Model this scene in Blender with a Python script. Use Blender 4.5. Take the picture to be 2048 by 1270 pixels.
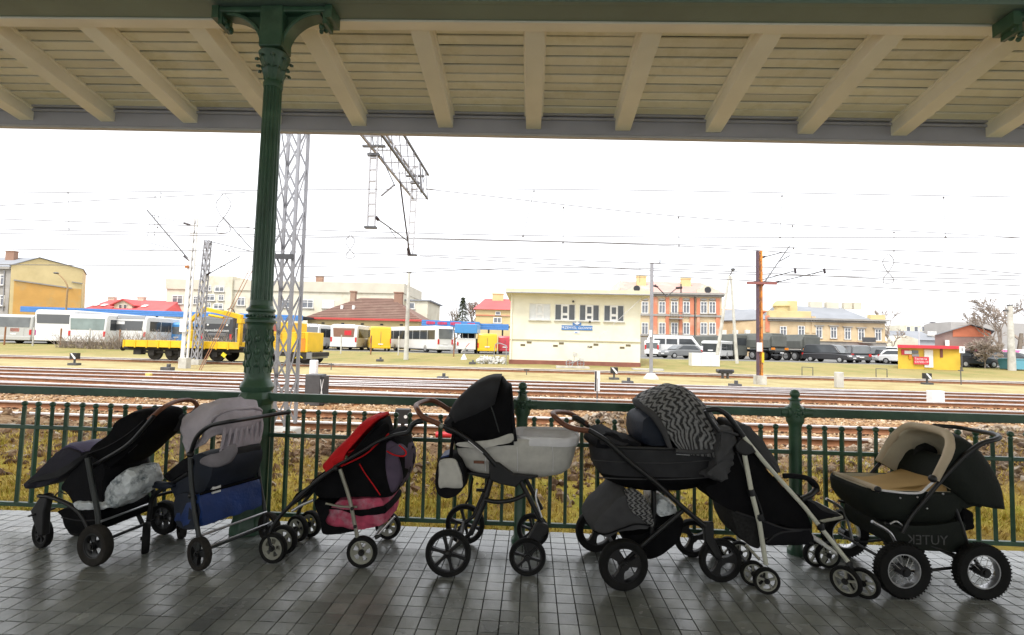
import bpy, bmesh, math, random
import numpy as np
from mathutils import Vector, Matrix
R = math.radians
for o in list(bpy.data.objects): bpy.data.objects.remove(o, do_unlink=True)
SC = bpy.context.scene
COL = SC.collection

# ------------------------------------------------------------------ camera
F, YAW, PITCH, ROLL, CH = 961.3, .0417, .0559, .0243, 1.5      # focal length in photo pixels (2048 wide), angles in radians, eye height
_cy, _sy, _cp, _sp = math.cos(YAW), math.sin(YAW), math.cos(PITCH), math.sin(PITCH)
_r = np.array([_cy, _sy, 0]); FWD = np.array([-_sy*_cp, _cy*_cp, _sp]); _u = np.cross(_r, FWD)
RGT = math.cos(ROLL)*_r + math.sin(ROLL)*_u
UPV = -math.sin(ROLL)*_r + math.cos(ROLL)*_u
EYE = np.array([0, 0, CH])
cd = bpy.data.cameras.new('camera'); cam = bpy.data.objects.new('camera', cd); COL.objects.link(cam)
cd.sensor_width = 36; cd.lens = 36*F/2048; cd.clip_start = .05; cd.clip_end = 3000
cam.matrix_world = Matrix(((RGT[0], UPV[0], -FWD[0], 0), (RGT[1], UPV[1], -FWD[1], 0), (RGT[2], UPV[2], -FWD[2], CH), (0, 0, 0, 1)))
SC.camera = cam

# ------------------------------------------------------------------ sky, sun, exposure : bright, thin overcast
SUN_EL, SUN_AZ = R(58), R(207)       # azimuth from +Y (ahead of the camera) towards +X: behind the camera, to the left
w = bpy.data.worlds.new('World'); SC.world = w; w.use_nodes = True
nt = w.node_tree; nt.nodes.clear()
sky = nt.nodes.new('ShaderNodeTexSky'); sky.sky_type = 'NISHITA'; sky.sun_disc = False
sky.sun_elevation = SUN_EL; sky.sun_rotation = SUN_AZ; sky.air_density = 1.0; sky.dust_density = 6.0; sky.ozone_density = 1.0
hs = nt.nodes.new('ShaderNodeHueSaturation'); hs.inputs['Saturation'].default_value = .25
mx = nt.nodes.new('ShaderNodeMix'); mx.data_type = 'RGBA'; mx.inputs[0].default_value = .72
mx.inputs['B'].default_value = (10.0, 10.2, 10.6, 1)          # the cloud layer
bg = nt.nodes.new('ShaderNodeBackground'); bg.inputs['Strength'].default_value = .1
wo = nt.nodes.new('ShaderNodeOutputWorld')
nt.links.new(sky.outputs[0], hs.inputs['Color']); nt.links.new(hs.outputs[0], mx.inputs['A'])
nt.links.new(mx.outputs['Result'], bg.inputs['Color']); nt.links.new(bg.outputs[0], wo.inputs[0])
sd = bpy.data.lights.new('sun', 'SUN'); so = bpy.data.objects.new('sun', sd); COL.objects.link(so)
sd.energy = 1.4; sd.angle = R(20); sd.color = (1, .97, .92)
_d = Vector((math.sin(SUN_AZ)*math.cos(SUN_EL), math.cos(SUN_AZ)*math.cos(SUN_EL), math.sin(SUN_EL)))
so.rotation_euler = _d.to_track_quat('Z', 'Y').to_euler(); so.location = (-20, -30, 40)
vs = SC.view_settings; vs.view_transform = 'Standard'; vs.look = 'None'; vs.gamma = 1; vs.exposure = 1.1
vs.use_curve_mapping = False

# ------------------------------------------------------------------ measuring: a photo pixel to a point in the place
def ray(px, py): return FWD + RGT*(px-1024)/F - UPV*(py-635)/F
def at(px, py, Y):
    d = ray(px, py); return EYE + d*Y/d[1]
def gr(px, py, z=0.):
    d = ray(px, py); return EYE + d*(z-CH)/d[2]
def pj(p):
    v = np.asarray(p, float)-EYE; k = v@FWD
    return 1024+F*(v@RGT)/k, 635-F*(v@UPV)/k

# ------------------------------------------------------------------ mesh building
def unit(v):
    v = np.asarray(v, float); n = np.linalg.norm(v); return v/n if n > 1e-12 else v
def frame_of(d):
    d = unit(d); a = np.array([0, 0, 1.]) if abs(d[2]) < .9 else np.array([1., 0, 0])
    x = unit(np.cross(a, d)); return x, np.cross(d, x), d
def spl(pts, n=6, closed=False):
    P = [np.asarray(p, float) for p in pts]; m = len(P); out = []
    for i in range(m if closed else m-1):
        p0 = P[(i-1) % m] if closed or i > 0 else 2*P[0]-P[1]
        p1, p2 = P[i], P[(i+1) % m]
        p3 = P[(i+2) % m] if closed or i < m-2 else 2*P[-1]-P[-2]
        for k in range(n):
            t = k/n
            out.append(.5*((2*p1)+(-p0+p2)*t+(2*p0-5*p1+4*p2-p3)*t*t+(-p0+3*p1-3*p2+p3)*t**3))
    if not closed: out.append(P[-1])
    return out
class MB:
    def __init__(s): s.V = []; s.F = []
    def add(s, V, Fs):
        b = len(s.V); s.V += [tuple(float(q) for q in v) for v in V]; s.F += [tuple(b+i for i in f) for f in Fs]; return s
    def box(s, c, size, m=None):
        c = np.asarray(c, float); h = np.asarray(size, float)/2; V = []
        for x in (-1, 1):
            for y in (-1, 1):
                for z in (-1, 1):
                    p = np.array([x, y, z])*h
                    V.append(c+(m@p if m is not None else p))
        return s.add(V, [(0, 1, 3, 2), (4, 6, 7, 5), (0, 4, 5, 1), (2, 3, 7, 6), (0, 2, 6, 4), (1, 5, 7, 3)])
    def bar(s, p0, p1, wd, ht, up=(0, 0, 1)):
        p0, p1 = np.asarray(p0, float), np.asarray(p1, float); d = unit(p1-p0)
        x = np.cross(d, up)
        x = unit(x) if np.linalg.norm(x) > 1e-6 else frame_of(d)[0]
        y = np.cross(x, d)
        V = [p+x*a*wd/2+y*b*ht/2 for p in (p0, p1) for a, b in ((-1, -1), (1, -1), (1, 1), (-1, 1))]
        return s.add(V, [(3, 2, 1, 0), (4, 5, 6, 7), (0, 1, 5, 4), (1, 2, 6, 5), (2, 3, 7, 6), (3, 0, 4, 7)])
    def tube(s, pts, r, n=8, closed=False, flat=None):
        P = [np.asarray(p, float) for p in pts]; m = len(P)
        rr = r if isinstance(r, (list, tuple)) else [r]*m
        if len(rr) != m: rr = list(np.interp(np.linspace(0, 1, m), np.linspace(0, 1, len(rr)), rr))
        V = []; prev = None
        for i in range(m):
            if closed: t = P[(i+1) % m]-P[(i-1) % m]
            else: t = P[min(i+1, m-1)]-P[max(i-1, 0)]
            t = unit(t)
            if prev is None: x, y, _ = frame_of(t)
            else:
                x = prev-t*(prev@t); x = unit(x) if np.linalg.norm(x) > 1e-9 else frame_of(t)[0]; y = np.cross(t, x)
            prev = x
            for k in range(n):
                a = 2*math.pi*k/n; V.append(P[i]+(x*math.cos(a)+y*math.sin(a))*rr[i])
        Fs = []
        for i in range(m if closed else m-1):
            j = (i+1) % m
            for k in range(n):
                Fs.append((i*n+k, i*n+(k+1) % n, j*n+(k+1) % n, j*n+k))
        if not closed: Fs += [tuple(range(n-1, -1, -1)), tuple((m-1)*n+k for k in range(n))]
        return s.add(V, Fs)
    def cyl(s, p0, p1, r0, r1=None, n=12): return s.tube([p0, p1], [r0, r0 if r1 is None else r1], n)
    def lathe(s, prof, o=(0, 0, 0), axis=(0, 0, 1), n=20, flute=None):
        x, y, d = frame_of(axis); o = np.asarray(o, float); V = []
        for r, z in prof:
            for k in range(n):
                a = 2*math.pi*k/n; q = r*(flute(a, z) if flute else 1)
                V.append(o+d*z+(x*math.cos(a)+y*math.sin(a))*q)
        m = len(prof); Fs = []
        for i in range(m-1):
            for k in range(n): Fs.append((i*n+k, i*n+(k+1) % n, (i+1)*n+(k+1) % n, (i+1)*n+k))
        Fs += [tuple(range(n-1, -1, -1)), tuple((m-1)*n+k for k in range(n))]
        return s.add(V, Fs)
    def ring(s, c, axis, R0, r, n=28, m=8, flat=1.):
        x, y, d = frame_of(axis); c = np.asarray(c, float); V = []
        for i in range(n):
            a = 2*math.pi*i/n; e = x*math.cos(a)+y*math.sin(a)
            for k in range(m):
                b = 2*math.pi*k/m; V.append(c+e*(R0+r*math.cos(b))+d*r*flat*math.sin(b))
        Fs = [(i*m+k, i*m+(k+1) % m, ((i+1) % n)*m+(k+1) % m, ((i+1) % n)*m+k) for i in range(n) for k in range(m)]
        return s.add(V, [f[::-1] for f in Fs])
    def sphere(s, c, r, nu=12, nv=8, sc=(1, 1, 1)):
        c = np.asarray(c, float); V = [c+np.array([0, 0, r*sc[2]])]
        for j in range(1, nv):
            t = math.pi*j/nv
            for i in range(nu):
                a = 2*math.pi*i/nu
                V.append(c+r*np.array([math.sin(t)*math.cos(a)*sc[0], math.sin(t)*math.sin(a)*sc[1], math.cos(t)*sc[2]]))
        V.append(c-np.array([0, 0, r*sc[2]])); Fs = [(0, 1+i, 1+(i+1) % nu) for i in range(nu)]
        for j in range(nv-2):
            for i in range(nu):
                a = 1+j*nu; Fs.append((a+i, a+nu+i, a+nu+(i+1) % nu, a+(i+1) % nu))
        L = len(V)-1; a = 1+(nv-2)*nu
        return s.add(V, Fs+[(L, a+(i+1) % nu, a+i) for i in range(nu)])
    def loft(s, rings, closed=True, caps=True):
        n = len(rings[0]); V = [p for r_ in rings for p in r_]; Fs = []
        for i in range(len(rings)-1):
            for k in range(n if closed else n-1):
                Fs.append((i*n+k, i*n+(k+1) % n, (i+1)*n+(k+1) % n, (i+1)*n+k))
        if caps and closed: Fs += [tuple(range(n-1, -1, -1)), tuple((len(rings)-1)*n+k for k in range(n))]
        return s.add(V, Fs)
    def prism(s, pts, off):
        P = [np.asarray(p, float) for p in pts]; off = np.asarray(off, float); n = len(P)
        return s.add(P+[p+off for p in P], [tuple(range(n-1, -1, -1)), tuple(range(n, 2*n))]+[(k, (k+1) % n, n+(k+1) % n, n+k) for k in range(n)])
def setp(o, label=None, cat=None, group=None, kind=None):
    if label: o['label'] = label
    if cat: o['category'] = cat
    if group: o['group'] = group
    if kind: o['kind'] = kind
    return o
def fix(me):
    b = bmesh.new(); b.from_mesh(me); bmesh.ops.recalc_face_normals(b, faces=b.faces); b.to_mesh(me); b.free()
def obj(name, mb, mat, parent=None, smooth=40, kind=None, fixn=True, bevel=0, solid=0, subd=0, label=None, data=None):
    if data is None:
        off = np.array(parent.get('_o', (0, 0, 0)), float) if parent is not None else np.zeros(3)
        V = np.array(mb.V, float)-off
        me = bpy.data.meshes.new(name); me.from_pydata(V.tolist(), [], mb.F); me.update()
        if fixn: fix(me)
        if mat is not None: me.materials.append(mat)
        if smooth:
            for p in me.polygons: p.use_smooth = True
            me.set_sharp_from_angle(angle=R(smooth))
    else: me = data
    o = bpy.data.objects.new(name, me); COL.objects.link(o)
    if parent is not None: o.parent = parent
    if parent is not None and mb is not None and '_o' in parent: o['_o'] = tuple(parent['_o'])
    if solid:
        q = o.modifiers.new('thickness', 'SOLIDIFY'); q.thickness = solid; q.offset = 0
    if subd:
        q = o.modifiers.new('smooth', 'SUBSURF'); q.levels = subd; q.render_levels = subd
    if bevel:
        q = o.modifiers.new('edge', 'BEVEL'); q.width = bevel; q.segments = 2; q.limit_method = 'ANGLE'; q.angle_limit = R(35)
    if kind: o['kind'] = kind
    if label: o['label'] = label
    return o
def thing(name, label, cat, loc, group=None, kind=None):
    o = bpy.data.objects.new(name, None); COL.objects.link(o); o.empty_display_size = .1
    o.location = tuple(float(q) for q in loc); o['_o'] = tuple(float(q) for q in loc)
    return setp(o, label, cat, group, kind)
def tidy():
    for o in bpy.data.objects:
        if '_o' in o: del o['_o']

# ------------------------------------------------------------------ materials (all procedural)
def nd(t, k, **kw):
    n = t.nodes.new(k)
    for a, b in kw.items(): setattr(n, a, b)
    return n
def mat(name, col, rough=.6, metal=0., var=.12, scale=6., bump=0., bscale=40., rand=0., spec=None, dirt=None, dscale=1.5, coat=0, alpha=None, transl=0):
    m = bpy.data.materials.new(name); m.use_nodes = True; t = m.node_tree; L = t.links
    b = t.nodes['Principled BSDF']; b.inputs['Roughness'].default_value = rough; b.inputs['Metallic'].default_value = metal
    if spec is None and rough >= .75: spec = .22
    if spec is not None: b.inputs['Specular IOR Level'].default_value = spec
    if coat: b.inputs['Coat Weight'].default_value = coat; b.inputs['Coat Roughness'].default_value = .15
    pos = nd(t, 'ShaderNodeNewGeometry').outputs['Position']
    nz = nd(t, 'ShaderNodeTexNoise'); nz.inputs['Scale'].default_value = scale; nz.inputs['Detail'].default_value = 5
    L.new(pos, nz.inputs['Vector'])
    mr = nd(t, 'ShaderNodeMapRange'); mr.inputs[1].default_value = .25; mr.inputs[2].default_value = .75
    mr.inputs[3].default_value = 1-var; mr.inputs[4].default_value = 1+var; L.new(nz.outputs[0], mr.inputs[0])
    val = mr.outputs[0]
    if rand:
        oi = nd(t, 'ShaderNodeObjectInfo'); m2 = nd(t, 'ShaderNodeMapRange'); m2.inputs[3].default_value = 1-rand; m2.inputs[4].default_value = 1+rand
        L.new(oi.outputs['Random'], m2.inputs[0]); mu = nd(t, 'ShaderNodeMath', operation='MULTIPLY'); L.new(val, mu.inputs[0]); L.new(m2.outputs[0], mu.inputs[1]); val = mu.outputs[0]
    base = nd(t, 'ShaderNodeRGB'); base.outputs[0].default_value = (*col, 1); c = base.outputs[0]
    if dirt:
        n2 = nd(t, 'ShaderNodeTexNoise'); n2.inputs['Scale'].default_value = dscale; n2.inputs['Detail'].default_value = 7; n2.inputs['Roughness'].default_value = .65; L.new(pos, n2.inputs['Vector'])
        r2 = nd(t, 'ShaderNodeValToRGB'); r2.color_ramp.elements[0].position = .5; r2.color_ramp.elements[1].position = .68; L.new(n2.outputs[0], r2.inputs[0])
        mm = nd(t, 'ShaderNodeMix', data_type='RGBA'); L.new(r2.outputs[0], mm.inputs[0]); L.new(c, mm.inputs['A']); mm.inputs['B'].default_value = (*dirt, 1); c = mm.outputs['Result']
    vm = nd(t, 'ShaderNodeVectorMath', operation='SCALE'); L.new(c, vm.inputs[0]); L.new(val, vm.inputs['Scale'])
    L.new(vm.outputs[0], b.inputs['Base Color'])
    if bump:
        n3 = nd(t, 'ShaderNodeTexNoise'); n3.inputs['Scale'].default_value = bscale; n3.inputs['Detail'].default_value = 4; L.new(pos, n3.inputs['Vector'])
        bp = nd(t, 'ShaderNodeBump'); bp.inputs['Strength'].default_value = bump; bp.inputs['Distance'].default_value = .4/bscale
        L.new(n3.outputs[0], bp.inputs['Height']); L.new(bp.outputs[0], b.inputs['Normal'])
    return m
def glass(name, tint=(.04, .05, .055), rough=.06):
    m = mat(name, tint, rough, 0, .25, 1.2); return m
def text_mesh(name, body, size, origin, xdir, ydir, mt, parent, ext=.0008, align='CENTER', label=None):
    cu = bpy.data.curves.new(name, 'FONT'); cu.body = body; cu.size = size; cu.align_x = align; cu.align_y = 'CENTER'; cu.extrude = ext; cu.resolution_u = 2
    to = bpy.data.objects.new('t', cu); COL.objects.link(to); dg = bpy.context.evaluated_depsgraph_get(); me = bpy.data.meshes.new_from_object(to.evaluated_get(dg)); bpy.data.objects.remove(to)
    x_, y_ = unit(xdir)*np.linalg.norm(xdir), unit(ydir)*np.linalg.norm(ydir); z_ = unit(np.cross(x_, y_)); off = np.array(parent.get('_o', (0, 0, 0))) if parent is not None else np.zeros(3)
    for v in me.vertices: p = np.array(origin)+x_*v.co.x+y_*v.co.y+z_*v.co.z-off; v.co = tuple(p)
    me.materials.clear(); me.materials.append(mt); me.name = name
    o = bpy.data.objects.new(name, me); COL.objects.link(o); o.parent = parent
    if label: o['label'] = label
    return o
# ================================================================== the setting
from mathutils import noise as mnoise
def solo(name, mb, mt, label=None, cat=None, group=None, kind=None, **kw):
    V = np.array(mb.V, float); lo, hi = V.min(0), V.max(0)
    o_ = np.array([(lo[0]+hi[0])/2, (lo[1]+hi[1])/2, lo[2]]); m2 = MB(); m2.V = (V-o_).tolist(); m2.F = mb.F
    o = obj(name, m2, mt, None, **kw); o.location = tuple(o_)
    return setp(o, label, cat, group, kind)
def sstep(a, b, x):
    t = min(1, max(0, (x-a)/(b-a))); return t*t*(3-2*t)
HEAPS = [(1.25, 7.75, .95, .75, .52), (2.1, 7.6, .7, .7, .30), (6.6, 7.7, 1.5, .8, .42), (8.6, 7.6, 1.6, .9, .36), (-6.8, 7.9, 2.6, .7, .16), (-2.2, 7.6, 1.6, .6, .06), (-9.6, 7.7, 1.8, .8, .2)]
def gz(x, y):
    z = -.09-.05*sstep(4.2, 5.5, y)-.14*sstep(7.5, 9.0, y)
    z += .08*sstep(21.5, 23.5, y)-.03*sstep(27, 28.5, y)+.05*sstep(32.5, 33.5, y)
    z += .62*sstep(33.5, 47, y)
    if y < 9.6:
        for hx, hy, sx, sy_, h in HEAPS:
            e = ((x-hx)/sx)**2+((y-hy)/sy_)**2
            if e < 9: z += h*math.exp(-e)
        a = sstep(4.3, 5.2, y)*(1-sstep(8.6, 9.2, y))
        if a > 0: z += a*(.05*mnoise.fractal(Vector((x*1.3, y*1.3, 0)), 1, 2, 4)+.03*mnoise.noise(Vector((x*4, y*4, 3))))
    elif 22 < y < 50: z += .05*mnoise.noise(Vector((x*.5, y*.5, 1)))*sstep(22.5, 24, y)*(1-sstep(46, 48, y))*(1-.8*(sstep(28, 29, y)-sstep(32.5, 33.5, y)))
    return z
xs = np.concatenate([np.linspace(-900, -160, 12), np.linspace(-150, -14, 50), np.arange(-13.5, 13.51, .18), np.linspace(14, 150, 50), np.linspace(160, 900, 12)])
ys = np.concatenate([np.arange(3.9, 9.4, .13), np.arange(9.5, 24, .5), np.arange(24, 52, .8), np.linspace(53, 120, 18), np.array([150, 220, 400, 800, 1600])])
gm = MB(); gm.V = [(x, y, gz(x, y)) for y in ys for x in xs]
nx = len(xs); gm.F = [(j*nx+i, j*nx+i+1, (j+1)*nx+i+1, (j+1)*nx+i) for j in range(len(ys)-1) for i in range(nx-1)]

def ground_material():
    m = bpy.data.materials.new('ground'); m.use_nodes = True; t = m.node_tree; L = t.links; b = t.nodes['Principled BSDF']; b.inputs['Roughness'].default_value = .95
    b.inputs['Specular IOR Level'].default_value = .15
    pos = nd(t, 'ShaderNodeNewGeometry').outputs['Position']; sp = nd(t, 'ShaderNodeSeparateXYZ'); L.new(pos, sp.inputs[0])
    def nz(sc, det=5, ro=.55):
        n = nd(t, 'ShaderNodeTexNoise'); n.inputs['Scale'].default_value = sc; n.inputs['Detail'].default_value = det; n.inputs['Roughness'].default_value = ro; L.new(pos, n.inputs['Vector']); return n.outputs[0]
    def ramp(src, *st):
        r = nd(t, 'ShaderNodeValToRGB'); e = r.color_ramp.elements
        while len(e) < len(st): e.new(.5)
        for q, (p, c) in zip(e, st): q.position = p; q.color = (*c, 1)
        L.new(src, r.inputs[0]); return r.outputs[0]
    def math_(op, a, bb):
        n = nd(t, 'ShaderNodeMath', operation=op)
        for i, q in enumerate((a, bb)):
            if isinstance(q, (int, float)): n.inputs[i].default_value = q
            else: L.new(q, n.inputs[i])
        return n.outputs[0]
    wob = math_('ADD', sp.outputs[1], math_('MULTIPLY', math_('SUBTRACT', nz(.8, 6), .5), 1.6))
    def band(a, w_):
        r = nd(t, 'ShaderNodeMapRange'); r.inputs[1].default_value = a-w_; r.inputs[2].default_value = a+w_; r.clamp = True; L.new(wob, r.inputs[0]); return r.outputs[0]
    def mix(f, a, c):
        n = nd(t, 'ShaderNodeMix', data_type='RGBA')
        L.new(f, n.inputs[0]); L.new(a, n.inputs['A']); L.new(c, n.inputs['B']); return n.outputs['Result']
    grass = ramp(nz(1.1, 8, .7), (.30, (.17, .10, .04)), (.42, (.40, .27, .07)), (.52, (.52, .40, .07)), (.64, (.38, .36, .055)), (.8, (.24, .15, .055)))
    soil = ramp(nz(5, 8, .75), (.3, (.11, .06, .035)), (.5, (.26, .165, .09)), (.62, (.38, .27, .16)), (.75, (.46, .38, .27)))
    vor = nd(t, 'ShaderNodeTexVoronoi'); vor.inputs['Scale'].default_value = 16; L.new(pos, vor.inputs['Vector'])
    ball = ramp(vor.outputs['Color'], (.1, (.19, .105, .055)), (.45, (.34, .215, .115)), (.8, (.46, .34, .21)))
    rust = ramp(nz(.7, 6), (.35, (.75, .5, .33)), (.6, (1, 1, 1)))
    mu = nd(t, 'ShaderNodeVectorMath', operation='MULTIPLY'); L.new(ball, mu.inputs[0]); L.new(rust, mu.inputs[1]); ball = mu.outputs[0]
    dry = ramp(nz(.45, 9, .7), (.3, (.24, .17, .085)), (.45, (.36, .29, .14)), (.58, (.42, .36, .19)), (.72, (.29, .265, .11)))
    bank = ramp(nz(.35, 9, .7), (.3, (.33, .25, .11)), (.5, (.28, .24, .095)), (.65, (.20, .20, .07)), (.8, (.38, .31, .15)))
    asp = ramp(nz(.8, 6), (.3, (.16, .16, .155)), (.7, (.23, .225, .215)))
    c = mix(band(6.3, .5), grass, soil); c = mix(band(8.9, .4), c, ball); c = mix(band(22.6, .6), c, dry); c = mix(band(35.5, 2.0), c, bank); c = mix(band(47.5, 1), c, asp)
    L.new(c, b.inputs['Base Color'])
    hgt = math_('ADD', math_('MULTIPLY', vor.outputs['Distance'], .6), nz(30, 5, .7))
    bp = nd(t, 'ShaderNodeBump'); bp.inputs['Strength'].default_value = .8; bp.inputs['Distance'].default_value = .03; L.new(hgt, bp.inputs['Height']); L.new(bp.outputs[0], b.inputs['Normal'])
    return m
setp(obj('ground', gm, ground_material(), None, smooth=180, fixn=False), 'open ground from the platform edge across the tracks to the town', kind='structure')

# loose stones, clods and grass: nobody could count them
rng = np.random.default_rng(7)
_ph = (1+5**.5)/2
ICO = np.array([(-1, _ph, 0), (1, _ph, 0), (-1, -_ph, 0), (1, -_ph, 0), (0, -1, _ph), (0, 1, _ph), (0, -1, -_ph), (0, 1, -_ph), (_ph, 0, -1), (_ph, 0, 1), (-_ph, 0, -1), (-_ph, 0, 1)])/1.9
ICF = np.array([(0, 11, 5), (0, 5, 1), (0, 1, 7), (0, 7, 10), (0, 10, 11), (1, 5, 9), (5, 11, 4), (11, 10, 2), (10, 7, 6), (7, 1, 8), (3, 9, 4), (3, 4, 2), (3, 2, 6), (3, 6, 8), (3, 8, 9), (4, 9, 5), (2, 4, 11), (6, 2, 10), (8, 6, 7), (9, 8, 1)])
def rocks(name, pts, sizes, mt, label, cat=None):
    V = []; 
    for p, s in zip(pts, sizes):
        A = rng.normal(size=(3, 3)); q, _ = np.linalg.qr(A)
        v = ICO*(1+rng.uniform(-.28, .28, (12, 1)))*rng.uniform(.55, 1.2, 3)
        V.append(v@q.T*s+p)
    n = len(V); V = np.concatenate(V); Fc = (ICF[None]+12*np.arange(n)[:, None, None]).reshape(-1, 3)
    me = bpy.data.meshes.new(name); me.from_pydata(V.tolist(), [], Fc.tolist()); me.materials.append(mt)
    o = bpy.data.objects.new(name, me); COL.objects.link(o); setp(o, label, kind='stuff')
    return o
def pebble_mat(name, stops, sc=9.):
    m = bpy.data.materials.new(name); m.use_nodes = True; t = m.node_tree; b = t.nodes['Principled BSDF']; b.inputs['Roughness'].default_value = .9
    pos = nd(t, 'ShaderNodeNewGeometry'); v = nd(t, 'ShaderNodeTexVoronoi'); v.inputs['Scale'].default_value = sc; t.links.new(pos.outputs['Position'], v.inputs['Vector'])
    sp = nd(t, 'ShaderNodeSeparateColor'); t.links.new(v.outputs['Color'], sp.inputs[0])
    r = nd(t, 'ShaderNodeValToRGB'); e = r.color_ramp.elements
    while len(e) < len(stops): e.new(.5)
    for q, (p, c) in zip(e, stops): q.position = p; q.color = (*c, 1)
    t.links.new(sp.outputs[0], r.inputs[0]); t.links.new(r.outputs[0], b.inputs['Base Color']); return m
PEB = pebble_mat('heap_stone', ((0, (.10, .065, .045)), (.35, (.25, .18, .12)), (.7, (.38, .30, .22)), (1, (.55, .48, .40))))
CLOD = pebble_mat('soil_clod', ((0, (.10, .055, .028)), (.5, (.22, .13, .07)), (.85, (.36, .25, .14)), (1, (.5, .42, .32))))
BAL = pebble_mat('ballast', ((0, (.15, .08, .04)), (.4, (.34, .21, .105)), (.75, (.46, .32, .18)), (1, (.56, .46, .34))), 12)
P, S = [], []
while len(P) < 5200:
    x, y = rng.uniform(-11, 12), rng.uniform(6.2, 9.2)
    h = sum(hh*math.exp(-((x-a)/sx)**2-((y-b_)/sy_)**2) for a, b_, sx, sy_, hh in HEAPS)
    if rng.uniform() < .10+min(.9, h*2.6) and x > -.5 or rng.uniform() < .03:
        s = rng.choice([.022, .035, .05, .075], p=[.45, .33, .17, .05]); P.append((x, y, gz(x, y)+s*.25)); S.append(s)
rocks('loose_stones', P, S, PEB, 'heaps of loose grey and tan stones behind the railing')
P, S = [], []
while len(P) < 5200:
    x, y = rng.uniform(-12, 4.5), rng.uniform(5.0, 9.1)
    q = mnoise.noise(Vector((x*.9, y*1.4, 5)))
    if x > 0 and y > 7: continue
    if rng.uniform() < .15+.8*max(0, q+.15)*sstep(5.0, 6.4, y):
        s = rng.choice([.02, .035, .055, .08], p=[.45, .33, .17, .05]); P.append((x, y, gz(x, y)+s*.1)); S.append(s)
rocks('soil_clods', P, S, CLOD, 'brown lumps of turned soil behind the railing on the left')
P, S = [], []
for k in range(11000):
    y = rng.uniform(9.0, 18.5)**1.0; x = rng.uniform(-1.15*y, 1.15*y); s = rng.uniform(.03, .055)
    P.append((x, y, gz(x, y)+rng.uniform(0, .02))); S.append(s)
rocks('track_ballast', P, S, BAL, 'tan crushed stone ballast between the nearest tracks')
def blades(name, n, ymin, ymax, thr, cols, hgt, label, seed):
    r_ = np.random.default_rng(seed); V = []; Fc = []
    while len(Fc) < n:
        x, y = r_.uniform(-9.5, 9.5), ymin+(ymax-ymin)*r_.uniform()**1.2
        if abs(x) > 1.2*y: continue
        q = mnoise.fractal(Vector((x*.8, y*.8, 9+seed)), 1, 2, 3)
        if q < thr+.35*sstep(6.2, 8.2, y)*1.6: continue
        z = gz(x, y)
        for _ in range(3):
            a = r_.uniform(0, 6.28); l = hgt*r_.uniform(.5, 1.3); bx, by = x+r_.normal()*.03, y+r_.normal()*.03; wv = r_.uniform(.004, .009)
            lean = r_.uniform(.3, 1.2); b0 = len(V)
            V += [(bx-wv*math.sin(a), by+wv*math.cos(a), z-.01), (bx+wv*math.sin(a), by-wv*math.cos(a), z-.01), (bx+math.cos(a)*l*lean, by+math.sin(a)*l*lean, z+l*.8)]; Fc.append((b0, b0+1, b0+2))
    me = bpy.data.meshes.new(name); me.from_pydata(V, [], Fc); me.materials.append(pebble_mat(name+'_blade', cols, 7))
    o = bpy.data.objects.new(name, me); COL.objects.link(o); setp(o, label, kind='stuff')
blades('dry_grass', 30000, 4.02, 8.6, -.35, ((0, (.42, .26, .07)), (.5, (.66, .49, .10)), (1, (.72, .60, .20))), .075, 'short straw yellow grass behind the railing', 1)
blades('green_grass', 17000, 4.02, 7.8, -.02, ((0, (.28, .23, .035)), (.5, (.48, .42, .055)), (1, (.60, .53, .09))), .065, 'short green grass tufts behind the railing', 2)

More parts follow.
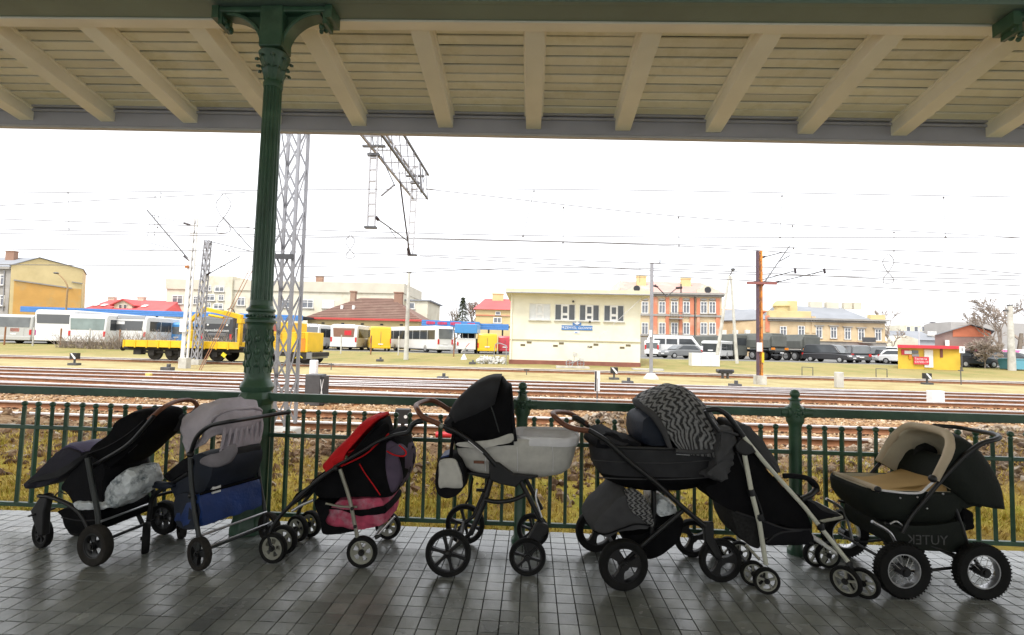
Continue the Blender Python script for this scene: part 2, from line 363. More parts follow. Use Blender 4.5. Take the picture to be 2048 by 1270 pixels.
# ------------------------------------------------------------------ platform floor
TS, TX, TY = .1069, .073, 3.1187
EDGE = TY+8*TS
slab = MB().box((0, (EDGE-16)/2, -.2), (60, EDGE+16, .387))
def tile_material():
    m = bpy.data.materials.new('floor_tile'); m.use_nodes = True; t = m.node_tree; L = t.links; b = t.nodes['Principled BSDF']
    pos = nd(t, 'ShaderNodeNewGeometry').outputs['Position']
    off = nd(t, 'ShaderNodeVectorMath', operation='SUBTRACT'); off.inputs[1].default_value = (TX, TY, 0); L.new(pos, off.inputs[0])
    sc = nd(t, 'ShaderNodeVectorMath', operation='SCALE'); sc.inputs['Scale'].default_value = 1/TS; L.new(off.outputs[0], sc.inputs[0])
    fl = nd(t, 'ShaderNodeVectorMath', operation='FLOOR'); L.new(sc.outputs[0], fl.inputs[0])
    wn = nd(t, 'ShaderNodeTexWhiteNoise'); wn.noise_dimensions = '2D'; L.new(fl.outputs[0], wn.inputs['Vector'])
    r = nd(t, 'ShaderNodeMapRange'); r.inputs[3].default_value = .82; r.inputs[4].default_value = 1.16; L.new(wn.outputs['Value'], r.inputs[0])
    n = nd(t, 'ShaderNodeTexNoise'); n.inputs['Scale'].default_value = 2.2; n.inputs['Detail'].default_value = 7; n.inputs['Roughness'].default_value = .65; L.new(pos, n.inputs['Vector'])
    rp = nd(t, 'ShaderNodeValToRGB'); e = rp.color_ramp.elements; e[0].position = .32; e[0].color = (.155, .165, .155, 1); e[1].position = .68; e[1].color = (.32, .335, .32, 1); L.new(n.outputs[0], rp.inputs[0])
    v = nd(t, 'ShaderNodeVectorMath', operation='SCALE'); L.new(rp.outputs[0], v.inputs[0]); L.new(r.outputs[0], v.inputs['Scale']); L.new(v.outputs[0], b.inputs['Base Color'])
    n2 = nd(t, 'ShaderNodeTexNoise'); n2.inputs['Scale'].default_value = 3.5; n2.inputs['Detail'].default_value = 6; L.new(pos, n2.inputs['Vector'])
    rr = nd(t, 'ShaderNodeMapRange'); rr.inputs[1].default_value = .35; rr.inputs[2].default_value = .65; rr.inputs[3].default_value = .12; rr.inputs[4].default_value = .30; L.new(n2.outputs[0], rr.inputs[0]); L.new(rr.outputs[0], b.inputs['Roughness'])
    mp = nd(t, 'ShaderNodeMapping'); mp.inputs['Scale'].default_value = (1, .45, 1); mp.inputs['Rotation'].default_value = (0, 0, R(38)); L.new(pos, mp.inputs[0])
    n3 = nd(t, 'ShaderNodeTexNoise'); n3.inputs['Scale'].default_value = 85; n3.inputs['Detail'].default_value = 3; n3.inputs['Distortion'].default_value = 1.2; L.new(mp.outputs[0], n3.inputs['Vector'])
    bp = nd(t, 'ShaderNodeBump'); bp.inputs['Strength'].default_value = .42; bp.inputs['Distance'].default_value = .003; L.new(n3.outputs[0], bp.inputs['Height']); L.new(bp.outputs[0], b.inputs['Normal'])
    return m
TILE = tile_material(); TILE.node_tree.nodes['Principled BSDF'].inputs['Specular IOR Level'].default_value = 1.0
GROUT = mat('grout', (.022, .022, .018), .9, 0, .3, 4)
floor = obj('platform_floor', slab, GROUT, None); setp(floor, 'dark square tiled platform floor under the canopy', kind='structure')
def tile_verts(h=TS/2-.0019, dz=0, tl=(0, 0)):
    V = [(a*h, b_*h, -.008) for a, b_ in ((-1, -1), (1, -1), (1, 1), (-1, 1))]+[(a*(h-.0016), b_*(h-.0016), dz+a*tl[0]+b_*tl[1]) for a, b_ in ((-1, -1), (1, -1), (1, 1), (-1, 1))]
    return V, [(4, 5, 6, 7), (0, 1, 5, 4), (1, 2, 6, 5), (2, 3, 7, 6), (3, 0, 4, 7)]
tmeshes = []
for k in range(12):
    V, Fc = tile_verts(tl=(random.Random(k).uniform(-.0012, .0012), random.Random(k+9).uniform(-.0012, .0012)))
    me = bpy.data.meshes.new('floor_tile'); me.from_pydata(V, [], Fc); me.materials.append(TILE); tmeshes.append(me)
cells = []
for j in range(-8, 24):
    for i in range(-62, 62):
        cx, cy_ = TX+(i+.5)*TS, TY-(j+.5)*TS+0
        if j < -8: continue
        q = [pj((cx+a*TS/2, cy_+b_*TS/2, 0)) for a, b_ in ((-1, -1), (1, -1), (1, 1), (-1, 1))]
        ar = abs(sum(q[k][0]*q[(k+1) % 4][1]-q[(k+1) % 4][0]*q[k][1] for k in range(4)))/2
        mx_, my_ = pj((cx, cy_, 0)); vis = 0 < mx_ < 2048 and 0 < my_ < 1270
        cells.append((ar if vis else -1, cx, cy_))
cells.sort(reverse=True)
rest = MB(); rd = random.Random(3)
for k, (ar, cx, cy_) in enumerate(cells):
    if k < 300:
        o = bpy.data.objects.new('floor_tile', rd.choice(tmeshes)); COL.objects.link(o); o.parent = floor; o.location = (cx, cy_, 0)
    else:
        V, Fc = tile_verts(tl=(rd.uniform(-.0011, .0011), rd.uniform(-.0011, .0011))); rest.add([(a+cx, b_+cy_, c_) for a, b_, c_ in V], Fc)
obj('floor_tiles_beyond', rest, TILE, floor, smooth=0, fixn=False, kind='stuff')
far = MB()
yb = TY-24*TS-.004
for a, b_, c_, d_ in ((-30, TX-62*TS, yb, EDGE), (TX+62*TS, 30, yb, EDGE), (-30, 30, -16, yb)):
    far.box(((a+b_)/2, (c_+d_)/2, -.003), (b_-a-.002, d_-c_-.002, .006))
obj('floor_paving', far, TILE, floor, smooth=0)

# ------------------------------------------------------------------ railway tracks
RUST = mat('rusty_steel', (.26, .125, .065), .75, .05, .3, 5, .3, 60)
STEEL = mat('polished_rail', (.62, .61, .62), .35, .6, .2, 3)
SLEEP = mat('sleeper', (.30, .205, .135), .85, 0, .3, 3, .4, 30, rand=.25)
CLIP = mat('rail_clip', (.10, .055, .035), .7, .3, .2, 9)
PROF = [(-.0625, 0), (.0625, 0), (.0625, .012), (.02, .025), (.009, .04), (.009, .118), (.034, .128), (.036, .153), (.03, .159), (-.03, .159), (-.036, .153), (-.034, .128), (-.009, .118), (-.009, .04), (-.02, .025), (-.0625, .012)]
def rail(parent, y0, x0, x1, ztop, y1=None, steel=STEEL):
    y1 = y0 if y1 is None else y1
    mb = MB(); n = 24; xsn = np.linspace(x0, x1, n+1)
    mb.loft([[(x, y0+(y1-y0)*k/n+p, ztop-.159+q) for p, q in PROF] for k, x in enumerate(xsn)])
    o = obj('rail', mb, RUST, parent, 30)
    m2 = MB(); m2.loft([[(x, y0+(y1-y0)*k/n+p, ztop+.001+q) for p, q in ((-.0385, -.034), (.0385, -.034), (.0385, -.004), (.032, .003), (-.032, .003), (-.0385, -.004))] for k, x in enumerate(xsn)])
    obj('running_surface', m2, steel, o, 30)
def track(yn, ztop, span, half, spacing, label, steel=STEEL):
    t = thing('railway_track', label, None, (0, yn+.72, ztop-.159), kind='structure')
    for dy in (0, 1.5): rail(t, yn+dy, -span, span, ztop, steel=steel)
    if half:
        mb = MB().box((0, 0, -.09), (.24, 2.5, .16)); me = None
        cl = MB()
        for dy in (-.75, .75):
            for sx in (-.06, .06): cl.box((sx, dy+.1, .012), (.05, .06, .03)); cl.box((sx, dy-.1, .012), (.05, .06, .03))
        so_ = obj('sleeper', mb, SLEEP, None, 0, bevel=.012); co_ = obj('rail_fastenings', cl, CLIP, None, 0)
        x = -half; k = 0
        while x < half:
            if k == 0: a, c_ = so_, co_
            else:
                a, c_ = so_.copy(), co_.copy(); COL.objects.link(a); COL.objects.link(c_)
            a.parent = t; a.location = (x+rd.uniform(-.03, .03), .03, rd.uniform(-.012, .004)); a.rotation_euler = (0, 0, rd.uniform(-.02, .02)); c_.parent = a; c_.location = (0, 0, 0)
            x += spacing; k += 1
    return t
track(9.35, -.10, 90, 12.6, .62, 'nearest railway track behind the railing, its sleepers half buried in tan ballast')
track(13.4, -.10, 120, 17.5, .62, 'second railway track from the railing')
track(17.0, -.10, 140, 22, .66, 'third railway track from the railing')
track(20.2, -.10, 160, 25, .66, 'fourth railway track, along the edge of the dry grass strip')
track(30.2, -.06, 220, 0, 0, 'farthest railway track, under the yellow works wagon')
t_ = thing('turnout_rails', 'pair of switch rails crossing between the third and fourth tracks', None, (3, 18.8, -.26), kind='structure')
rail(t_, 16.9, -14, 16, -.101, 20.1); rail(t_, 18.4, -14, 16, -.101, 21.6)
t_ = thing('turnout_rails', 'pair of switch rails crossing between the second and third tracks on the left', None, (-12, 15.2, -.26), kind='structure')
rail(t_, 17.1, -34, -2, -.101, 13.5); rail(t_, 18.5, -34, -2, -.101, 14.9)
# ================================================================== canopy, columns, railing
GREEN = mat('green_paint', (.036, .092, .053), .36, 0, .3, 5, .12, 30, dirt=(.065, .13, .08), dscale=4)
GREENB = mat('green_beam_paint', (.15, .215, .175), .5, 0, .15, 1.5, .05, 25)
CREAM = mat('cream_paint', (.84, .82, .70), .6, 0, .12, 2.2, .15, 18, rand=.10, dirt=(.66, .63, .48), dscale=2.2)
CREAMR = mat('cream_rafter_paint', (.86, .83, .71), .55, 0, .08, 2, .08, 20, rand=.05)
FASC = mat('grey_fascia_paint', (.40, .40, .45), .6, 0, .12, 2, .06, 20)
TRIM = mat('pale_trim_paint', (.50, .50, .52), .6, 0, .1, 3)
def tilt(x): return -.0125*x
XL, XR = -9.02, 9.98
can = thing('platform_canopy', 'cream boarded platform canopy with rafters and a green longitudinal beam', 'canopy', (0, 3.75, 4.1))
def lbeam(name, y0, y1, z0, z1, mt, x0=XL-.6, x1=XR+.6, bev=.006):
    mb = MB(); a, c_ = x0, x1
    mb.add([(a, y0, z0+tilt(a)), (a, y1, z0+tilt(a)), (a, y1, z1+tilt(a)), (a, y0, z1+tilt(a)), (c_, y0, z0+tilt(c_)), (c_, y1, z0+tilt(c_)), (c_, y1, z1+tilt(c_)), (c_, y0, z1+tilt(c_))],
           [(0, 1, 2, 3), (4, 7, 6, 5), (0, 4, 5, 1), (1, 5, 6, 2), (2, 6, 7, 3), (3, 7, 4, 0)])
    return obj(name, mb, mt, can, 0, bevel=bev)
lbeam('longitudinal_beam', 3.655, 3.85, 4.185, 4.45, GREENB)
lbeam('beam_flange', 3.61, 3.655, 4.18, 4.215, GREENB)
lbeam('purlin', 3.852, 3.968, 4.172, 4.40, CREAMR)
EY, EZ0 = 5.36, 3.855
def rz(y): return 4.185+(3.925-4.185)*(y-3.97)/(EY-3.97)      # underside of the rafters
mb = MB(); W_ = .085
sec = [(-W_, 0), (W_, 0), (W_, .125), (W_+.02, .135), (W_+.02, .16), (-W_-.02, .16), (-W_-.02, .135), (-W_, .125)]
mb.loft([[(a, y, rz(y)-4.1+b_) for a, b_ in sec] for y in (3.97, EY-.045)])
rm = None
for k in range(-9, 11):
    X = -.03+k*1.0
    if rm is None:
        mm = MB(); mm.V = [(v[0], v[1]-3.75, v[2]) for v in mb.V]; mm.F = mb.F
        o = obj('rafter', mm, CREAMR, None, 0, bevel=.006); rm = o
    else: o = rm.copy(); COL.objects.link(o)
    o.parent = can; o.location = (X, 0, tilt(X))
# boards between the rafters, each lapped over the next
NB = 11; pw = (EY-.10-3.97)/NB
pm = MB()
pm.add([(-.46, .008, -.018), (.46, .008, -.018), (.46, pw+.001, -.008), (-.46, pw+.001, -.008), (-.46, .008, .002), (.46, .008, .002), (.46, pw+.001, .012), (-.46, pw+.001, .012)],
       [(3, 2, 1, 0), (4, 5, 6, 7), (0, 1, 5, 4), (1, 2, 6, 5), (2, 3, 7, 6), (3, 0, 4, 7)])
po = None; sl = (rz(EY)-rz(3.97))/(EY-3.97)
for k in range(-9, 10):
    X = .47+k*1.0
    for j in range(NB):
        if po is None: o = obj('ceiling_board', pm, CREAM, None, 0, bevel=.003); po = o
        else: o = po.copy(); COL.objects.link(o)
        y = 3.97+j*pw; o.parent = can; o.location = (X+rd.uniform(-.004, .004), y-3.75, rz(y)+.165-4.1+tilt(X)+rd.uniform(-.003, .003)); o.rotation_euler = (math.atan(sl)+.014/pw*0, math.atan(.0125)+rd.uniform(-.002, .002), 0)
lbeam('fascia', EY-.045, EY-.015, EZ0+.03, EZ0+.30, FASC)
lbeam('fascia_moulding', EY-.075, EY-.046, EZ0+.185, EZ0+.215, FASC)
lbeam('fascia_moulding', EY-.10, EY-.046, EZ0+.225, EZ0+.26, FASC)
lbeam('drip_edge', EY-.05, EY+.02, EZ0, EZ0+.029, TRIM)
lbeam('gutter_board', EY-.014, EY+.02, EZ0+.031, EZ0+.27, TRIM)
ROOFM = mat('roof_sheet', (.12, .12, .12), .7)
mb = MB()
for a, c_ in ((-22, 22),):  # unseen length past the canopy ends, added to keep side light out
    mb.add([(x, y, z+tilt(x)) for x in (a, c_) for y, z in ((3.85, 4.46), (EY+.05, EZ0+.345), (EY+.05, EZ0+.365), (3.85, 4.48))], [(0, 1, 2, 3), (4, 7, 6, 5), (0, 4, 5, 1), (1, 5, 6, 2), (2, 6, 7, 3), (3, 7, 4, 0)])
obj('roof_sheet', mb, ROOFM, can, 0)
lbeam('inner_ceiling', -6.0, 3.654, 4.50, 4.54, CREAM, -22, 22)  # unseen reach behind and past the ends, added to shade the platform
lbeam('beam_cover', 3.60, 3.85, 4.452, 4.499, CREAMR)
for k, x in enumerate(np.arange(-9, 10.1, 1.0)):
    o = None
    mbk = MB().box((x, -1.2, 4.45+tilt(x)), (.14, 9.5, .099)); obj('inner_joist', mbk, CREAMR, can, 0)

PLAS = mat('added_wall_plaster', (.58, .57, .54), .8, 0, .12, .8, .15, 10, dirt=(.48, .47, .44))
WOOD = mat('dark_door_wood', (.06, .035, .02), .5, 0, .2, 3)
GLS = glass('window_glass')
WHT = mat('white_paint', (.72, .72, .70), .5, 0, .06, 3)
sw = thing('added_rear_wall', 'unseen plastered wall with doors, added far behind the viewer to shape the light', 'building', (0, -15.6, 0))  # unseen wall, added to limit and bounce the light under the canopy
wb = MB(); 
for a, c_ in ((-30, -13.2), (-11.8, -6.7), (-5.3, -.7), (.7, 5.3), (6.7, 11.8), (13.2, 30)): wb.box(((a+c_)/2, -15.6, 2.4), (c_-a, .4, 4.8))
for x in (-12.5, -6, 0, 6, 12.5): wb.box((x, -15.6, 3.75), (1.4, .4, 2.1))
obj('wall', wb, PLAS, sw, 0)
for x in (-12.5, -6, 0, 6, 12.5):
    d_ = obj('door', MB().box((x, -15.6, 1.35), (1.39, .08, 2.69)), WOOD, sw, 0)
    obj('pane', MB().box((x-.33, -15.55, 1.9), (.5, .03, 1.2)).box((x+.33, -15.55, 1.9), (.5, .03, 1.2)), GLS, d_, 0)

# ---- cast iron columns
def column(X, label):
    c = thing('canopy_column', label, 'column', (X, 3.75, 0), 'cast iron canopy columns')
    o = (X, 3.75, 0); zt = 4.178+tilt(X)
    b_ = MB(); b_.lathe([(.145, 0), (.145, .05), (.138, .07), (.130, .10), (.125, .12), (.125, .98), (.135, 1.0), (.14, 1.03), (.125, 1.06), (.115, 1.075), (.113, 1.085)], o, n=8)
    obj('pedestal', b_, GREEN, c, 20, bevel=.008)
    p = MB(); p.lathe([(.113, 1.085), (.12, 1.10), (.125, 1.12), (.112, 1.15), (.098, 1.17), (.094, 1.20), (.094, 1.60), (.1, 1.615), (.112, 1.625), (.112, 1.645), (.095, 1.66), (.09, 1.69), (.092, 1.705), (.106, 1.715), (.106, 1.73), (.09, 1.745), (.083, 1.76)], o, n=32)
    pl = obj('ornamented_drum', p, GREEN, c, 35)
    od = MB()                                             # raised scrolls and leaves cast on the drum
    for k in range(8):
        a = 2*math.pi*(k+.5)/8
        for s_ in (-1, 1):
            pts = []
            for q in range(26):
                z = 1.23+.34*q/25; aa = a+s_*(.19+.11*math.sin(q*.75)); pts.append((X+.0955*math.cos(aa), 3.75+.0955*math.sin(aa), z))
            od.tube(pts, [.004, .006, .004], 5)
        for z in (1.30, 1.40, 1.50): od.sphere((X+.094*math.cos(a), 3.75+.094*math.sin(a), z), .017, 8, 6, (1, 1, 1.7))
    for k in range(20):
        a = 2*math.pi*k/20; od.sphere((X+.1*math.cos(a), 3.75+.1*math.sin(a), 1.675), .011, 6, 5)
    obj('cast_relief', od, GREEN, pl, 60)
    s = MB(); fl = lambda a, z: 1-.10*(.5+.5*math.cos(16*a))**2
    s.lathe([(.083, 1.76), (.081, 1.80)], o, n=96); s.lathe([(.0815, 1.801), (.068, 3.54)], o, n=96, flute=fl); s.lathe([(.07, 3.541), (.074, 3.56), (.074, 3.58), (.066, 3.60)], o, n=48)
    obj('fluted_shaft', s, GREEN, c, 50)
    k_ = MB(); k_.lathe([(.066, 3.60), (.072, 3.66), (.09, 3.74), (.115, 3.80), (.12, 3.82), (.11, 3.83), (.10, 3.84)], o, n=32)
    cp_ = obj('capital', k_, GREEN, c, 40)
    lf = MB()
    for row, (z0, rr, hh, n) in enumerate(((3.60, .07, .13, 8), (3.68, .08, .13, 8))):
        for k in range(n):
            a = 2*math.pi*(k+.5*row)/n; e = np.array([math.cos(a), math.sin(a), 0]); tg = np.array([-math.sin(a), math.cos(a), 0]); base = np.array([X, 3.75, z0])
            rows_ = []
            for q in range(8):
                u_ = q/7; out = rr+.055*u_**2.2+(.02*math.sin((u_-.75)*12) if u_ > .75 else 0); wdt = .034*math.sin(math.pi*(.18+.78*u_))*(1+.22*math.cos(q*3.1)); zz = hh*u_-(.05*(u_-.8)/.2 if u_ > .8 else 0)
                cpt = base+e*out+np.array([0, 0, zz]); rows_.append([cpt-tg*wdt-e*.012, cpt+e*.006, cpt+tg*wdt-e*.012, cpt-e*.022])
            lf.loft(rows_)
    obj('acanthus_leaf_ring', lf, GREEN, cp_, 50)
    h = MB(); h.lathe([(.10, 3.84), (.10, 3.86), (.085, 3.875), (.085, zt-.06), (.13, zt-.05), (.13, zt)], o, n=4); 
    nb = MB().box((X, 3.75, (3.86+zt)/2), (.19, .17, zt-3.86)).box((X, 3.75, zt-.028), (.94, .15, .05))
    obj('bracket_block', nb, GREEN, c, 0, bevel=.012)
    for s_ in (-1, 1):
        path = [np.array([X+s_*(.095+.30*(1-math.cos(t))), 3.75, 3.86+.245*math.sin(t)*(zt-3.86-.05)/.26]) for t in np.linspace(0, math.pi/2, 14)]
        a_ = MB(); ring_ = []
        for i, q in enumerate(path):
            tn = unit(path[min(i+1, 13)]-path[max(i-1, 0)]); nn = np.array([-tn[2], 0, tn[0]])*s_
            ring_.append([q-nn*.0+np.array([0, e, 0])+nn*f_ for e, f_ in ((-.06, 0), (.06, 0), (.06, .03), (-.06, .03))])
        a_.loft(ring_); br = obj('curved_bracket', a_, GREEN, c, 30, bevel=.006)
        wv = MB(); ptop = zt-.055
        wv.prism([(X+s_*.09, 3.735, 3.87)]+[(q[0], 3.735, q[2]+.02) for q in path]+[(path[-1][0], 3.735, ptop), (X+s_*.09, 3.735, ptop)], (0, .03, 0)); obj('bracket_web', wv, GREEN, br, 0)
        ed = MB(); e0 = path[-1]
        ed.box((X+s_*.47, 3.75, zt-.055), (.055, .17, .105)).box((X+s_*.435, 3.75, zt-.10), (.03, .14, .1))
        for q in range(5): ed.sphere((X+s_*(.43-.012*q), 3.75+.03*(q % 3-1), zt-.10-.018*q), .03-.003*q, 8, 6, (1, 1, 1.2))
        obj('bracket_end_leaf', ed, GREEN, c, 40)
    return c
PX = [-2.14+k*2.06 for k in range(-2, 6)]
column(-2.165, 'green fluted cast iron column behind the grey hooded pushchair')
column(4.10, 'green cast iron column at the right end, only its bracket in view')
lbeam('rear_beam', -6.2, -6.001, 4.40, 4.56, GREENB, -22, 22)
for X_ in (-8, 8): obj('rear_column', MB().cyl((X_, -6.1, 0), (X_, -6.1, 4.39+tilt(X_)), .09, .07, 16), GREEN, can, 40)
column(-8.4, 'green cast iron column beyond the left edge of the view')

# ---- railing
rl = thing('platform_railing', 'green iron railing with ball topped uprights along the platform edge', 'railing', (0, 3.75, 0))
def rod(y, z, h, name, x0=-6.3, x1=6.15, hh=.03):
    obj(name, MB().box(((x0+x1)/2, y, z), (x1-x0, hh, h)), GREEN, rl, 0, bevel=.004)
for a, c_ in ((-8.25, -2.26), (-2.07, 4.0), (4.2, 8)):
    rod(3.75, 1.04, .062, 'top_rail', a, c_, .055); rod(3.75, .745, .03, 'middle_rail', a, c_); rod(3.75, .135, .032, 'bottom_rail', a, c_)
bm_ = MB(); bm_.box((0, 0, .525), (.024, .024, .75)).lathe([(.012, .885), (.016, .895), (.016, .903), (.010, .91)], n=10).sphere((0, 0, .928), .0215, 12, 8)
bo = None
x = -6.26
posts = [-6.26, -4.2, -.075, 2.0, 6.2]
k = 0
for i in range(len(PX)-1):
    a = PX[i]; n = 17
    for j in range(1, n):
        X = a+2.06*j/n
        if abs(X+2.165) < .12 or abs(X-4.1) < .12: continue
        if bo is None: o = obj('baluster', bm_, GREEN, None, 40); bo = o
        else: o = bo.copy(); COL.objects.link(o)
        o.parent = rl; o.location = (X, 0, rd.uniform(-.003, .003)); o.rotation_euler = (rd.uniform(-.006, .006), rd.uniform(-.006, .006), rd.uniform(0, 3))
for X in (-6.5, -4.45, -.06, 2.0, 6.16):
    pst = MB().lathe([(.062, -.02), (.062, .03), (.045, .05), (.043, .93), (.048, .95), (.06, .97), (.062, .99), (.062, 1.075), (.05, 1.085), (.036, 1.10), (.034, 1.125), (.046, 1.132), (.046, 1.14), (.03, 1.145), (.024, 1.152)], (X, 3.75, 0), n=20)
    pst.sphere((X, 3.75, 1.178), .035, 16, 10)
    p_ = obj('post', pst, GREEN, rl, 40)
    cl = MB()
    for sx in (-1, 1):
        cl.lathe([(.045, .0), (.045, .035), (.036, .04), (.036, .085)], (X+sx*.03, 3.75, 1.04), (sx, 0, 0), 14)
    cl.sphere((X, 3.70, 1.04), .022, 10, 6)
    for q in range(6):
        a = q*math.pi/3; cl.sphere((X+.028*math.cos(a), 3.692, 1.04+.028*math.sin(a)), .010, 8, 5)
    obj('rail_socket', cl, GREEN, p_, 40)
# ================================================================== masts, wires, signal box
def XX(px, Y, py=690): return at(px, py, Y)[0]
def ZZ(px, py, Y): return at(px, py, Y)[2]
CONC = mat('concrete', (.52, .51, .47), .85, 0, .15, 2, .2, 12, dirt=(.38, .36, .32))
GALV = mat('galvanised_steel', (.30, .30, .32), .5, .2, .12, 5)
DSTEEL = mat('dark_steel', (.10, .10, .105), .55, .4, .2, 5)
WIRE = mat('copper_wire', (.16, .15, .15), .6, .3, .1, 3)
INSU = mat('insulator', (.03, .02, .025), .35, 0, .2, 9)
ORNG = mat('rust_orange_paint', (.62, .22, .03), .7, 0, .35, 1.2, .2, 9, dirt=(.22, .09, .05), dscale=2.2)
PALEP = mat('pale_grey_paint', (.50, .50, .52), .6, 0, .1, 2)
BWHITE = mat('sign_white', (.75, .75, .75), .5); BBLACK = mat('sign_black', (.02, .02, .022), .5)
SREDM = mat('sign_red', (.55, .02, .03), .5)
def lattice_part(parent, p0, p1, a0, a1, b0, b1, n, leg=.05, br=.03, mt=GALV, name='lattice_leg'):
    # square lattice mast: half sizes a (x) and b (y) at bottom and top
    p0, p1 = np.asarray(p0, float), np.asarray(p1, float)
    C = lambda t, s, u: p0+(p1-p0)*t+np.array([s*(a0+(a1-a0)*t), u*(b0+(b1-b0)*t), 0])
    for s in (-1, 1):
        for u in (-1, 1): obj(name, MB().bar(C(0, s, u), C(1, s, u), leg, leg, (0, 1, 0)), mt, parent, 0)
    for f_, (c0, c1) in enumerate((((-1, -1), (1, -1)), ((1, -1), (1, 1)), ((1, 1), (-1, 1)), ((-1, 1), (-1, -1)))):
        m = MB()
        for k in range(n):
            t0, t1 = k/n, (k+1)/n
            if f_ % 2 == 0 or True:
                m.bar(C(t0, *c0), C(t1, *c1), br, br*.3, (0, 1, 0) if f_ % 2 == 0 else (1, 0, 0)); f_ % 2 == 0 and m.bar(C(t0, *c1), C(t1, *c0), br, br*.3, (0, 1, 0) if f_ % 2 == 0 else (1, 0, 0))
        obj('lattice_bracing', m, mt, parent, 0)
    return C
# near portal mast and the beam that reaches out over the tracks
gb = gr(562, 862, -.12); YM = 8.45; XM = -4.44
mast = thing('catenary_mast', 'grey steel lattice mast standing right of the green column', 'mast', (XM, YM, gz(XM, YM)))
z0 = gz(XM, YM)
obj('footing', MB().box((XM, YM, z0+.02), (.58, .55, .22)), CONC, mast, 0, bevel=.02)
lattice_part(mast, (XM, YM, z0+.2), (XM+.0, YM, 8.6), .20, .18, .18, .165, 11, .05, .032, GALV)
for zz in (2.95, 5.4): obj('batten_plate', MB().box((XM, YM-.215, zz), (.42, .02, .09)), DSTEEL, mast, 0)
ZB0, ZB1 = 7.42, 8.42; YE = 19.4
bx0 = -4.72
for sx in (-.3, .3):
    for zz in (ZB0, ZB1): obj('beam_chord', MB().bar((bx0+sx, YM-.3, zz), (bx0+sx, YE, zz-.0), .07, .07), DSTEEL if sx > 0 else GALV, mast, 0)
for sx in (-.3, .3):
    m = MB(); n = 11
    for k in range(n):
        y0, y1 = YM+(YE-YM)*k/n, YM+(YE-YM)*(k+1)/n; m.bar((bx0+sx, y0, ZB0), (bx0+sx, (y0+y1)/2, ZB1), .03, .03); m.bar((bx0+sx, (y0+y1)/2, ZB1), (bx0+sx, y1, ZB0), .03, .03)
    obj('beam_bracing', m, GALV, mast, 0)
for k in range(12):
    y = YM+(YE-YM)*k/11; obj('beam_strut', MB().bar((bx0-.3, y, ZB0), (bx0+.3, y, ZB0), .03, .03), GALV, mast, 0); obj('beam_strut', MB().bar((bx0-.3, y, ZB1), (bx0+.3, y, ZB1), .03, .03), GALV, mast, 0)
def drop_post(Y, xt, ytop, xb, ybot, name_):
    a, b_ = at(xt, ytop, Y), at(xb, ybot, Y); w_ = .11
    for sx in (-1, 1): obj('drop_post_channel', MB().bar(a+[sx*w_, 0, 0], b_+[sx*w_, 0, 0], .035, .09, (0, 1, 0)), PALEP, mast, 0)
    n = 8
    for k in range(n+1): obj('drop_post_batten', MB().box(a+(b_-a)*k/n, (2*w_, .07, .05)), PALEP, mast, 0)
    [obj('drop_post_clamp', MB().box(a+[0, 0, dz], sz), DSTEEL, mast, 0) for dz, sz in ((-.35, (.7, .10, .06)), (-.62, (.36, .14, .08)), (b_[2]-a[2], (.36, .16, .06)))]
    return a, b_
a1, b1 = drop_post(14.2, 749, 270, 742, 455, 'a'); a2, b2 = drop_post(18.6, 831, 335, 820, 510, 'b')
def rodp(name, pts, Y, r=.025, mt=DSTEEL):
    P_ = [at(x, y, q) for (x, y), q in zip(pts, Y if isinstance(Y, (list, tuple)) else [Y]*len(pts))]
    obj(name, MB().tube(P_, r, 6), mt, mast, 40)
rodp('registration_arm', [(762, 392), (788, 370)], 14.2, .03, GALV); rodp('registration_arm', [(762, 312), (790, 372)], 14.2, .018)
rodp('registration_arm', [(800, 362), (806, 410), (814, 470), (819, 505)], [16, 16.8, 17.6, 18.5], .03); rodp('registration_arm', [(752, 436), (775, 452), (800, 470), (815, 482)], [14.2, 15.4, 17, 18.3], .022); rodp('registration_arm', [(776, 452), (792, 476)], [15.4, 15.6], .012)
obj('insulator', MB().cyl(at(752, 434, 14.2), at(757, 440, 14.3), .05, None, 8).cyl(at(816, 496, 18.4), at(819, 508, 18.5), .06, None, 8), INSU, mast, 40)
rodp('end_frame', [(840, 335), (842, 388)], YE, .025); rodp('end_frame', [(845, 338), (847, 390), (834, 390)], YE, .02)

# single masts on the left
def strut(parent, name, a, b_, Y, r=.03, mt=DSTEEL, Y2=None): obj(name, MB().tube([at(*a, Y), at(*b_, Y2 or Y)], r, 6), mt, parent, 40)
def ins(parent, a, b_, Y, r=.06): obj('insulator', MB().tube([at(*a, Y), at(*b_, Y)], r, 8), INSU, parent, 40)
Y = 25.2; b0 = at(368, 735, Y); b0[2] = gz(b0[0], Y); tp = at(384, 436, Y)
m1 = thing('catenary_mast', 'white steel mast with slanted wire arms in front of the yellow wagon', 'mast', b0, 'masts carrying the overhead wires')
tp[0] = b0[0]+.12
obj('channel', MB().bar(b0+[-.11, 0, .5], tp+[-.11, 0, 0], .20, .10, (0, 1, 0)), WHT, m1, 0); obj('channel', MB().bar(b0+[.16, 0, .5], tp+[.11, 0, 0], .07, .10, (0, 1, 0)), WHT, m1, 0)
m = MB(); n = 15
for k in range(n):
    q = b0+(tp-b0)*(.07+.93*k/n); q2 = b0+(tp-b0)*(.07+.93*(k+1)/n); m.bar(q+[-.08, 0, 0], q2+[.12, 0, 0], .02, .06, (0, 1, 0))
obj('lacing_bars', m, GALV, m1, 0); obj('footing', MB().box(b0+[.02, 0, .2], (.44, .4, .75)), CONC, m1, 0, bevel=.02)
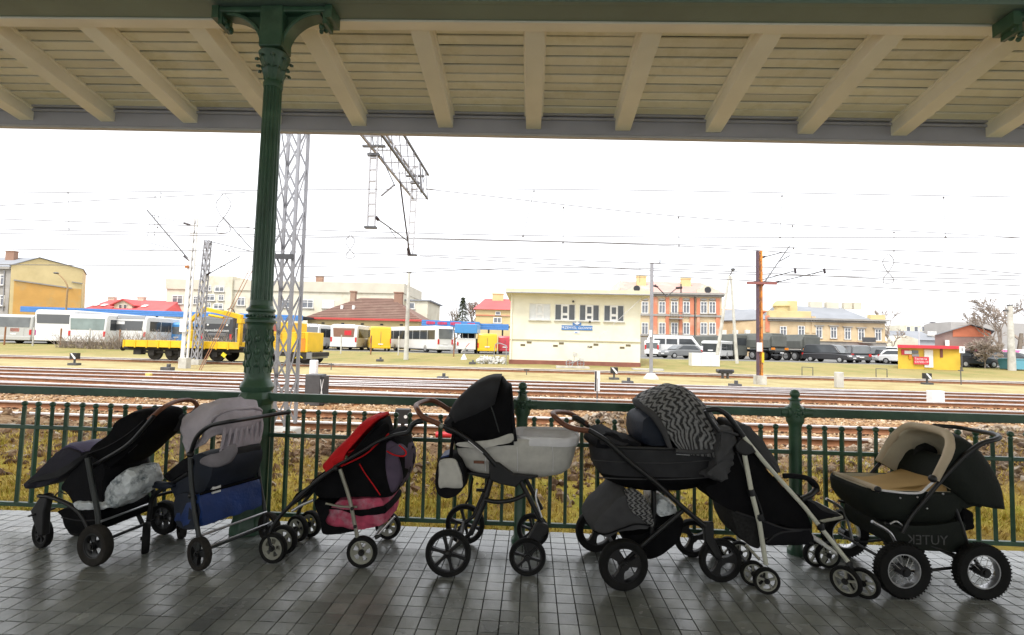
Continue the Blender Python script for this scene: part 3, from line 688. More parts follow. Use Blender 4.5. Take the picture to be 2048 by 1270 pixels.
strut(m1, 'cantilever_arm', (380, 522), (294, 420), Y, .035); strut(m1, 'tie_rod', (383, 450), (303, 430), Y, .018); strut(m1, 'registration_tube', (353, 500), (293, 484), Y, .02); strut(m1, 'steady_arm', (324, 497), (290, 501), Y, .013); strut(m1, 'hanger', (302, 433), (293, 484), Y, .008); ins(m1, (380, 522), (368, 512), Y); ins(m1, (381, 450), (368, 446), Y)
obj('number_plate', MB().box(at(371, 651, Y)-[0, .2, 0], (.34, .02, .7)), BWHITE, m1, 0); obj('colour_band', MB().box(at(376, 534, Y)-[.0, .09, 0], (.22, .02, .14)), ORNG, m1, 0)
Y = 29.2; b0 = at(392, 727, Y); b0[2] = gz(b0[0], Y); tp = at(410, 480, Y); tp[0] = b0[0]+.3
m2 = thing('catenary_mast', 'grey lattice mast beside the white one, wires fanning from its top', 'mast', b0, 'masts carrying the overhead wires')
lattice_part(m2, b0+[0, 0, .3], tp, .20, .14, .18, .12, 11, .06, .06, GALV); obj('footing', MB().box(b0+[0, 0, .1], (.8, .7, .45)), CONC, m2, 0)
strut(m2, 'tie_rod', (412, 481), (505, 503), Y, .03); strut(m2, 'tie_rod', (420, 487), (478, 512), Y, .02); strut(m2, 'cantilever_arm', (411, 551), (480, 513), Y, .028); strut(m2, 'registration_tube', (440, 535), (498, 548), Y, .016); ins(m2, (411, 551), (421, 545), Y)
strut(m2, 'guy_wire', (505, 540), (402, 740), Y, .022, RUST, 24.0); strut(m2, 'guy_wire', (498, 540), (398, 740), Y, .022, RUST, 24.0)
strut(m2, 'cantilever_arm', (446, 434), (505, 500), Y, .03); strut(m2, 'tie_rod', (458, 445), (520, 460), Y, .018)
# grey post right of the signal box, orange mast, leaning double lamp, concrete posts
Y = 27; b0 = at(1302, 750, Y); b0[2] = gz(b0[0], Y); tp = at(1302, 527, Y); tp[0] = b0[0]
m3 = thing('catenary_mast', 'grey mast standing at the right corner of the signal box', 'mast', b0, 'masts carrying the overhead wires')
obj('post', MB().bar(b0, tp, .17, .17, (0, 1, 0)), GALV, m3, 0, bevel=.02); obj('footing', MB().lathe([(.45, -.05), (.4, .1), (.2, .32)], b0, n=12), CONC, m3, 40)
strut(m3, 'top_arm', (1300, 526), (1320, 526), Y, .025); strut(m3, 'top_arm', (1320, 527), (1320, 519), Y, .03); ins(m3, (1302, 570), (1316, 574), Y, .05); strut(m3, 'cantilever_arm', (1310, 569), (1333, 593), Y, .03); strut(m3, 'cantilever_arm', (1333, 593), (1355, 575), Y, .03); ins(m3, (1352, 576), (1364, 575), Y, .07); strut(m3, 'cantilever_end', (1362, 568), (1362, 586), Y, .04)
obj('number_plate', MB().box(at(1300, 667, Y)-[0, .12, 0], (.16, .02, .4)), BWHITE, m3, 0)
Y = 24.5; b0 = at(1520, 768, Y); b0[2] = gz(b0[0], Y); tp = at(1517, 502, Y); tp[0] = b0[0]
m4 = thing('catenary_mast', 'rusty orange and brown mast with long wire arms on the right', 'mast', b0, 'masts carrying the overhead wires')
obj('channel', MB().bar(b0+[.07, 0, 0], tp+[.07, 0, 0], .10, .16, (0, 1, 0)), ORNG, m4, 0); obj('channel', MB().bar(b0+[-.10, 0, 0], tp+[-.10, 0, 0], .09, .16, (0, 1, 0)), mat('brown_primer', (.09, .055, .075), .7, 0, .3, 2), m4, 0)
m = MB()
for k in range(14): q = b0+(tp-b0)*(k/14); q2 = b0+(tp-b0)*((k+1)/14); m.bar(q+[-.08, -.06, 0], q2+[.06, -.06, 0], .02, .05, (0, 1, 0))
obj('lacing_bars', m, RUST, m4, 0); obj('footing', MB().box(b0+[0, 0, .1], (.45, .45, .7)), CONC, m4, 0)
obj('cross_channel', MB().box(at(1521, 567, Y)-[0, .14, 0], (1.45, .1, .12)), mat('red_brown_paint', (.25, .09, .08), .6), m4, 0)
for a, b_ in (((1525, 570), (1579, 492)), ((1558, 523), (1580, 511)), ((1524, 515), (1567, 504)), ((1500, 566), (1592, 541)), ((1548, 566), (1650, 541))): strut(m4, 'cantilever_arm', a, b_, Y, .028)
for a, b_ in (((1590, 537), (1591, 547)), ((1648, 537), (1650, 547)), ((1548, 566), (1558, 563)), ((1520, 516), (1530, 513)), ((1524, 572), (1530, 563))): ins(m4, a, b_, Y, .055)
obj('steady_arm', MB().tube(spl([at(1618, 556, Y), at(1628, 548, Y), at(1645, 543, Y)], 5), .012, 5).tube(spl([at(1530, 562, Y), at(1555, 554, Y), at(1575, 558, Y)], 5), .012, 5), DSTEEL, m4, 40)
obj('number_plate', MB().box(at(1518, 694, Y)-[.05, .16, 0], (.26, .02, .44)), BWHITE, m4, 0)
obj('colour_band', MB().box(at(1524, 715, Y)-[.0, .1, 0], (.11, .02, .5)), mat('yellow_band', (.7, .5, .02), .6), m4, 0)
Y = 43; b0 = at(1432, 726, Y); b0[2] = gz(b0[0], Y); b1_ = at(1474, 728, Y); b1_[2] = gz(b1_[0], Y); tp = at(1459, 552, Y)
lp = thing('double_lamp_post', 'concrete A-shaped lamp post with one round lamp, before the white bus', 'lamp post', b0)
obj('leg', MB().tube([b0, tp+[-.05, 0, 0]], [.17, .11], 8), CONC, lp, 40); obj('leg', MB().tube([b1_, tp+[.12, 0, 0]], [.15, .10], 8), CONC, lp, 40)
obj('lamp', MB().tube([tp, tp+[.25, 0, .5]], .05, 6).sphere(at(1466, 539, Y), .2, 12, 8, (1, .6, .7)), DSTEEL, lp, 40)
def cpost(x, ybase, ytop, Y, label, r=(.19, .10), arm=False):
    b0 = at(x, ybase, Y); b0[2] = gz(b0[0], Y); tp = at(x, ytop, Y); tp[0] = b0[0]
    t = thing('concrete_post', label, 'post', b0); obj('shaft', MB().tube([b0, tp], list(r), 10), CONC, t, 40)
    obj('cap', MB().box(tp+[-.0, 0, .05], (.35, .2, .12)), DSTEEL, t, 0); return t, tp
cpost(812, 718, 546, 39, 'slim white concrete post standing before the white coaches', (.20, .11))
t, tp = cpost(2024, 740, 612, 43, 'thick concrete post near the right edge before the pink bus', (.28, .18)); obj('crossarm', MB().box(tp+[-.2, 0, -.4], (.7, .12, .14)), DSTEEL, t, 0)

# overhead wires: (label, [(px, py, Y), ...])
WL = [('uppermost overhead wire, sloping from the left edge behind the column', [(0, 386, 13.5), (1000, 378, 13.8), (2048, 394, 14.2)]), ('overhead wire meeting the uppermost one near the column', [(0, 411, 17), (490, 385, 17.2)]), ('long overhead wire falling to the right from the hanging beam', [(850, 378, 14.6), (1400, 436, 15.5), (2048, 476, 17)]),
      ('level overhead wire just above the arm of the left white mast', [(0, 438, 19), (1000, 470, 19), (2048, 476, 19.5)]), ('overhead wire passing the top of the left white mast', [(0, 458, 20.5), (1000, 480, 20.5), (2048, 508, 20.5)]), ('overhead wire along the tops of the left arms', [(0, 467, 24.5), (600, 474, 24.5), (1400, 494, 24.5), (2048, 548, 24.5)]),
      ('overhead wire at the steady arm of the left mast', [(0, 498, 24.5), (700, 506, 24.5), (1400, 530, 24.5), (2048, 552, 24.5)]), ('overhead wire over the blue bus station roof', [(0, 529, 31), (1000, 540, 31), (2048, 590, 31)]), ('faint far overhead wire crossing behind the signal box roof', [(600, 555, 33), (1200, 535, 33), (2048, 572, 33)]), ('overhead wire passing over the lamp post', [(840, 512, 28), (1400, 545, 28), (2048, 560, 28)])]
for lab, pts in WL:
    P_ = [at(*q) for q in pts]
    d0, d1 = P_[1]-P_[0], P_[-1]-P_[-2]
    if pts[0][0] <= 0: P_ = [P_[0]-unit(d0)*30]+P_
    if pts[-1][0] >= 2048: P_ = P_+[P_[-1]+unit(d1)*30]
    solo('overhead_wire', MB().tube(spl(P_, 8), .00085*pts[0][2], 5), WIRE, lab, 'wire', 'overhead wires')
drops = [(1068, 382, 1046, 473, 14), (1564, 392, 1560, 475, 14.2), (1887, 395, 1891, 474, 14.4), (1127, 415, 1126, 486, 15), (1357, 435, 1358, 492, 15.4), (1585, 452, 1587, 497, 15.8), (1788, 465, 1788, 502, 16.4), (322, 386, 315, 455, 17), (136, 386, 138, 458, 17), (310, 392, 309, 470, 19)]
DLAB = ['above the left half of the signal box', 'right above the orange mast', 'farthest right, high in the sky', 'above the middle of the signal box', 'just right of the signal box, in the sky', 'just right of the orange mast', 'left of the looped jumper cable', 'left of the white mast, at its top', 'farthest left', 'beside the left mast arm']
for k, (xa, ya, xb, yb_, Y) in enumerate(drops):
    solo('dropper_wire', MB().tube([at(xa, ya, Y), at(xb, yb_, Y)], .0006*Y, 4).sphere(at(xa, ya, Y), .03, 6, 4).sphere(at(xb, yb_, Y), .03, 6, 4), WIRE, 'thin dropper between overhead wires, '+DLAB[k], 'wire', 'droppers between the overhead wires')
def loop(label, c, Y, s=1.):
    x, y = c; pts = [(x, y), (x-14*s, y+20*s), (x-4*s, y+44*s), (x+12*s, y+62*s), (x+14*s, y+74*s), (x+2*s, y+78*s), (x-12*s, y+76*s), (x-10*s, y+62*s), (x+4*s, y+44*s), (x+16*s, y+20*s), (x+4*s, y)]
    solo('jumper_cable', MB().tube(spl([at(a, b_, Y) for a, b_ in pts], 5), .0008*Y, 5), WIRE, label, 'cable')
loop('figure of eight jumper cable left of the column', (446, 388), 20); loop('figure of eight jumper cable right of the column', (700, 470), 24, .6); loop('looped jumper cable on the right above the beige building', (1776, 508), 24, .75)

# ------------------------------------------------------------------ signal box
CRW = mat('cream_render', (.76, .735, .60), .8, 0, .06, .8, .1, 8, dirt=(.70, .665, .52), dscale=.5); BRWN = mat('brown_plinth', (.24, .10, .075), .8, 0, .15, 2)
Y = 38.; SB = lambda x, y: at(980+x/5.291, 520+y/5.291, Y)
l, r_ = SB(212, 700)[0], SB(1592, 700)[0]; zb = gz((l+r_)/2, Y)-.1; zr = (SB(230, 348)[2]+SB(1600, 398)[2])/2; zp = (SB(215, 1055)[2]+SB(1590, 1085)[2])/2; zl = (SB(205, 840)[2]+SB(1590, 870)[2])/2
sb = thing('signal_box', 'cream flat roofed signal box with four wide windows and a blue station sign', 'building', ((l+r_)/2, Y+3, zb))
wx = [(415, 640), (685, 905), (945, 1160), (1205, 1422)]; wz0, wz1 = SB(800, 640)[2], SB(800, 465)[2]
m = MB(); D_ = 6.
def wall_box(x0, x1, z0, z1, y0=Y, th=.3): m.box(((x0+x1)/2, y0+th/2, (z0+z1)/2), (x1-x0, th, z1-z0))
edges = [l]+[q for a, b_ in wx for q in (SB(a, 550)[0], SB(b_, 550)[0])]+[r_]
wall_box(l, r_, zp, wz0); wall_box(l, r_, wz1, zr)
for k in range(0, len(edges), 2): wall_box(edges[k], edges[k+1], wz0, wz1)
m.box((l+.15, Y+D_/2+.15, (zp+zr)/2), (.3, D_-.3, zr-zp)); m.box((r_-.15, Y+D_/2+.15, (zp+zr)/2), (.3, D_-.3, zr-zp)); m.box(((l+r_)/2, Y+D_-.15, (zp+zr)/2), (r_-l-.6, .3, zr-zp))
obj('wall', m, CRW, sb, 0)
obj('plinth', MB().box(((l+r_)/2, Y+D_/2, (zb+zp)/2), (r_-l+.06, D_+.06, zp-zb)), BRWN, sb, 0)
obj('floor_ledge', MB().box(((l+r_)/2, Y-.02, zl), (r_-l+.1, .1, .06)), mat('ledge', (.42, .38, .24), .8), sb, 0)
ro = SB(1690, 395)[0]
rf = obj('roof', MB().box(((l-.35+ro)/2, Y+D_/2-.3, zr+.16), (ro-l+.35, D_+1.6, .34)), mat('roof_edge', (.62, .57, .42), .8, 0, .08, 2), sb, 0)
obj('roof_vent', MB().box((SB(570, 300)[0], Y+2, zr+.45), (.7, .6, .3)), CONC, rf, 0)
FRM = mat('white_frame', (.75, .75, .73), .5); DGL = glass('dark_glass', (.10, .11, .12), .1); BLIND = mat('white_blind', (.68, .70, .70), .7, 0, .05, 6)
for k, (a, b_) in enumerate(wx):
    x0, x1 = SB(a, 550)[0], SB(b_, 550)[0]; wf = obj('window', MB().box(((x0+x1)/2, Y+.12, wz1-.03), (x1-x0, .08, .06)).box(((x0+x1)/2, Y+.12, wz0+.03), (x1-x0, .08, .06)).box((x0+.03, Y+.12, (wz0+wz1)/2), (.06, .08, wz1-wz0-.12)).box((x1-.03, Y+.12, (wz0+wz1)/2), (.06, .08, wz1-wz0-.12)), FRM, sb, 0)
    w3 = (x1-x0)/3.3; xm = (x0+x1)/2
    for xa, xb, mt in ((x0+.06, xm-w3/2, BLIND if k == 0 else DGL), (xm+w3/2, x1-.06, BLIND if k == 0 else DGL)): obj('pane', MB().box(((xa+xb)/2, Y+.14, (wz0+wz1)/2), (xb-xa, .02, wz1-wz0-.12)), mt, wf, 0)
    zs = wz0+(wz1-wz0)*.38; fr = MB()
    for xa in (xm-w3/2, xm+w3/2): fr.box((xa, Y+.1, (wz0+wz1)/2), (.14, .06, wz1-wz0-.122))
    fr.box((xm, Y+.1, zs), (w3-.14, .06, .2)).box((xm, Y+.1, wz1-.12), (w3-.14, .06, .12)).box((xm, Y+.1, wz0+.12), (w3-.14, .06, .12)); obj('sash', fr, FRM, wf, 0)
    for za, zb_ in ((wz0+.18, zs-.1), (zs+.1, wz1-.18)): obj('pane', MB().box((xm, Y+.12, (za+zb_)/2), (w3-.16, .02, zb_-za)), BLIND if k == 0 else DGL, wf, 0)
    obj('sill', MB().box((xm, Y-.03, wz0-.05), (x1-x0+.1, .22, .06)), CONC, wf, 0)
VENT = mat('vent_brick', (.16, .13, .08), .8)
for x, y in ((348, 899), (414, 872), (692, 908), (755, 882), (1057, 920), (1121, 896), (1398, 928), (1462, 904)):
    q = SB(x, y); obj('air_brick', MB().box((q[0], Y-.005, q[2]), (.37, .03, .16)), VENT, sb, 0)
obj('gutter', MB().tube([(l-.3, Y-1.08, zr+.02), (ro-.05, Y-1.08, zr+.02)], .06, 8), GALV, sb, 40); obj('downpipe', MB().tube([(l+.12, Y-.07, zp), (l+.12, Y-.07, zr-.05)], .05, 8), CRW, sb, 40); obj('wall_lamp', MB().sphere(SB(880, 440)-[0, .1, 0], .09, 8, 6), DSTEEL, sb, 40); obj('wall_lamp', MB().sphere(SB(1055, 655)-[0, .12, 0], .1, 8, 6), DSTEEL, sb, 40)
obj('cable_stay', MB().tube([at(1150, 720, 37.2), at(1290, 590, 37.2)], .018, 5), PALEP, sb, 40)
SBLU = mat('sign_blue', (.04, .16, .42), .45, 0, .08, 3)
q = SB(920, 718); sg = obj('station_sign', MB().box((q[0], Y-.03, q[2]), (2.42, .05, .36)), SBLU, sb, 0, label='blue board with the white station name')
text_mesh('sign_lettering', 'PRZEMYŚL GŁÓWNY', .265, (q[0], Y-.058, q[2]-.01), (1, 0, 0), (0, 0, 1), BWHITE, sg)
q = SB(920, 671); lg = obj('logo_board', MB().box((q[0], Y-.03, q[2]), (.66, .05, .24)), SBLU, sb, 0)
obj('winged_emblem', MB().prism([(q[0]+a*.33, Y-.058, q[2]+c_*.12) for a, c_ in ((-1, .75), (-.25, .55), (-.12, .9), (.12, .9), (.25, .55), (1, .75), (.5, -.2), (.15, -.75), (-.15, -.75), (-.5, -.2))], (0, .002, 0)), BWHITE, lg, 0)
q = SB(918, 764); lg = obj('code_plate', MB().box((q[0], Y-.03, q[2]), (.42, .04, .2)), BWHITE, sb, 0)
obj('code_mark', MB().box((q[0]-.05, Y-.052, q[2]-.02), (.22, .004, .07)), SBLU, lg, 0)
# things in front of the signal box
b0 = at(1150, 733, 36.4); b0[2] = gz(b0[0], 36.4)
tr = thing('hand_trolley', 'small rusty two wheeled trolley leaning by the signal box wall', 'trolley', b0)
for sx in (-.42, .42): obj('wheel', MB().ring(b0+[sx, 0, .3], (0, 1, 0), .25, .035, 20, 6), GALV, tr, 40); obj('spokes', MB().bar(b0+[sx-.25, 0, .3], b0+[sx+.25, 0, .3], .03, .03).bar(b0+[sx, 0, .05], b0+[sx, 0, .55], .03, .03, (0, 1, 0)), GALV, tr, 0)
obj('frame', MB().bar(b0+[-.42, -.05, .3], b0+[.5, -.05, .62], .04, .05).bar(b0+[-.1, -.05, .3], b0+[-.05, -.05, 1.1], .04, .05, (0, 1, 0)).bar(b0+[-.15, -.05, 1.1], b0+[.15, -.05, 1.05], .04, .05), OLIVE if 'OLIVE' in globals() else GALV, tr, 0)
[obj('tool_box', MB().box(b0+q_, (.33, .3, .25)), CONC, tr, 0, bevel=.03) for q_ in ([.0, 0, .95], [.5, 0, .6])]
solo('concrete_slab', MB().box(at(1145, 736, 35.6)*[1, 1, 0]+[0, 0, gz(3.2, 35.6)+.05], (2.4, .8, .16)), CONC, 'flat concrete slab lying before the signal box', 'slab')
solo('concrete_slab', MB().box(at(1295, 740, 35.6)*[1, 1, 0]+[0, 0, gz(9, 35.6)+.05], (2.2, .7, .16)), CONC, 'concrete slab lying by the right corner of the signal box', 'slab')
b0 = at(1012, 722, 37); b0[2] = gz(b0[0], 37); hr = thing('pipe_handrail', 'bent pipe handrail at the left corner of the signal box', 'handrail', b0)
obj('pipe', MB().tube(spl([b0, b0+[0, 0, 1.25], b0+[-.1, .1, 1.5], b0+[-.9, .8, 1.55], b0+[-1.0, .9, .0]], 4), .035, 6), GALV, hr, 40)
P, S = [], []
for k in range(160):
    x = at(1000, 715, 37.6)[0]-rd.uniform(-.3, 1.8); y = 37.2+rd.uniform(0, 2.2); P.append((x, y, gz(x, y)+rd.uniform(0, .35))); S.append(rd.uniform(.08, .2))
rocks('rubble', P, S, CONC, 'pale rubble heaped at the left corner of the signal box')
# point machines, switch lanterns, marker stones and signals
def pos(px, py, Y): q = at(px, py, Y); q[2] = gz(q[0], Y); return q
def lantern(px, py, Y, label, s=.78):
    b = pos(px, py, Y); t = thing('switch_lantern', label, 'signal', b, 'switch lanterns between the tracks')
    obj('stand', MB().cyl(b, b+[0, 0, .42*s], .05, None, 8).box(b+[0, 0, .05], (.5, .3, .12)), DSTEEL, t, 0); obj('lantern_box', MB().box(b+[0, 0, .62*s], (.46*s, .32*s, .42*s)), BBLACK, t, 0)
    obj('white_stripe', MB().prism([b+np.array([a*s, -.164*s, (.62+c_)*s]) for a, c_ in ((-.2, .19), (-.08, .19), (.2, -.1), (.2, -.2), (.1, -.2))], (0, .002, 0)), BWHITE, t, 0)
lantern(148, 738, 25, 'black switch lantern with a white arrow, left of the yellow wagon'); lantern(1228, 756, 25.5, 'black switch lantern with a white arrow, below the signal box'); lantern(1854, 760, 29, 'black switch lantern with a white arrow, in front of the yellow kiosk')
def marker(px, py, ytop, Y, wd, mt, label, name='marker_stone'):
    b = pos(px, py, Y); h = at(px, ytop, Y)[2]-b[2]; o = solo(name, MB().box(b+[0, 0, h/2], (wd, wd*.7, h)), mt, label, 'marker', smooth=0, bevel=.03)
marker(1678, 765, 744, 24, .34, CONC, 'white marker stone right of the orange mast'); marker(1871, 792, 781, 17.6, .42, BWHITE, 'low white marker base between the right hand tracks'); marker(297, 757, 746, 19.8, .22, mat('marker_yellow', (.7, .55, .15), .6), 'small yellow marker post on the left tracks')
solo('marker_tip', MB().box(pos(1871, 781, 17.6)+[0, 0, .28], (.14, .12, .16)), SREDM, 'red tip standing on the low white marker base', 'marker')
b = pos(1194, 805, 14.9); t = thing('track_sign', 'narrow black and white sign post behind the middle railing post', 'sign', b); obj('post', MB().cyl(b, b+[0, 0, .8], .02, None, 6), DSTEEL, t, 40); obj('board', MB().box(b+[0, 0, .72], (.16, .03, .62)), BWHITE, t, 0); obj('board_band', MB().box(b+[-.05, -.017, .72], (.05, .004, .6)), BBLACK, t, 0)
b = pos(630, 800, 13.0); t = thing('signal_lantern', 'dark metal signal housing with a white post behind, right of the lattice mast', 'signal', b); hh = at(630, 748, 13.0)[2]-b[2]
obj('housing', MB().box(b+[0, 0, hh/2], (.42, .4, hh)), DSTEEL, t, 0, bevel=.02); obj('side_door', MB().box(b+[.26, -.03, hh/2], (.09, .34, hh*.9)), BBLACK, t, 0); obj('white_cross', MB().bar(b+[.225, -.205, hh*.2], b+[.30, -.205, hh*.85], .012, .03, (0, 1, 0)).bar(b+[.225, -.212, hh*.85], b+[.30, -.212, hh*.2], .012, .03, (0, 1, 0)), BWHITE, t, 0)
marker(627, 748, 720, 16.3, .25, BWHITE, 'white post standing behind the dark signal housing')
b = pos(805, 860, 9.0); t = thing('shunting_signal', 'small black ground signal with two white lamps near the red pushchair', 'signal', b); hh = at(805, 818, 9.0)[2]-b[2]
obj('housing', MB().box(b+[0, 0, hh-.13], (.27, .16, .27)), BBLACK, t, 0, bevel=.01); obj('stand', MB().cyl(b, b+[0, 0, hh-.2], .04, None, 8), DSTEEL, t, 40)
for sx in (-.1, .07): obj('lamp', MB().cyl(b+[sx, -.085, hh-.13], b+[sx, -.075, hh-.13], .032, None, 14), BWHITE, t, 40)
solo('red_can', MB().cyl(pos(872, 868, 8.7)+[0, 0, .09], pos(872, 868, 8.7)+[.28, 0, .1], .055, None, 12), SREDM, 'red metal cylinder lying behind the railing by the grey pram', 'can')
solo('white_box', MB().box(pos(1163, 842, 10.0)+[0, 0, .1], (.17, .15, .2)), BWHITE, 'small white block on the ballast above the brown pram handle', 'block')
def stake(px, py, ytop, Y, label, top=None):
    b = pos(px, py, Y); h = at(px, ytop, Y)[2]-b[2]; t = thing('track_stake', label, 'stake', b, 'thin stakes by the far tracks'); obj('rod', MB().cyl(b, b+[0, 0, h], .025, None, 6), DSTEEL, t, 40); obj('plate', MB().box(b+[0, 0, h*.8], (.3, .03, .06)), DSTEEL, t, 0)
stake(1053, 750, 738, 27, 'thin stake beside the track left of the signal box trolley'); stake(1922, 763, 734, 29.5, 'tall thin stake before the right hand car'); stake(662, 743, 726, 27, 'thin stake right of the yellow wagon'); stake(244, 756, 744, 22.5, 'thin stake below the yellow wagon')
b = pos(1450, 743, 29.3); t = thing('point_machine', 'black point machine on the grass left of the orange mast', 'machine', b)
obj('case', MB().box(b+[0, 0, .42], (.75, .5, .25)), BBLACK, t, 0, bevel=.05); obj('leg', MB().box(b+[-.15, 0, .15], (.08, .2, .32)), DSTEEL, t, 0); obj('leg', MB().box(b+[.15, 0, .15], (.08, .2, .32)), DSTEEL, t, 0); obj('motor', MB().cyl(b+[-.5, 0, .45], b+[.5, 0, .45], .11, None, 10), DSTEEL, t, 40)
for k, (px, py, Y, lab) in enumerate(((760, 715, 37, 'small dark stump in the grass before the white coach'), (945, 716, 37, 'small dark stump in the grass before the yellow van'), (1470, 766, 22.6, 'low dark point box beside the orange mast'), (1255, 768, 22.6, 'low dark point box below the signal box'), (885, 769, 22.4, 'low dark point box left of the grey pram'), (335, 741, 23.2, 'rusty T shaped track tool below the wagon'))):
    b = pos(px, py, Y); solo('ground_fitting', MB().box(b+[0, 0, .09], (.5, .35, .18)).box(b+[.05, 0, .25], (.14, .14, .16)), DSTEEL, lab, 'fitting', smooth=0, bevel=.02)
# ================================================================== town behind the tracks
def wallmat(n, c, d=None): return mat(n, c, .85, 0, .10, .5, .15, 4, dirt=d, dscale=.35)
PALEW = wallmat('pale_plaster', (.66, .62, .50), (.56, .50, .38)); PALEB = wallmat('pale_cornice', (.58, .54, .44))
YELW = wallmat('yellow_plaster', (.62, .50, .26), (.55, .44, .22)); OCHW = wallmat('ochre_plaster', (.60, .34, .10), (.50, .36, .16)); GRYW = wallmat('grey_rubble_wall', (.33, .31, .28), (.45, .42, .38))
PINKR = wallmat('red_roof', (.60, .12, .12)); TILR = wallmat('brown_tiles', (.20, .125, .10), (.27, .19, .15)); SALM = wallmat('salmon_render', (.58, .22, .13), (.60, .40, .28)); BEIG = wallmat('beige_render', (.62, .48, .30), (.50, .36, .22)); STON = wallmat('grey_stone', (.34, .32, .29), (.26, .25, .23))
SLAT = wallmat('grey_roof', (.26, .27, .29)); PRED = wallmat('pink_sheet_roof', (.52, .30, .26), (.60, .42, .36)); DARKB = wallmat('brown_wall', (.22, .15, .135), (.27, .19, .17)); ORB = wallmat('brick_red_panel', (.48, .16, .09)); BRIK = wallmat('chimney_brick', (.30, .18, .13), (.40, .30, .22)); BLUR = mat('blue_roof_sheet', (.07, .22, .52), .5, 0, .08, 2); DARK = mat('dark_recess', (.05, .05, .055), .8)
WG = glass('house_glass', (.16, .17, .19), .12); WFR = mat('house_frame', (.74, .73, .70), .6)
def win(par, x, z, w, h, Y, bars=(1, 1), mt=WG, fr=WFR, sill=True, dep=.05):
    m = MB(); t = min(.14, w*.12)
    m.box((x, Y-dep, z+h/2), (w+t, .1, t)).box((x, Y-dep, z-h/2), (w+t, .1, t)).box((x-w/2, Y-dep, z), (t, .1, h-t)).box((x+w/2, Y-dep, z), (t, .1, h-t))
    for k in range(bars[0]): m.box((x-w/2+w*(k+1)/(bars[0]+1), Y-dep, z), (t*.8, .09, h-t))
    for k in range(bars[1]): m.box((x, Y-dep-.003, z+h*.22-k*h*.5), (w-t, .09, t*.7))
    o = obj('window', m, fr, par, 0); obj('pane', MB().box((x, Y-.02, z), (w-t, .03, h-t)), mt, o, 0)
    if sill: obj('sill', MB().box((x, Y-.1, z-h/2-t), (w+3*t, .25, t)), STON, o, 0)
def bld(name, label, cat, x0, x1, Y, D, z1, mt, z0=.2):
    b = thing(name, label, cat, ((x0+x1)/2, Y+D/2, z0)); obj('wall', MB().box(((x0+x1)/2, Y+D/2, (z0+z1)/2), (x1-x0, D, z1-z0)), mt, b, 0); return b
def gable(par, x0, x1, y0, y1, ze, zr, mt, ridge='x', hip=0, over=.4, name='roof'):
    a, b_, c_, d_ = x0-over, x1+over, y0-over, y1+over; m = MB(); t = .15
    if ridge == 'x': R0, R1 = (a+hip, (c_+d_)/2, zr), (b_-hip, (c_+d_)/2, zr)
    else: R0, R1 = ((a+b_)/2, c_+hip, zr), ((a+b_)/2, d_-hip, zr)
    V = [(a, c_, ze), (b_, c_, ze), (b_, d_, ze), (a, d_, ze), R0, R1]
    Fc = [(0, 1, 5, 4), (2, 3, 4, 5), (1, 2, 5), (3, 0, 4), (3, 2, 1, 0)] if ridge == 'x' else [(0, 1, 4), (1, 2, 5, 4), (2, 3, 5), (3, 0, 4, 5), (3, 2, 1, 0)]
    m.add(V, Fc); return obj(name, m, mt, par, 0)
def chim(par, x, y, z0, z1, w=.9, mt=BRIK, d=.7): obj('chimney', MB().box((x, y, (z0+z1)/2), (w, d, z1-z0)).box((x, y, z1), (w+.15, d+.15, .15)), mt, par, 0)
Z1 = lambda x, y, Y: at(x/4.876, 480+y/4.876, Y)            # measured on enlargements of the photograph
Z2 = lambda x, y, Y: at(220+x/4.876, 540+y/4.876, Y)
Z3 = lambda x, y, Y: at(590+x/4.655, 530+y/4.655, Y)
Z5 = lambda x, y, Y: at(1230+x/4.234, 480+y/4.234, Y)
Z6 = lambda x, y, Y: at(1600+x/4.571, 540+y/4.571, Y)
# blank yellow gable on the left
G0 = at(19, 690, 70); GN = unit(np.array([-.66, .75, 0])); 
def ZG(x, y, off=0.):
    d = ray(x/4.876, 480+y/4.876); k = ((G0-EYE)@GN+off)/(d@GN); return EYE+d*k
b = thing('gabled_house', 'tall yellow house with a blank gable and ochre scar on the far left', 'house', ZG(450, 690)*[1, 1, 0]+[-2, 3, .2])
def gp(pts, off, low=2):
    q = [ZG(x, y, off) for x, y in pts]
    for k in range(low): q[k][2] = .2
    return q
obj('wall', MB().prism(gp([(95, 700), (800, 660), (808, 285), (430, 190), (385, 177), (110, 245)], 0), GN*9), YELW, b, 0)
obj('ochre_scar', MB().prism(gp([(130, 700), (790, 660), (795, 480), (700, 472), (140, 395)], -.06), GN*.05), OCHW, b, 0)
obj('string_course', MB().bar(ZG(135, 390, -.15), ZG(702, 470, -.15), .2, .18), STON, b, 0); obj('string_course', MB().bar(ZG(700, 408, -.15), ZG(805, 425, -.15), .2, .15), STON, b, 0)
obj('roof', MB().prism([ZG(90, 250, -.2), ZG(385, 172, -.2), ZG(385, 166, -.2), ZG(90, 243, -.2)], GN*9.4), SLAT, b, 0); obj('roof', MB().prism([ZG(385, 172, -.21), ZG(818, 288, -.21), ZG(818, 281, -.21), ZG(385, 165, -.21)], GN*9.4), SLAT, b, 0)
Y = 74; b = thing('grey_house', 'grey weathered house at the left edge beside the yellow gable', 'house', Z1(0, 690, Y)*[1, 1, 0]+[-3, 4, .2]); x1 = Z1(92, 500, Y)[0]; zt = Z1(50, 262, Y)[2]
obj('wall', MB().box((x1-6, Y+4, zt/2+.1), (12, 8, zt-.2)), GRYW, b, 0); gable(b, x1-12, x1, Y, Y+8, zt, zt+2.2, SLAT); q = Z1(112, 190, Y+3); chim(b, q[0], Y+3, zt, Z1(112, 112, Y+3)[2], 1.5, BRIK)
for x, y in ((10, 390), (10, 590)): q = Z1(x, y, Y); win(b, q[0], q[2], 1.1, 1.6, Y)
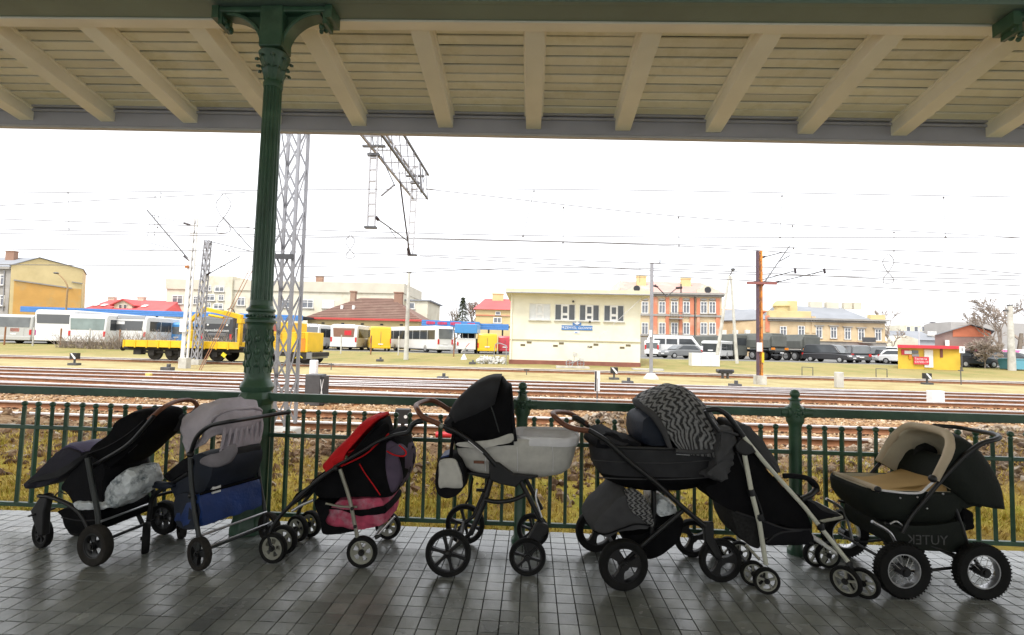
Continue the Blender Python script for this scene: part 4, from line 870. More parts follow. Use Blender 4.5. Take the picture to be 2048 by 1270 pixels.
obj('downpipe', MB().tube([Z1(50, 300, Y)-[0, .1, 0], Z1(35, 690, Y)-[0, .1, 0]], .08, 6), GALV, b, 40); obj('cornice', MB().box((x1-6, Y-.15, zt-.2), (12.2, .5, .35)), STON, b, 0)
b0 = Z1(650, 660, 58); b0[2] = .4; lp = thing('street_lamp', 'curved brown street lamp in front of the yellow gable', 'lamp post', b0); obj('pole', MB().tube(spl([b0, Z1(652, 560, 58), Z1(660, 470, 58), Z1(640, 410, 58), Z1(590, 350, 58), Z1(548, 320, 58)], 5), [.11, .06], 8), mat('lamp_brown', (.30, .19, .08), .6), lp, 40); obj('lamp_head', MB().sphere(Z1(548, 322, 58), .22, 10, 6, (1.6, 1, .5)), DSTEEL, lp, 40)
# red roofed house
Y = 84; x0, x1 = Z1(830, 660, Y)[0], Z1(1605, 660, Y)[0]; ze, zr = Z1(1200, 668, Y)[2]-.3, Z1(1200, 580, Y+4)[2]
b = bld('red_roofed_house', 'house with a bright red roof and white dormer behind the blue bus station roof', 'house', x0, x1, Y, 9, ze, PALEW); rf = gable(b, x0, x1, Y, Y+9, ze, zr, PINKR, hip=1.2)
dx = Z1(1183, 640, Y)[0]; zt = Z1(1183, 610, Y)[2]; obj('dormer', MB().prism([(dx-1.7, Y+.4, ze-.2), (dx+1.7, Y+.4, ze-.2), (dx+1.7, Y+.4, zt-.3), (dx, Y+.4, zt+.5), (dx-1.7, Y+.4, zt-.3)], (0, 3, 0)), PALEW, b, 0); obj('dormer_roof', MB().prism([(dx-2.3, Y+.1, zt-.6), (dx, Y+.1, zt+.5), (dx+2.3, Y+.1, zt-.6), (dx+2.3, Y+.1, zt-.4), (dx, Y+.1, zt+.75), (dx-2.3, Y+.1, zt-.4)], (0, 3.4, 0)), PINKR, b, 0)
for s in (-.45, .45): win(b, dx+s, zt-.9, .6, 1.1, Y+.4, (0, 0))
for x in (950, 1030, 1425): q = Z1(x, 640, Y+1.6); obj('skylight', MB().box((q[0], Y+1.3, ze+(zr-ze)*.42), (.9, .9, .12), np.array(Matrix.Rotation(math.atan2(zr-ze, 4.9), 3, 'X'))), WFR, b, 0)
for x in (1095, 1383): q = Z1(x, 575, Y+4.5); chim(b, q[0], Y+4.5, zr-.4, q[2]+.3, 1.2, PALEB)
# pale flat roofed block
Y = 88; x0, x1 = Z2(548, 300, Y)[0], Z3(1010, 300, Y)[0]; zt = (Z2(600, 78, Y)[2]+Z3(900, 185, Y)[2])/2
b = bld('flat_roofed_block', 'long pale flat roofed block behind the yellow wagon', 'building', x0, x1, Y, 14, zt, PALEW); obj('parapet', MB().box(((x0+x1)/2, Y+6.9, zt-.9), (x1-x0+.3, 14.3, 1.9)), PALEB, b, 0)
ca, cb = Z2(925, 100, Y)[0], Z2(1215, 100, Y)[0]; zc = Z2(1100, 62, Y)[2]; obj('stair_tower', MB().box(((ca+cb)/2, Y+3, zc/2+.1), (cb-ca, 7.2, zc-.2)), PALEW, b, 0)
for x, y, w, h, Yo in ((660, 290, 2.0, 1.5, 0), (840, 294, .9, 1.4, 0), (963, 180, .95, .9, -.6), (1070, 185, 1.7, .95, -.6), (978, 270, 1.7, 1.0, -.6), (1087, 270, .95, 1.0, -.6), (960, 345, .9, .9, -.6), (1058, 355, 1.7, .9, -.6), (1280, 308, 1.4, 1.4, 0), (1720, 328, 2.0, 1.4, 0), (1928, 331, 2.1, 1.45, 0)): q = Z2(x, y, Y+Yo); win(b, q[0], q[2], w, h, Y+Yo, (1, 1))
for x, y, w, h, mt in ((312, 365, 2.1, 1.4, BLIND),): q = Z3(x, y, Y); win(b, q[0], q[2], w, h, Y, (1, 1), mt)
q = Z3(232, 135, Y+3); chim(b, q[0], Y+3, zt, Z3(232, 105, Y+3)[2], 1.3, BRIK)
x2 = Z3(1225, 350, Y)[0]; zt2 = Z3(1120, 330, Y)[2]; obj('side_wing', MB().box(((x1+x2)/2, Y+7, zt2/2+.1), (x2-x1, 12, zt2-.2)), PALEW, b, 0); obj('wing_roof', MB().box(((x1+x2)/2+.2, Y+7, zt2+.12), (x2-x1+.7, 12.6, .25)), SLAT, b, 0); q = Z3(1083, 380, Y+1); win(b, q[0], q[2], 1.2, 1.1, Y+1, (0, 0))
# brown hipped roof house
Y = 64; x0, x1 = Z3(85, 500, Y)[0], Z3(1190, 520, Y)[0]; ze = (Z3(85, 490, Y)[2]+Z3(1190, 520, Y)[2])/2; zr = Z3(750, 305, Y+4)[2]
b = bld('hipped_house', 'low yellow house with a broad brown tiled roof and red eaves', 'house', x0+.5, x1-.5, Y, 9, ze, YELW); rr0, rr1 = Z3(600, 305, Y+4)[0], Z3(900, 305, Y+4)[0]
m = MB(); c0, c1 = Y-.5, Y+9.5; m.add([(x0, c0, ze), (x1, c0, ze), (x1, c1, ze), (x0, c1, ze), (rr0, Y+4.5, zr), (rr1, Y+4.5, zr)], [(0, 1, 5, 4), (2, 3, 4, 5), (1, 2, 5), (3, 0, 4), (3, 2, 1, 0)]); rf = obj('roof', m, TILR, b, 0)
m = MB()
for k in range(1, 13):                                   # courses of tiles
    t = k/13; m.bar((x0+(rr0-x0)*t+.1, c0+(Y+4.5-c0)*t-.02, ze+(zr-ze)*t+.02), (x1+(rr1-x1)*t-.1, c0+(Y+4.5-c0)*t-.02, ze+(zr-ze)*t+.02), .12, .06)
obj('tile_courses', m, TILR, rf, 0); obj('eaves_board', MB().box(((x0+x1)/2, c0-.03, ze-.02), (x1-x0+.1, .1, .28)), mat('red_eaves', (.48, .06, .05), .6), b, 0)
for x, y0, y1, w in ((542, 330, 248, .7), (963, 375, 258, 1.15)): q = Z3(x, y0, Y+4); chim(b, q[0], Y+4, q[2]-.5, Z3(x, y1, Y+4)[2], w, BRIK)
for x, y in ((442, 405), (550, 407)): q = Z3(x, y, Y+2); obj('roof_vent', MB().box((q[0], Y+1.8, q[2]), (.32, .3, .9)), WFR, b, 0)
for x in (262, 445, 628, 808, 990): q = Z3(x, 535+x*.02, Y); obj('vent', MB().box((q[0], Y-.02, ze-.65), (.4, .06, .2)), DARK, b, 0)
# bus station roofs
def flat_roof(name, label, P0, P1, Y, th, D, mt, lean=0):
    b = thing(name, label, 'canopy', (P0[0]+2, Y, .4)); z0, z1 = P0[2], P1[2]
    obj('fascia', MB().prism([(P0[0], Y, z0), (P1[0], Y, z1), (P1[0], Y, z1-th), (P0[0], Y, z0-th)], (0, .15, 0)), mt, b, 0); obj('roof_deck', MB().prism([(P0[0]+.1, Y+.16, z0-.08), (P1[0]-.1, Y+.16, z1-.08), (P1[0]-.1, Y+.16, z1-.35), (P0[0]+.1, Y+.16, z0-.35)], (0, D, 0)), DARK, b, 0)
    for k in range(3): obj('fascia_rib', MB().prism([(P0[0], Y-.03, z0-th*(.2+.3*k)), (P1[0], Y-.03, z1-th*(.2+.3*k)), (P1[0], Y-.03, z1-th*(.28+.3*k)), (P0[0], Y-.03, z0-th*(.28+.3*k))], (0, .028, 0)), mt, b, 0)
    n = max(2, int((P1[0]-P0[0])/6))
    for k in range(n):
        x = P0[0]+(P1[0]-P0[0])*(k+.5)/n; obj('support', MB().box((x, Y+D*.5, (z0-.4)/2+.2), (.2, .2, z0-.8)), DSTEEL, b, 0)
    return b
Y = 60; flat_roof('bus_station_roof', 'long blue bus station roof behind the parked coaches', Z1(200, 645, Y), Z3(70, 470, Y), Y, .72, 7, BLUR)
b = flat_roof('bus_station_roof', 'blue roof with red lettering right of the brown roofed house', Z3(1180, 510, Y), Z3(1720, 530, Y), Y, .75, 5, BLUR)
m = MB(); rr_ = random.Random(5)
for a, c_ in ((1225, 1308), (1330, 1425), (1450, 1550), (1610, 1685)):
    x = a
    while x < c_-8:
        w_ = rr_.uniform(9, 16); p0, p1 = Z3(x, 520+.037*(x-1180), Y), Z3(x+w_-4, 550+.037*(x-1180), Y); m.box(((p0[0]+p1[0])/2, Y-.06, (p0[2]+p1[2])/2), (p1[0]-p0[0], .04, rr_.uniform(.7, 1)*(p0[2]-p1[2]))); x += w_
obj('red_letters', m, mat('red_letter_paint', (.60, .05, .12), .5), b, 0)
flat_roof('bus_station_roof', 'short blue roof end beside the signal box', Z3(1722, 545, Y+.8), Z3(1990, 552, Y+.8), Y+.8, .75, 5, BLUR)
# yellow house with pink roof by the signal box
Y = 82; x0, x1 = Z3(1680, 500, Y)[0], Z3(2200, 500, Y)[0]; ze = Z3(1850, 415, Y)[2]; b = bld('yellow_house', 'yellow house with a pink roof left of the signal box', 'house', x0, x1, Y, 9, ze, YELW); gable(b, x0, x1, Y, Y+9, ze, Z3(1850, 315, Y+4.5)[2], PINKR, hip=1.5); obj('string_course', MB().box(((x0+x1)/2, Y-.05, Z3(1850, 470, Y)[2]), (x1-x0, .2, .2)), SALM, b, 0)
q = Z3(1890, 300, Y+4); chim(b, q[0], Y+4, q[2]-2, q[2]+.6, 2.0, YELW); q = Z3(1885, 515, Y); win(b, q[0], q[2], 1.3, .9, Y, (1, 0)); q = Z3(1890, 450, Y); win(b, q[0], q[2], .8, .5, Y, (0, 0))
# red and beige tenement
Y = 76; x0, x1 = Z5(60, 600, Y)[0], Z5(905, 600, Y)[0]; zc = Z5(600, 460, Y)[2]; b = bld('tenement_house', 'three storey salmon and beige tenement with curved gables right of the signal box', 'house', x0, x1, Y, 13, zc, BEIG)
obj('cornice', MB().box(((x0+x1)/2, Y-.25, zc+.05), (x1-x0+.8, .9, .35)).box(((x0+x1)/2, Y-.12, zc-.25), (x1-x0+.4, .5, .2)), STON, b, 0, bevel=.04)
for a, c_ in ((320, 357), (428, 457), (543, 568), (632, 668), (690, 716), (852, 884)):
    p0, p1 = Z5(a, 640, Y)[0], Z5(c_, 640, Y)[0]; obj('pilaster', MB().box(((p0+p1)/2, Y-.08, (zc+Z5(600, 825, Y)[2])/2-.2), (p1-p0, .16, zc-Z5(600, 825, Y)[2]-.7)), SALM, b, 0)
for yy in (640, 812): obj('string_course', MB().box(((x0+x1)/2, Y-.12, Z5(600, yy, Y)[2]), (x1-x0+.1, .26, .3)), STON, b, 0)
obj('shop_front', MB().box(((x0+x1)/2, Y-.06, (Z5(600, 830, Y)[2]+.2)/2), (x1-x0+.06, .2, Z5(600, 830, Y)[2]-.2)), STON, b, 0)
for x in (252, 397, 502, 602, 750, 822):
    for y in (572, 750): q = Z5(x, y, Y); win(b, q[0], q[2], .95, 1.75, Y-.02, (1, 1), dep=.08)
    q = Z5(x, 505, Y); obj('window_ornament', MB().sphere((q[0], Y-.1, q[2]), .35, 8, 5, (1.6, .4, .6)), STON, b, 40)
for y in (668, 840):
    q = Z5(508, y, Y); bl = obj('balcony', MB().box((q[0], Y-.5, q[2]), (2.0, 1.0, .15)), STON, b, 0); m = MB()
    for k in range(9): m.cyl((q[0]-.95+.2375*k, Y-.97, q[2]+.07), (q[0]-.95+.2375*k, Y-.97, q[2]+.95), .025, None, 5)
    obj('balcony_railing', m.bar((q[0]-1, Y-.97, q[2]+.95), (q[0]+1, Y-.97, q[2]+.95), .06, .06), DSTEEL, bl, 0)
gable(b, x0, x1, Y, Y+13, zc+.2, zc+2.8, PRED, hip=1.5)
for a, c_ in ((110, 255), (690, 878)):
    p0, p1 = Z5(a, 450, Y)[0], Z5(c_, 450, Y)[0]; zt = Z5((a+c_)/2, 384, Y)[2]; mid = (p0+p1)/2; w_ = (p1-p0)/2; prof = [(-1, 0), (-1, .45), (-.8, .5), (-.6, .55), (-.45, .8), (-.2, .98), (0, 1), (.2, .98), (.45, .8), (.6, .55), (.8, .5), (1, .45), (1, 0)]
    g_ = obj('curved_gable', MB().prism([(mid+w_*u, Y-.1, zc+.2+(zt-zc-.2)*v) for u, v in prof], (0, .5, 0)), PALEB, b, 0); obj('gable_window', MB().lathe([(.5, 0), (.5, .05)], (mid, Y-.12, zc+.75), (0, -1, 0), 16), DARK, g_, 40)
for x, y in ((222, 310), (598, 328)): q = Z5(x, y, Y+4); chim(b, q[0], Y+4, zc+1.0, q[2], 1.5, YELW)
obj('gable_end', MB().prism([Z5(18, 440, Y+2), Z5(100, 440, Y+2), Z5(48, 338, Y+2)], (0, 9, 0)), PALEW, b, 0); obj('downpipe', MB().cyl((Z5(672, 600, Y)[0], Y-.25, 1), (Z5(672, 600, Y)[0], Y-.25, zc), .09, None, 8), DARK, b, 40)
q = Z5(210, 285, Y+2); obj('antenna', MB().cyl((q[0], Y+2, zc+2), (q[0], Y+2, Z5(190, 240, Y+2)[2]), .03, None, 5).bar((q[0]-.5, Y+2, q[2]+.6), (q[0]+.5, Y+2, q[2]+.6), .03, .03), DSTEEL, b, 40)
# red brick roofs between
Y = 110; x0, x1 = Z5(930, 600, Y)[0], Z5(1310, 600, Y)[0]; b = bld('far_red_house', 'far salmon house between the tenement and the beige corner house', 'house', x0, x1, Y, 8, Z5(1100, 600, Y)[2], SALM); obj('dark_panel', MB().box((Z5(1050, 620, Y)[0], Y-.05, Z5(1050, 615, Y)[2]), (2.5, .1, 1.5)), DARK, b, 0)
gable(b, x0, x1, Y, Y+8, Z5(1100, 602, Y)[2], Z5(1100, 575, Y)[2], SALM)
# beige corner house
Y = 84; xa, xb, xc = Z5(1300, 700, Y)[0], Z5(1660, 700, Y)[0], Z6(778, 560, Y)[0]; zc = Z6(300, 455, Y)[2]
b = bld('corner_house', 'long beige corner house with a round topped turret and grey roof', 'house', xa, xc, Y, 12, zc, BEIG)
obj('left_wing', MB().prism([(xa, Y+.3, .2), (xa, Y+11.7, .2), (xa-8, Y+16, .2), (xa-8, Y+9, .2)], (0, 0, zc-.5)), BEIG, b, 0); obj('left_wing_roof', MB().add([(xa+.3, Y, zc-.2), (xa-8.3, Y+8.5, zc-.3), (xa-8.3, Y+14, zc+2), (xa+.3, Y+6, zc+2)], [(0, 1, 2, 3)]), SLAT, b, 0, solid=.2)
for k in range(5): t = (k+.6)/5.6; q = np.array([xa-8*t, Y+.3+8.7*t, Z5(1100, 800, Y)[2]]); obj('window', MB().box(q-[.1, .1, 0], (.8, .5, 1.8)), WFR, b, 0)
obj('cornice', MB().box(((xa+xc)/2, Y-.25, zc+.02), (xc-xa+.6, .9, .3)).box(((xa+xc)/2, Y-.1, zc-.35), (xc-xa+.3, .45, .2)), STON, b, 0); m = MB()
for k in range(46): m.box((xa+(xc-xa)*(k+.5)/46, Y-.22, zc-.2), (.18, .4, .28))
obj('cornice_brackets', m, STON, b, 0)
obj('parapet', MB().box(((xa+xb)/2, Y+.3, zc+.75), (xb-xa, .8, 1.2)), YELW, b, 0, bevel=.05); q = Z5(1420, 560, Y+1.5); obj('turret', MB().lathe([(1.2, zc+.2), (1.15, q[2]-.2), (1.4, q[2]), (1.35, q[2]+.3), (.9, q[2]+.9), (.6, q[2]+1.0)], (q[0], Y+2, 0), n=12), YELW, b, 30); q = Z5(1505, 560, Y+2); obj('chimney', MB().box((q[0], Y+2.5, zc+1.8), (1.6, 1, 3)), YELW, b, 0)
m = MB(); rx = Z6(640, 430, Y)[0]; m.add([(xb-4, Y-.2, zc+.2), (rx, Y-.2, zc+.2), (rx, Y+12, zc+.2), (xb-4, Y+12, zc+.2), (xb-3, Y+6, zc+2.9), (rx-1, Y+6, zc+2.6)], [(0, 1, 5, 4), (1, 2, 5), (2, 3, 4, 5), (3, 0, 4), (3, 2, 1, 0)]); obj('roof', m, SLAT, b, 0)
p0 = Z6(705, 440, Y); obj('end_parapet', MB().box(((rx+xc)/2, Y+.3, zc+.55), (xc-rx, .8, .9)), YELW, b, 0)
for x in (170, 320, 460, 550): q = Z6(x, 345+.1*(x-170)/2, Y+5); obj('chimney', MB().box((q[0], Y+6, zc+3), (2.2 if x < 400 else 1.4, .8, 1.2)), PALEB, b, 0)
for x, y in ((170, 570), (304, 573), (432, 582), (556, 590), (710, 594)): q = Z6(x, y, Y); win(b, q[0], q[2], .95, 1.85, Y-.02, (1, 1), dep=.08); obj('window_hood', MB().box((q[0], Y-.15, q[2]+1.15), (1.6, .3, .18)), STON, b, 0)
for x, y in ((1422, 782), (1575, 778)): q = Z5(x, y, Y); win(b, q[0], q[2], 1.0, 1.95, Y-.02, (1, 1), dep=.08)
for x in (1625, 1680, 1290): q = Z5(x, 760, Y); obj('pilaster', MB().box((q[0], Y-.06, (zc+3.2)/2+1), (.7, .12, zc-4.2)), SALM if x == 1290 else BEIG, b, 0)
zg = Z6(300, 650, Y)[2]; obj('ground_storey', MB().box(((xa+xc)/2, Y-.07, (zg+.2)/2), (xc-xa+.06, .2, zg-.2)), STON, b, 0); obj('string_course', MB().box(((xa+xc)/2, Y-.2, zg+.05), (xc-xa+.2, .36, .22)), BEIG, b, 0)
for x in (305, 437, 1850): q = Z6(x if x < 1000 else 20, 722, Y); win(b, q[0], q[2], .7, .7, Y-.17, (1, 0))
q = Z6(590, 665, Y); bl = obj('balcony', MB().box((q[0], Y-.6, q[2]), (2.3, 1.1, .15)), STON, b, 0); obj('balcony_railing', MB().box((q[0], Y-1.1, q[2]+.5), (2.2, .04, .8)), DSTEEL, bl, 0)
q = Z6(555, 742, Y-1); obj('shop_awning', MB().box((q[0], Y-.7, q[2]), (3.2, 1.1, .5)), mat('orange_awning', (.62, .10, .02), .6), b, 0, bevel=.05)
q = Z6(725, 745, Y-1); obj('shop_sign', MB().box((q[0], Y-.5, q[2]), (3.2, .6, .6)), WFR, b, 0)
# far right
Y = 95; q0, q1 = Z6(810, 700, Y), Z6(1095, 700, Y); b = thing('white_gabled_house', 'white gabled house behind the kiosk', 'house', ((q0[0]+q1[0])/2, Y+3, .2)); q0[2] = q1[2] = .2; obj('wall', MB().prism([q0, q1, Z6(1095, 640, Y), Z6(975, 600, Y), Z6(870, 650, Y)], (0, 6, 0)), PALEW, b, 0)
Y = 98; x0, x1 = Z6(880, 600, Y)[0], Z6(1235, 600, Y)[0]; ze = Z6(1100, 640, Y)[2]; b = bld('grey_roofed_house', 'grey roofed house behind the kiosk on the right', 'house', x0, x1, Y, 8, ze, wallmat('bluish_render', (.42, .43, .45))); gable(b, x0, x1, Y, Y+8, ze, Z6(1100, 560, Y+4)[2], SLAT); q = Z6(1175, 580, Y+2); win(b, q[0], q[2], 1.5, .7, Y+1.2, (0, 0), BLIND)
Y = 140; x0, x1 = Z6(915, 600, Y)[0], Z6(1190, 600, Y)[0]; b = bld('far_white_block', 'distant white block above the grey roofs on the right', 'building', x0, x1, Y, 8, Z6(1050, 505, Y)[2], PALEW)
for x in (990, 1060, 1130): q = Z6(x, 540, Y); win(b, q[0], q[2], 1, 1.4, Y, (0, 0))
obj('antenna', MB().cyl((Z6(1080, 500, Y)[0], Y+2, 10), (Z6(1080, 500, Y)[0], Y+2, Z6(1080, 380, Y)[2]), .08, None, 5), GALV, b, 40)
Y = 66; pts = [Z6(1232, 735, Y), Z6(1750, 735, Y), Z6(1745, 560, Y), Z6(1545, 500, Y), Z6(1390, 545, Y), Z6(1232, 592, Y)]; b = thing('brown_hall', 'dark brown hall with a brick red upper gable near the right edge', 'building', pts[0]*[1, 1, 0]+[4, 4, .2])
for q in pts[:2]: q[2] = .2
HD = (10.5, 12, 0); obj('wall', MB().prism(pts, HD), DARKB, b, 0); obj('red_gable_panel', MB().prism([q-[0, .05, 0] for q in (Z6(1395, 610, Y), Z6(1748, 610, Y), Z6(1742, 562, Y), Z6(1545, 504, Y), Z6(1395, 548, Y))], (0, .04, 0)), ORB, b, 0); obj('eaves', MB().prism([q-[0, .3, 0] for q in (Z6(1222, 596, Y), Z6(1545, 500, Y), Z6(1760, 562, Y), Z6(1760, 555, Y), Z6(1545, 492, Y), Z6(1222, 588, Y))], HD), SLAT, b, 0)
for x, y, w_, h in ((1352, 675, .5, 1.0),): q = Z6(x, y, Y-.4); obj('white_sign', MB().box((q[0], Y-.3, q[2]), (w_, .08, h)), WFR, b, 0)
obj('lower_awning', MB().box((Z6(1490, 748, Y)[0], Y-.8, Z6(1490, 748, Y)[2]), (5, 1.4, .4)), mat('amber_awning', (.65, .42, .08), .6), b, 0)
Y = 120; x0, x1 = Z6(1380, 500, Y)[0], Z6(2200, 500, Y)[0]; b = bld('far_grey_block', 'far low grey roofs behind the bare trees at the right edge', 'building', x0, x1, Y, 8, Z6(1700, 480, Y)[2], wallmat('far_render', (.40, .38, .36)))
b0 = Z6(1088, 690, 60); b0[2] = .4; lp = thing('street_lamp', 'tall pale street lamp with a curved arm above the kiosk', 'lamp post', b0); obj('pole', MB().tube(spl([b0, Z6(1088, 600, 60), Z6(1095, 545, 60), Z6(1130, 505, 60), Z6(1215, 475, 60)], 5), [.1, .05], 8), PALEP, lp, 40); obj('lamp_head', MB().sphere(Z6(1210, 477, 60), .2, 10, 6, (2, .8, .5)), GALV, lp, 40)
# ------------------------------------------------------------------ trees: bare limbs
BARK = mat('grey_bark', (.20, .165, .13), .9, 0, .2, 3); TWIG = mat('brown_twigs', (.30, .25, .21), .9, 0, .2, 3)
def bare_tree(label, b, h, spread, seed, depth=5, group='bare trees on the right', r0=None, n0=3, name='bare_tree', trunk=True, mt=BARK, first=.30):
    r_ = random.Random(seed); rmin = .00048*b[1]; t = thing(name, label, 'tree', b, group); tm, cm = MB(), MB()
    def grow(p, d, l, r, k):
        q = p+d*l; mid = p+d*l*.5+np.array([r_.gauss(0, 1), r_.gauss(0, 1), 0])*l*.05
        (tm if k < 1 else cm).tube([p, mid, q], [max(r, rmin), max(r*.85, rmin*.95), max(r*.65, rmin*.85)], 5 if k < 2 else 3)
        if k >= depth: return
        for _ in range(r_.choice((2, 3, 3)) if k > 0 else n0):
            e = unit(d+np.array([r_.gauss(0, spread), r_.gauss(0, spread), r_.gauss(.12, spread*.5)])); grow(p+d*l*r_.uniform(.55, 1), e, l*r_.uniform(.6, .82), r*.58, k+1)
    grow(np.array(b, float), np.array([0, 0, 1.]), h*first, r0 or h*.022, 0)
    obj('trunk', tm, mt, t, 50); obj('crown', cm, TWIG if mt is BARK else mt, t, 50); return t
def tp_(fn, x, y, Y): q = fn(x, y, Y); q[2] = .35; return q
bare_tree('bare tree with a wide crown at the right edge', tp_(Z6, 2030, 700, 62), 13.5, .45, 11, 6); bare_tree('bare tree left of the concrete post on the right', tp_(Z6, 1830, 700, 64), 10.5, .5, 12, 6); bare_tree('small bare tree behind the brown hall', tp_(Z6, 1650, 700, 90), 11.5, .45, 13, 5)
bare_tree('low dense brown bush right of the kiosk', tp_(Z6, 1690, 850, 44.5), 6.6, .75, 14, 6, None, .05, 16, 'bare_bush', mt=TWIG, first=.16); bare_tree('bare tree at the end of the beige corner house', tp_(Z6, 800, 690, 100), 12.5, .45, 15, 5); bare_tree('bare bush at the foot of the white gabled house', tp_(Z6, 840, 690, 90), 7, .5, 16, 5); bare_tree('bare tree beside the dark fir', tp_(Z3, 1650, 520, 90), 12, .4, 17, 6, 'trees left of the signal box'); bare_tree('smaller bare tree left of the dark fir', tp_(Z3, 1490, 520, 92), 9.5, .4, 18, 5, 'trees left of the signal box')
b = tp_(Z3, 1560, 510, 84); t = thing('fir_tree', 'dark green fir tree behind the blue bus station roof', 'tree', b, 'trees left of the signal box'); h = Z3(1560, 300, 84)[2]-b[2]; obj('trunk', MB().tube([b, b+[0, 0, h]], [.2, .03], 6), BARK, t, 40); m = MB(); r_ = random.Random(4)
for k in range(1500):
    u = r_.random()**.8; z = .15+.85*u; rad = (1-z)*2.6*(.55+.45*r_.random())+.08; a = r_.uniform(0, 6.28); c = b+np.array([math.cos(a)*rad, math.sin(a)*rad, h*z]); e = np.array([math.cos(a), math.sin(a), -.35]); tg = np.array([-math.sin(a), math.cos(a), 0]); l = r_.uniform(.25, .5); m.add([c-tg*.10, c+tg*.10, c+e*l+tg*.04, c+e*l-tg*.04], [(0, 1, 2, 3)])
obj('crown', m, mat('fir_needles', (.07, .085, .045), .9, 0, .4, 3), t, 0)
def bush(label, b, s, seed):
    r_ = random.Random(seed); m = MB()
    for k in range(150):
        a = r_.uniform(0, 6.28); e = unit(np.array([math.cos(a)*r_.uniform(.2, 1.2), math.sin(a)*.6, r_.uniform(.5, 1.2)])); p = np.array(b)+[r_.uniform(-s, s), r_.uniform(-.3, .3), 0]; l = s*r_.uniform(.5, 1.1); m.tube([p, p+e*l*.5+[r_.gauss(0, .08), 0, 0], p+e*l], [.02, .015, .008], 3)
    solo('twiggy_bush', m, TWIG, label, 'bush', 'twiggy bushes by the coaches', smooth=50)
for x, y, s, lab in ((150, 690, 1.0, 'twiggy bare bush before the second white coach'), (215, 690, 1.2, 'twiggy bare bush before the third white coach'), (262, 690, 1.3, 'twiggy bare bush above the left end of the wagon'), (310, 690, 1.4, 'brown twiggy bush above the middle of the wagon'), (440, 690, 1.3, 'twiggy bush before the black coach')): bush(lab, pos(x, y, 41.5), s*1.5, x)
# ================================================================== vehicles
CARP = {}
def paint(n, c, r=.3):
    if n not in CARP: CARP[n] = mat(n+'_paint', c, r, 0, .05, 1, coat=.4)
    return CARP[n]
WHP = paint('white', (.70, .70, .69)); SLP = paint('silver', (.42, .42, .40)); BKP = paint('black', (.03, .03, .033)); BLP = paint('blue', (.06, .25, .55)); YEP = paint('yellow', (.72, .46, .01)); RDP = paint('red', (.48, .03, .05)); GNP = paint('green', (.22, .62, .03)); DGP = paint('dark_grey', (.085, .09, .095)); ARM = mat('army_green_grey', (.10, .105, .095), .7, 0, .15, 2); GRP = paint('gunmetal', (.17, .175, .18)); PKP = paint('pink', (.55, .08, .25)); TEP = paint('teal', (.10, .32, .42)); CRP = paint('cream_van', (.62, .60, .52))
VGL = glass('vehicle_glass', (.05, .055, .06), .08); VGL2 = glass('grey_vehicle_glass', (.14, .15, .155), .12); LAMR = mat('tail_lamp', (.55, .02, .02), .3); LAMO = mat('amber_lamp', (.7, .22, .02), .3); LAMW = mat('head_lamp', (.7, .7, .72), .2); TYR = mat('road_tyre', (.03, .03, .03), .8); HUBM = mat('wheel_disc', (.40, .40, .40), .4, .5)
class Veh:
    def __init__(s, name, label, cat, b, ang, group):
        a = R(ang); s.u = np.array([math.cos(a), math.sin(a), 0]); s.v = np.array([-math.sin(a), math.cos(a), 0]); s.b = np.array(b, float); s.t = thing(name, label, cat, b, group); s.m = np.stack([s.u, s.v, [0, 0, 1]], 1)
    def P(s, x, y, z): return s.b+s.u*x+s.v*y+np.array([0, 0, z])
    def box(s, name, c, size, mt, par=None, bevel=0): return obj(name, MB().box(s.P(*c), size, s.m), mt, par or s.t, 0, bevel=bevel)
    def poly(s, name, pts, off, mt, par=None, bevel=0): return obj(name, MB().prism([s.P(*q) for q in pts], s.u*off[0]+s.v*off[1]+np.array([0, 0, off[2]])), mt, par or s.t, 30, bevel=bevel)
    def wheel(s, x, y, r=.48, w_=.3):
        t = obj('wheel', MB().lathe([(r*.6, -w_/2), (r, -w_/2+.03), (r, w_/2-.03), (r*.6, w_/2)], s.P(x, y, r), s.u, 24), TYR, s.t, 40); obj('wheel_disc', MB().lathe([(r*.62, -w_/2-.012), (r*.3, -w_/2-.03), (r*.1, -w_/2-.06)], s.P(x, y, r), s.u, 16).lathe([(r*.62, w_/2+.012), (r*.3, w_/2+.03), (r*.1, w_/2+.06)], s.P(x, y, r), s.u, 16), HUBM, t, 40)
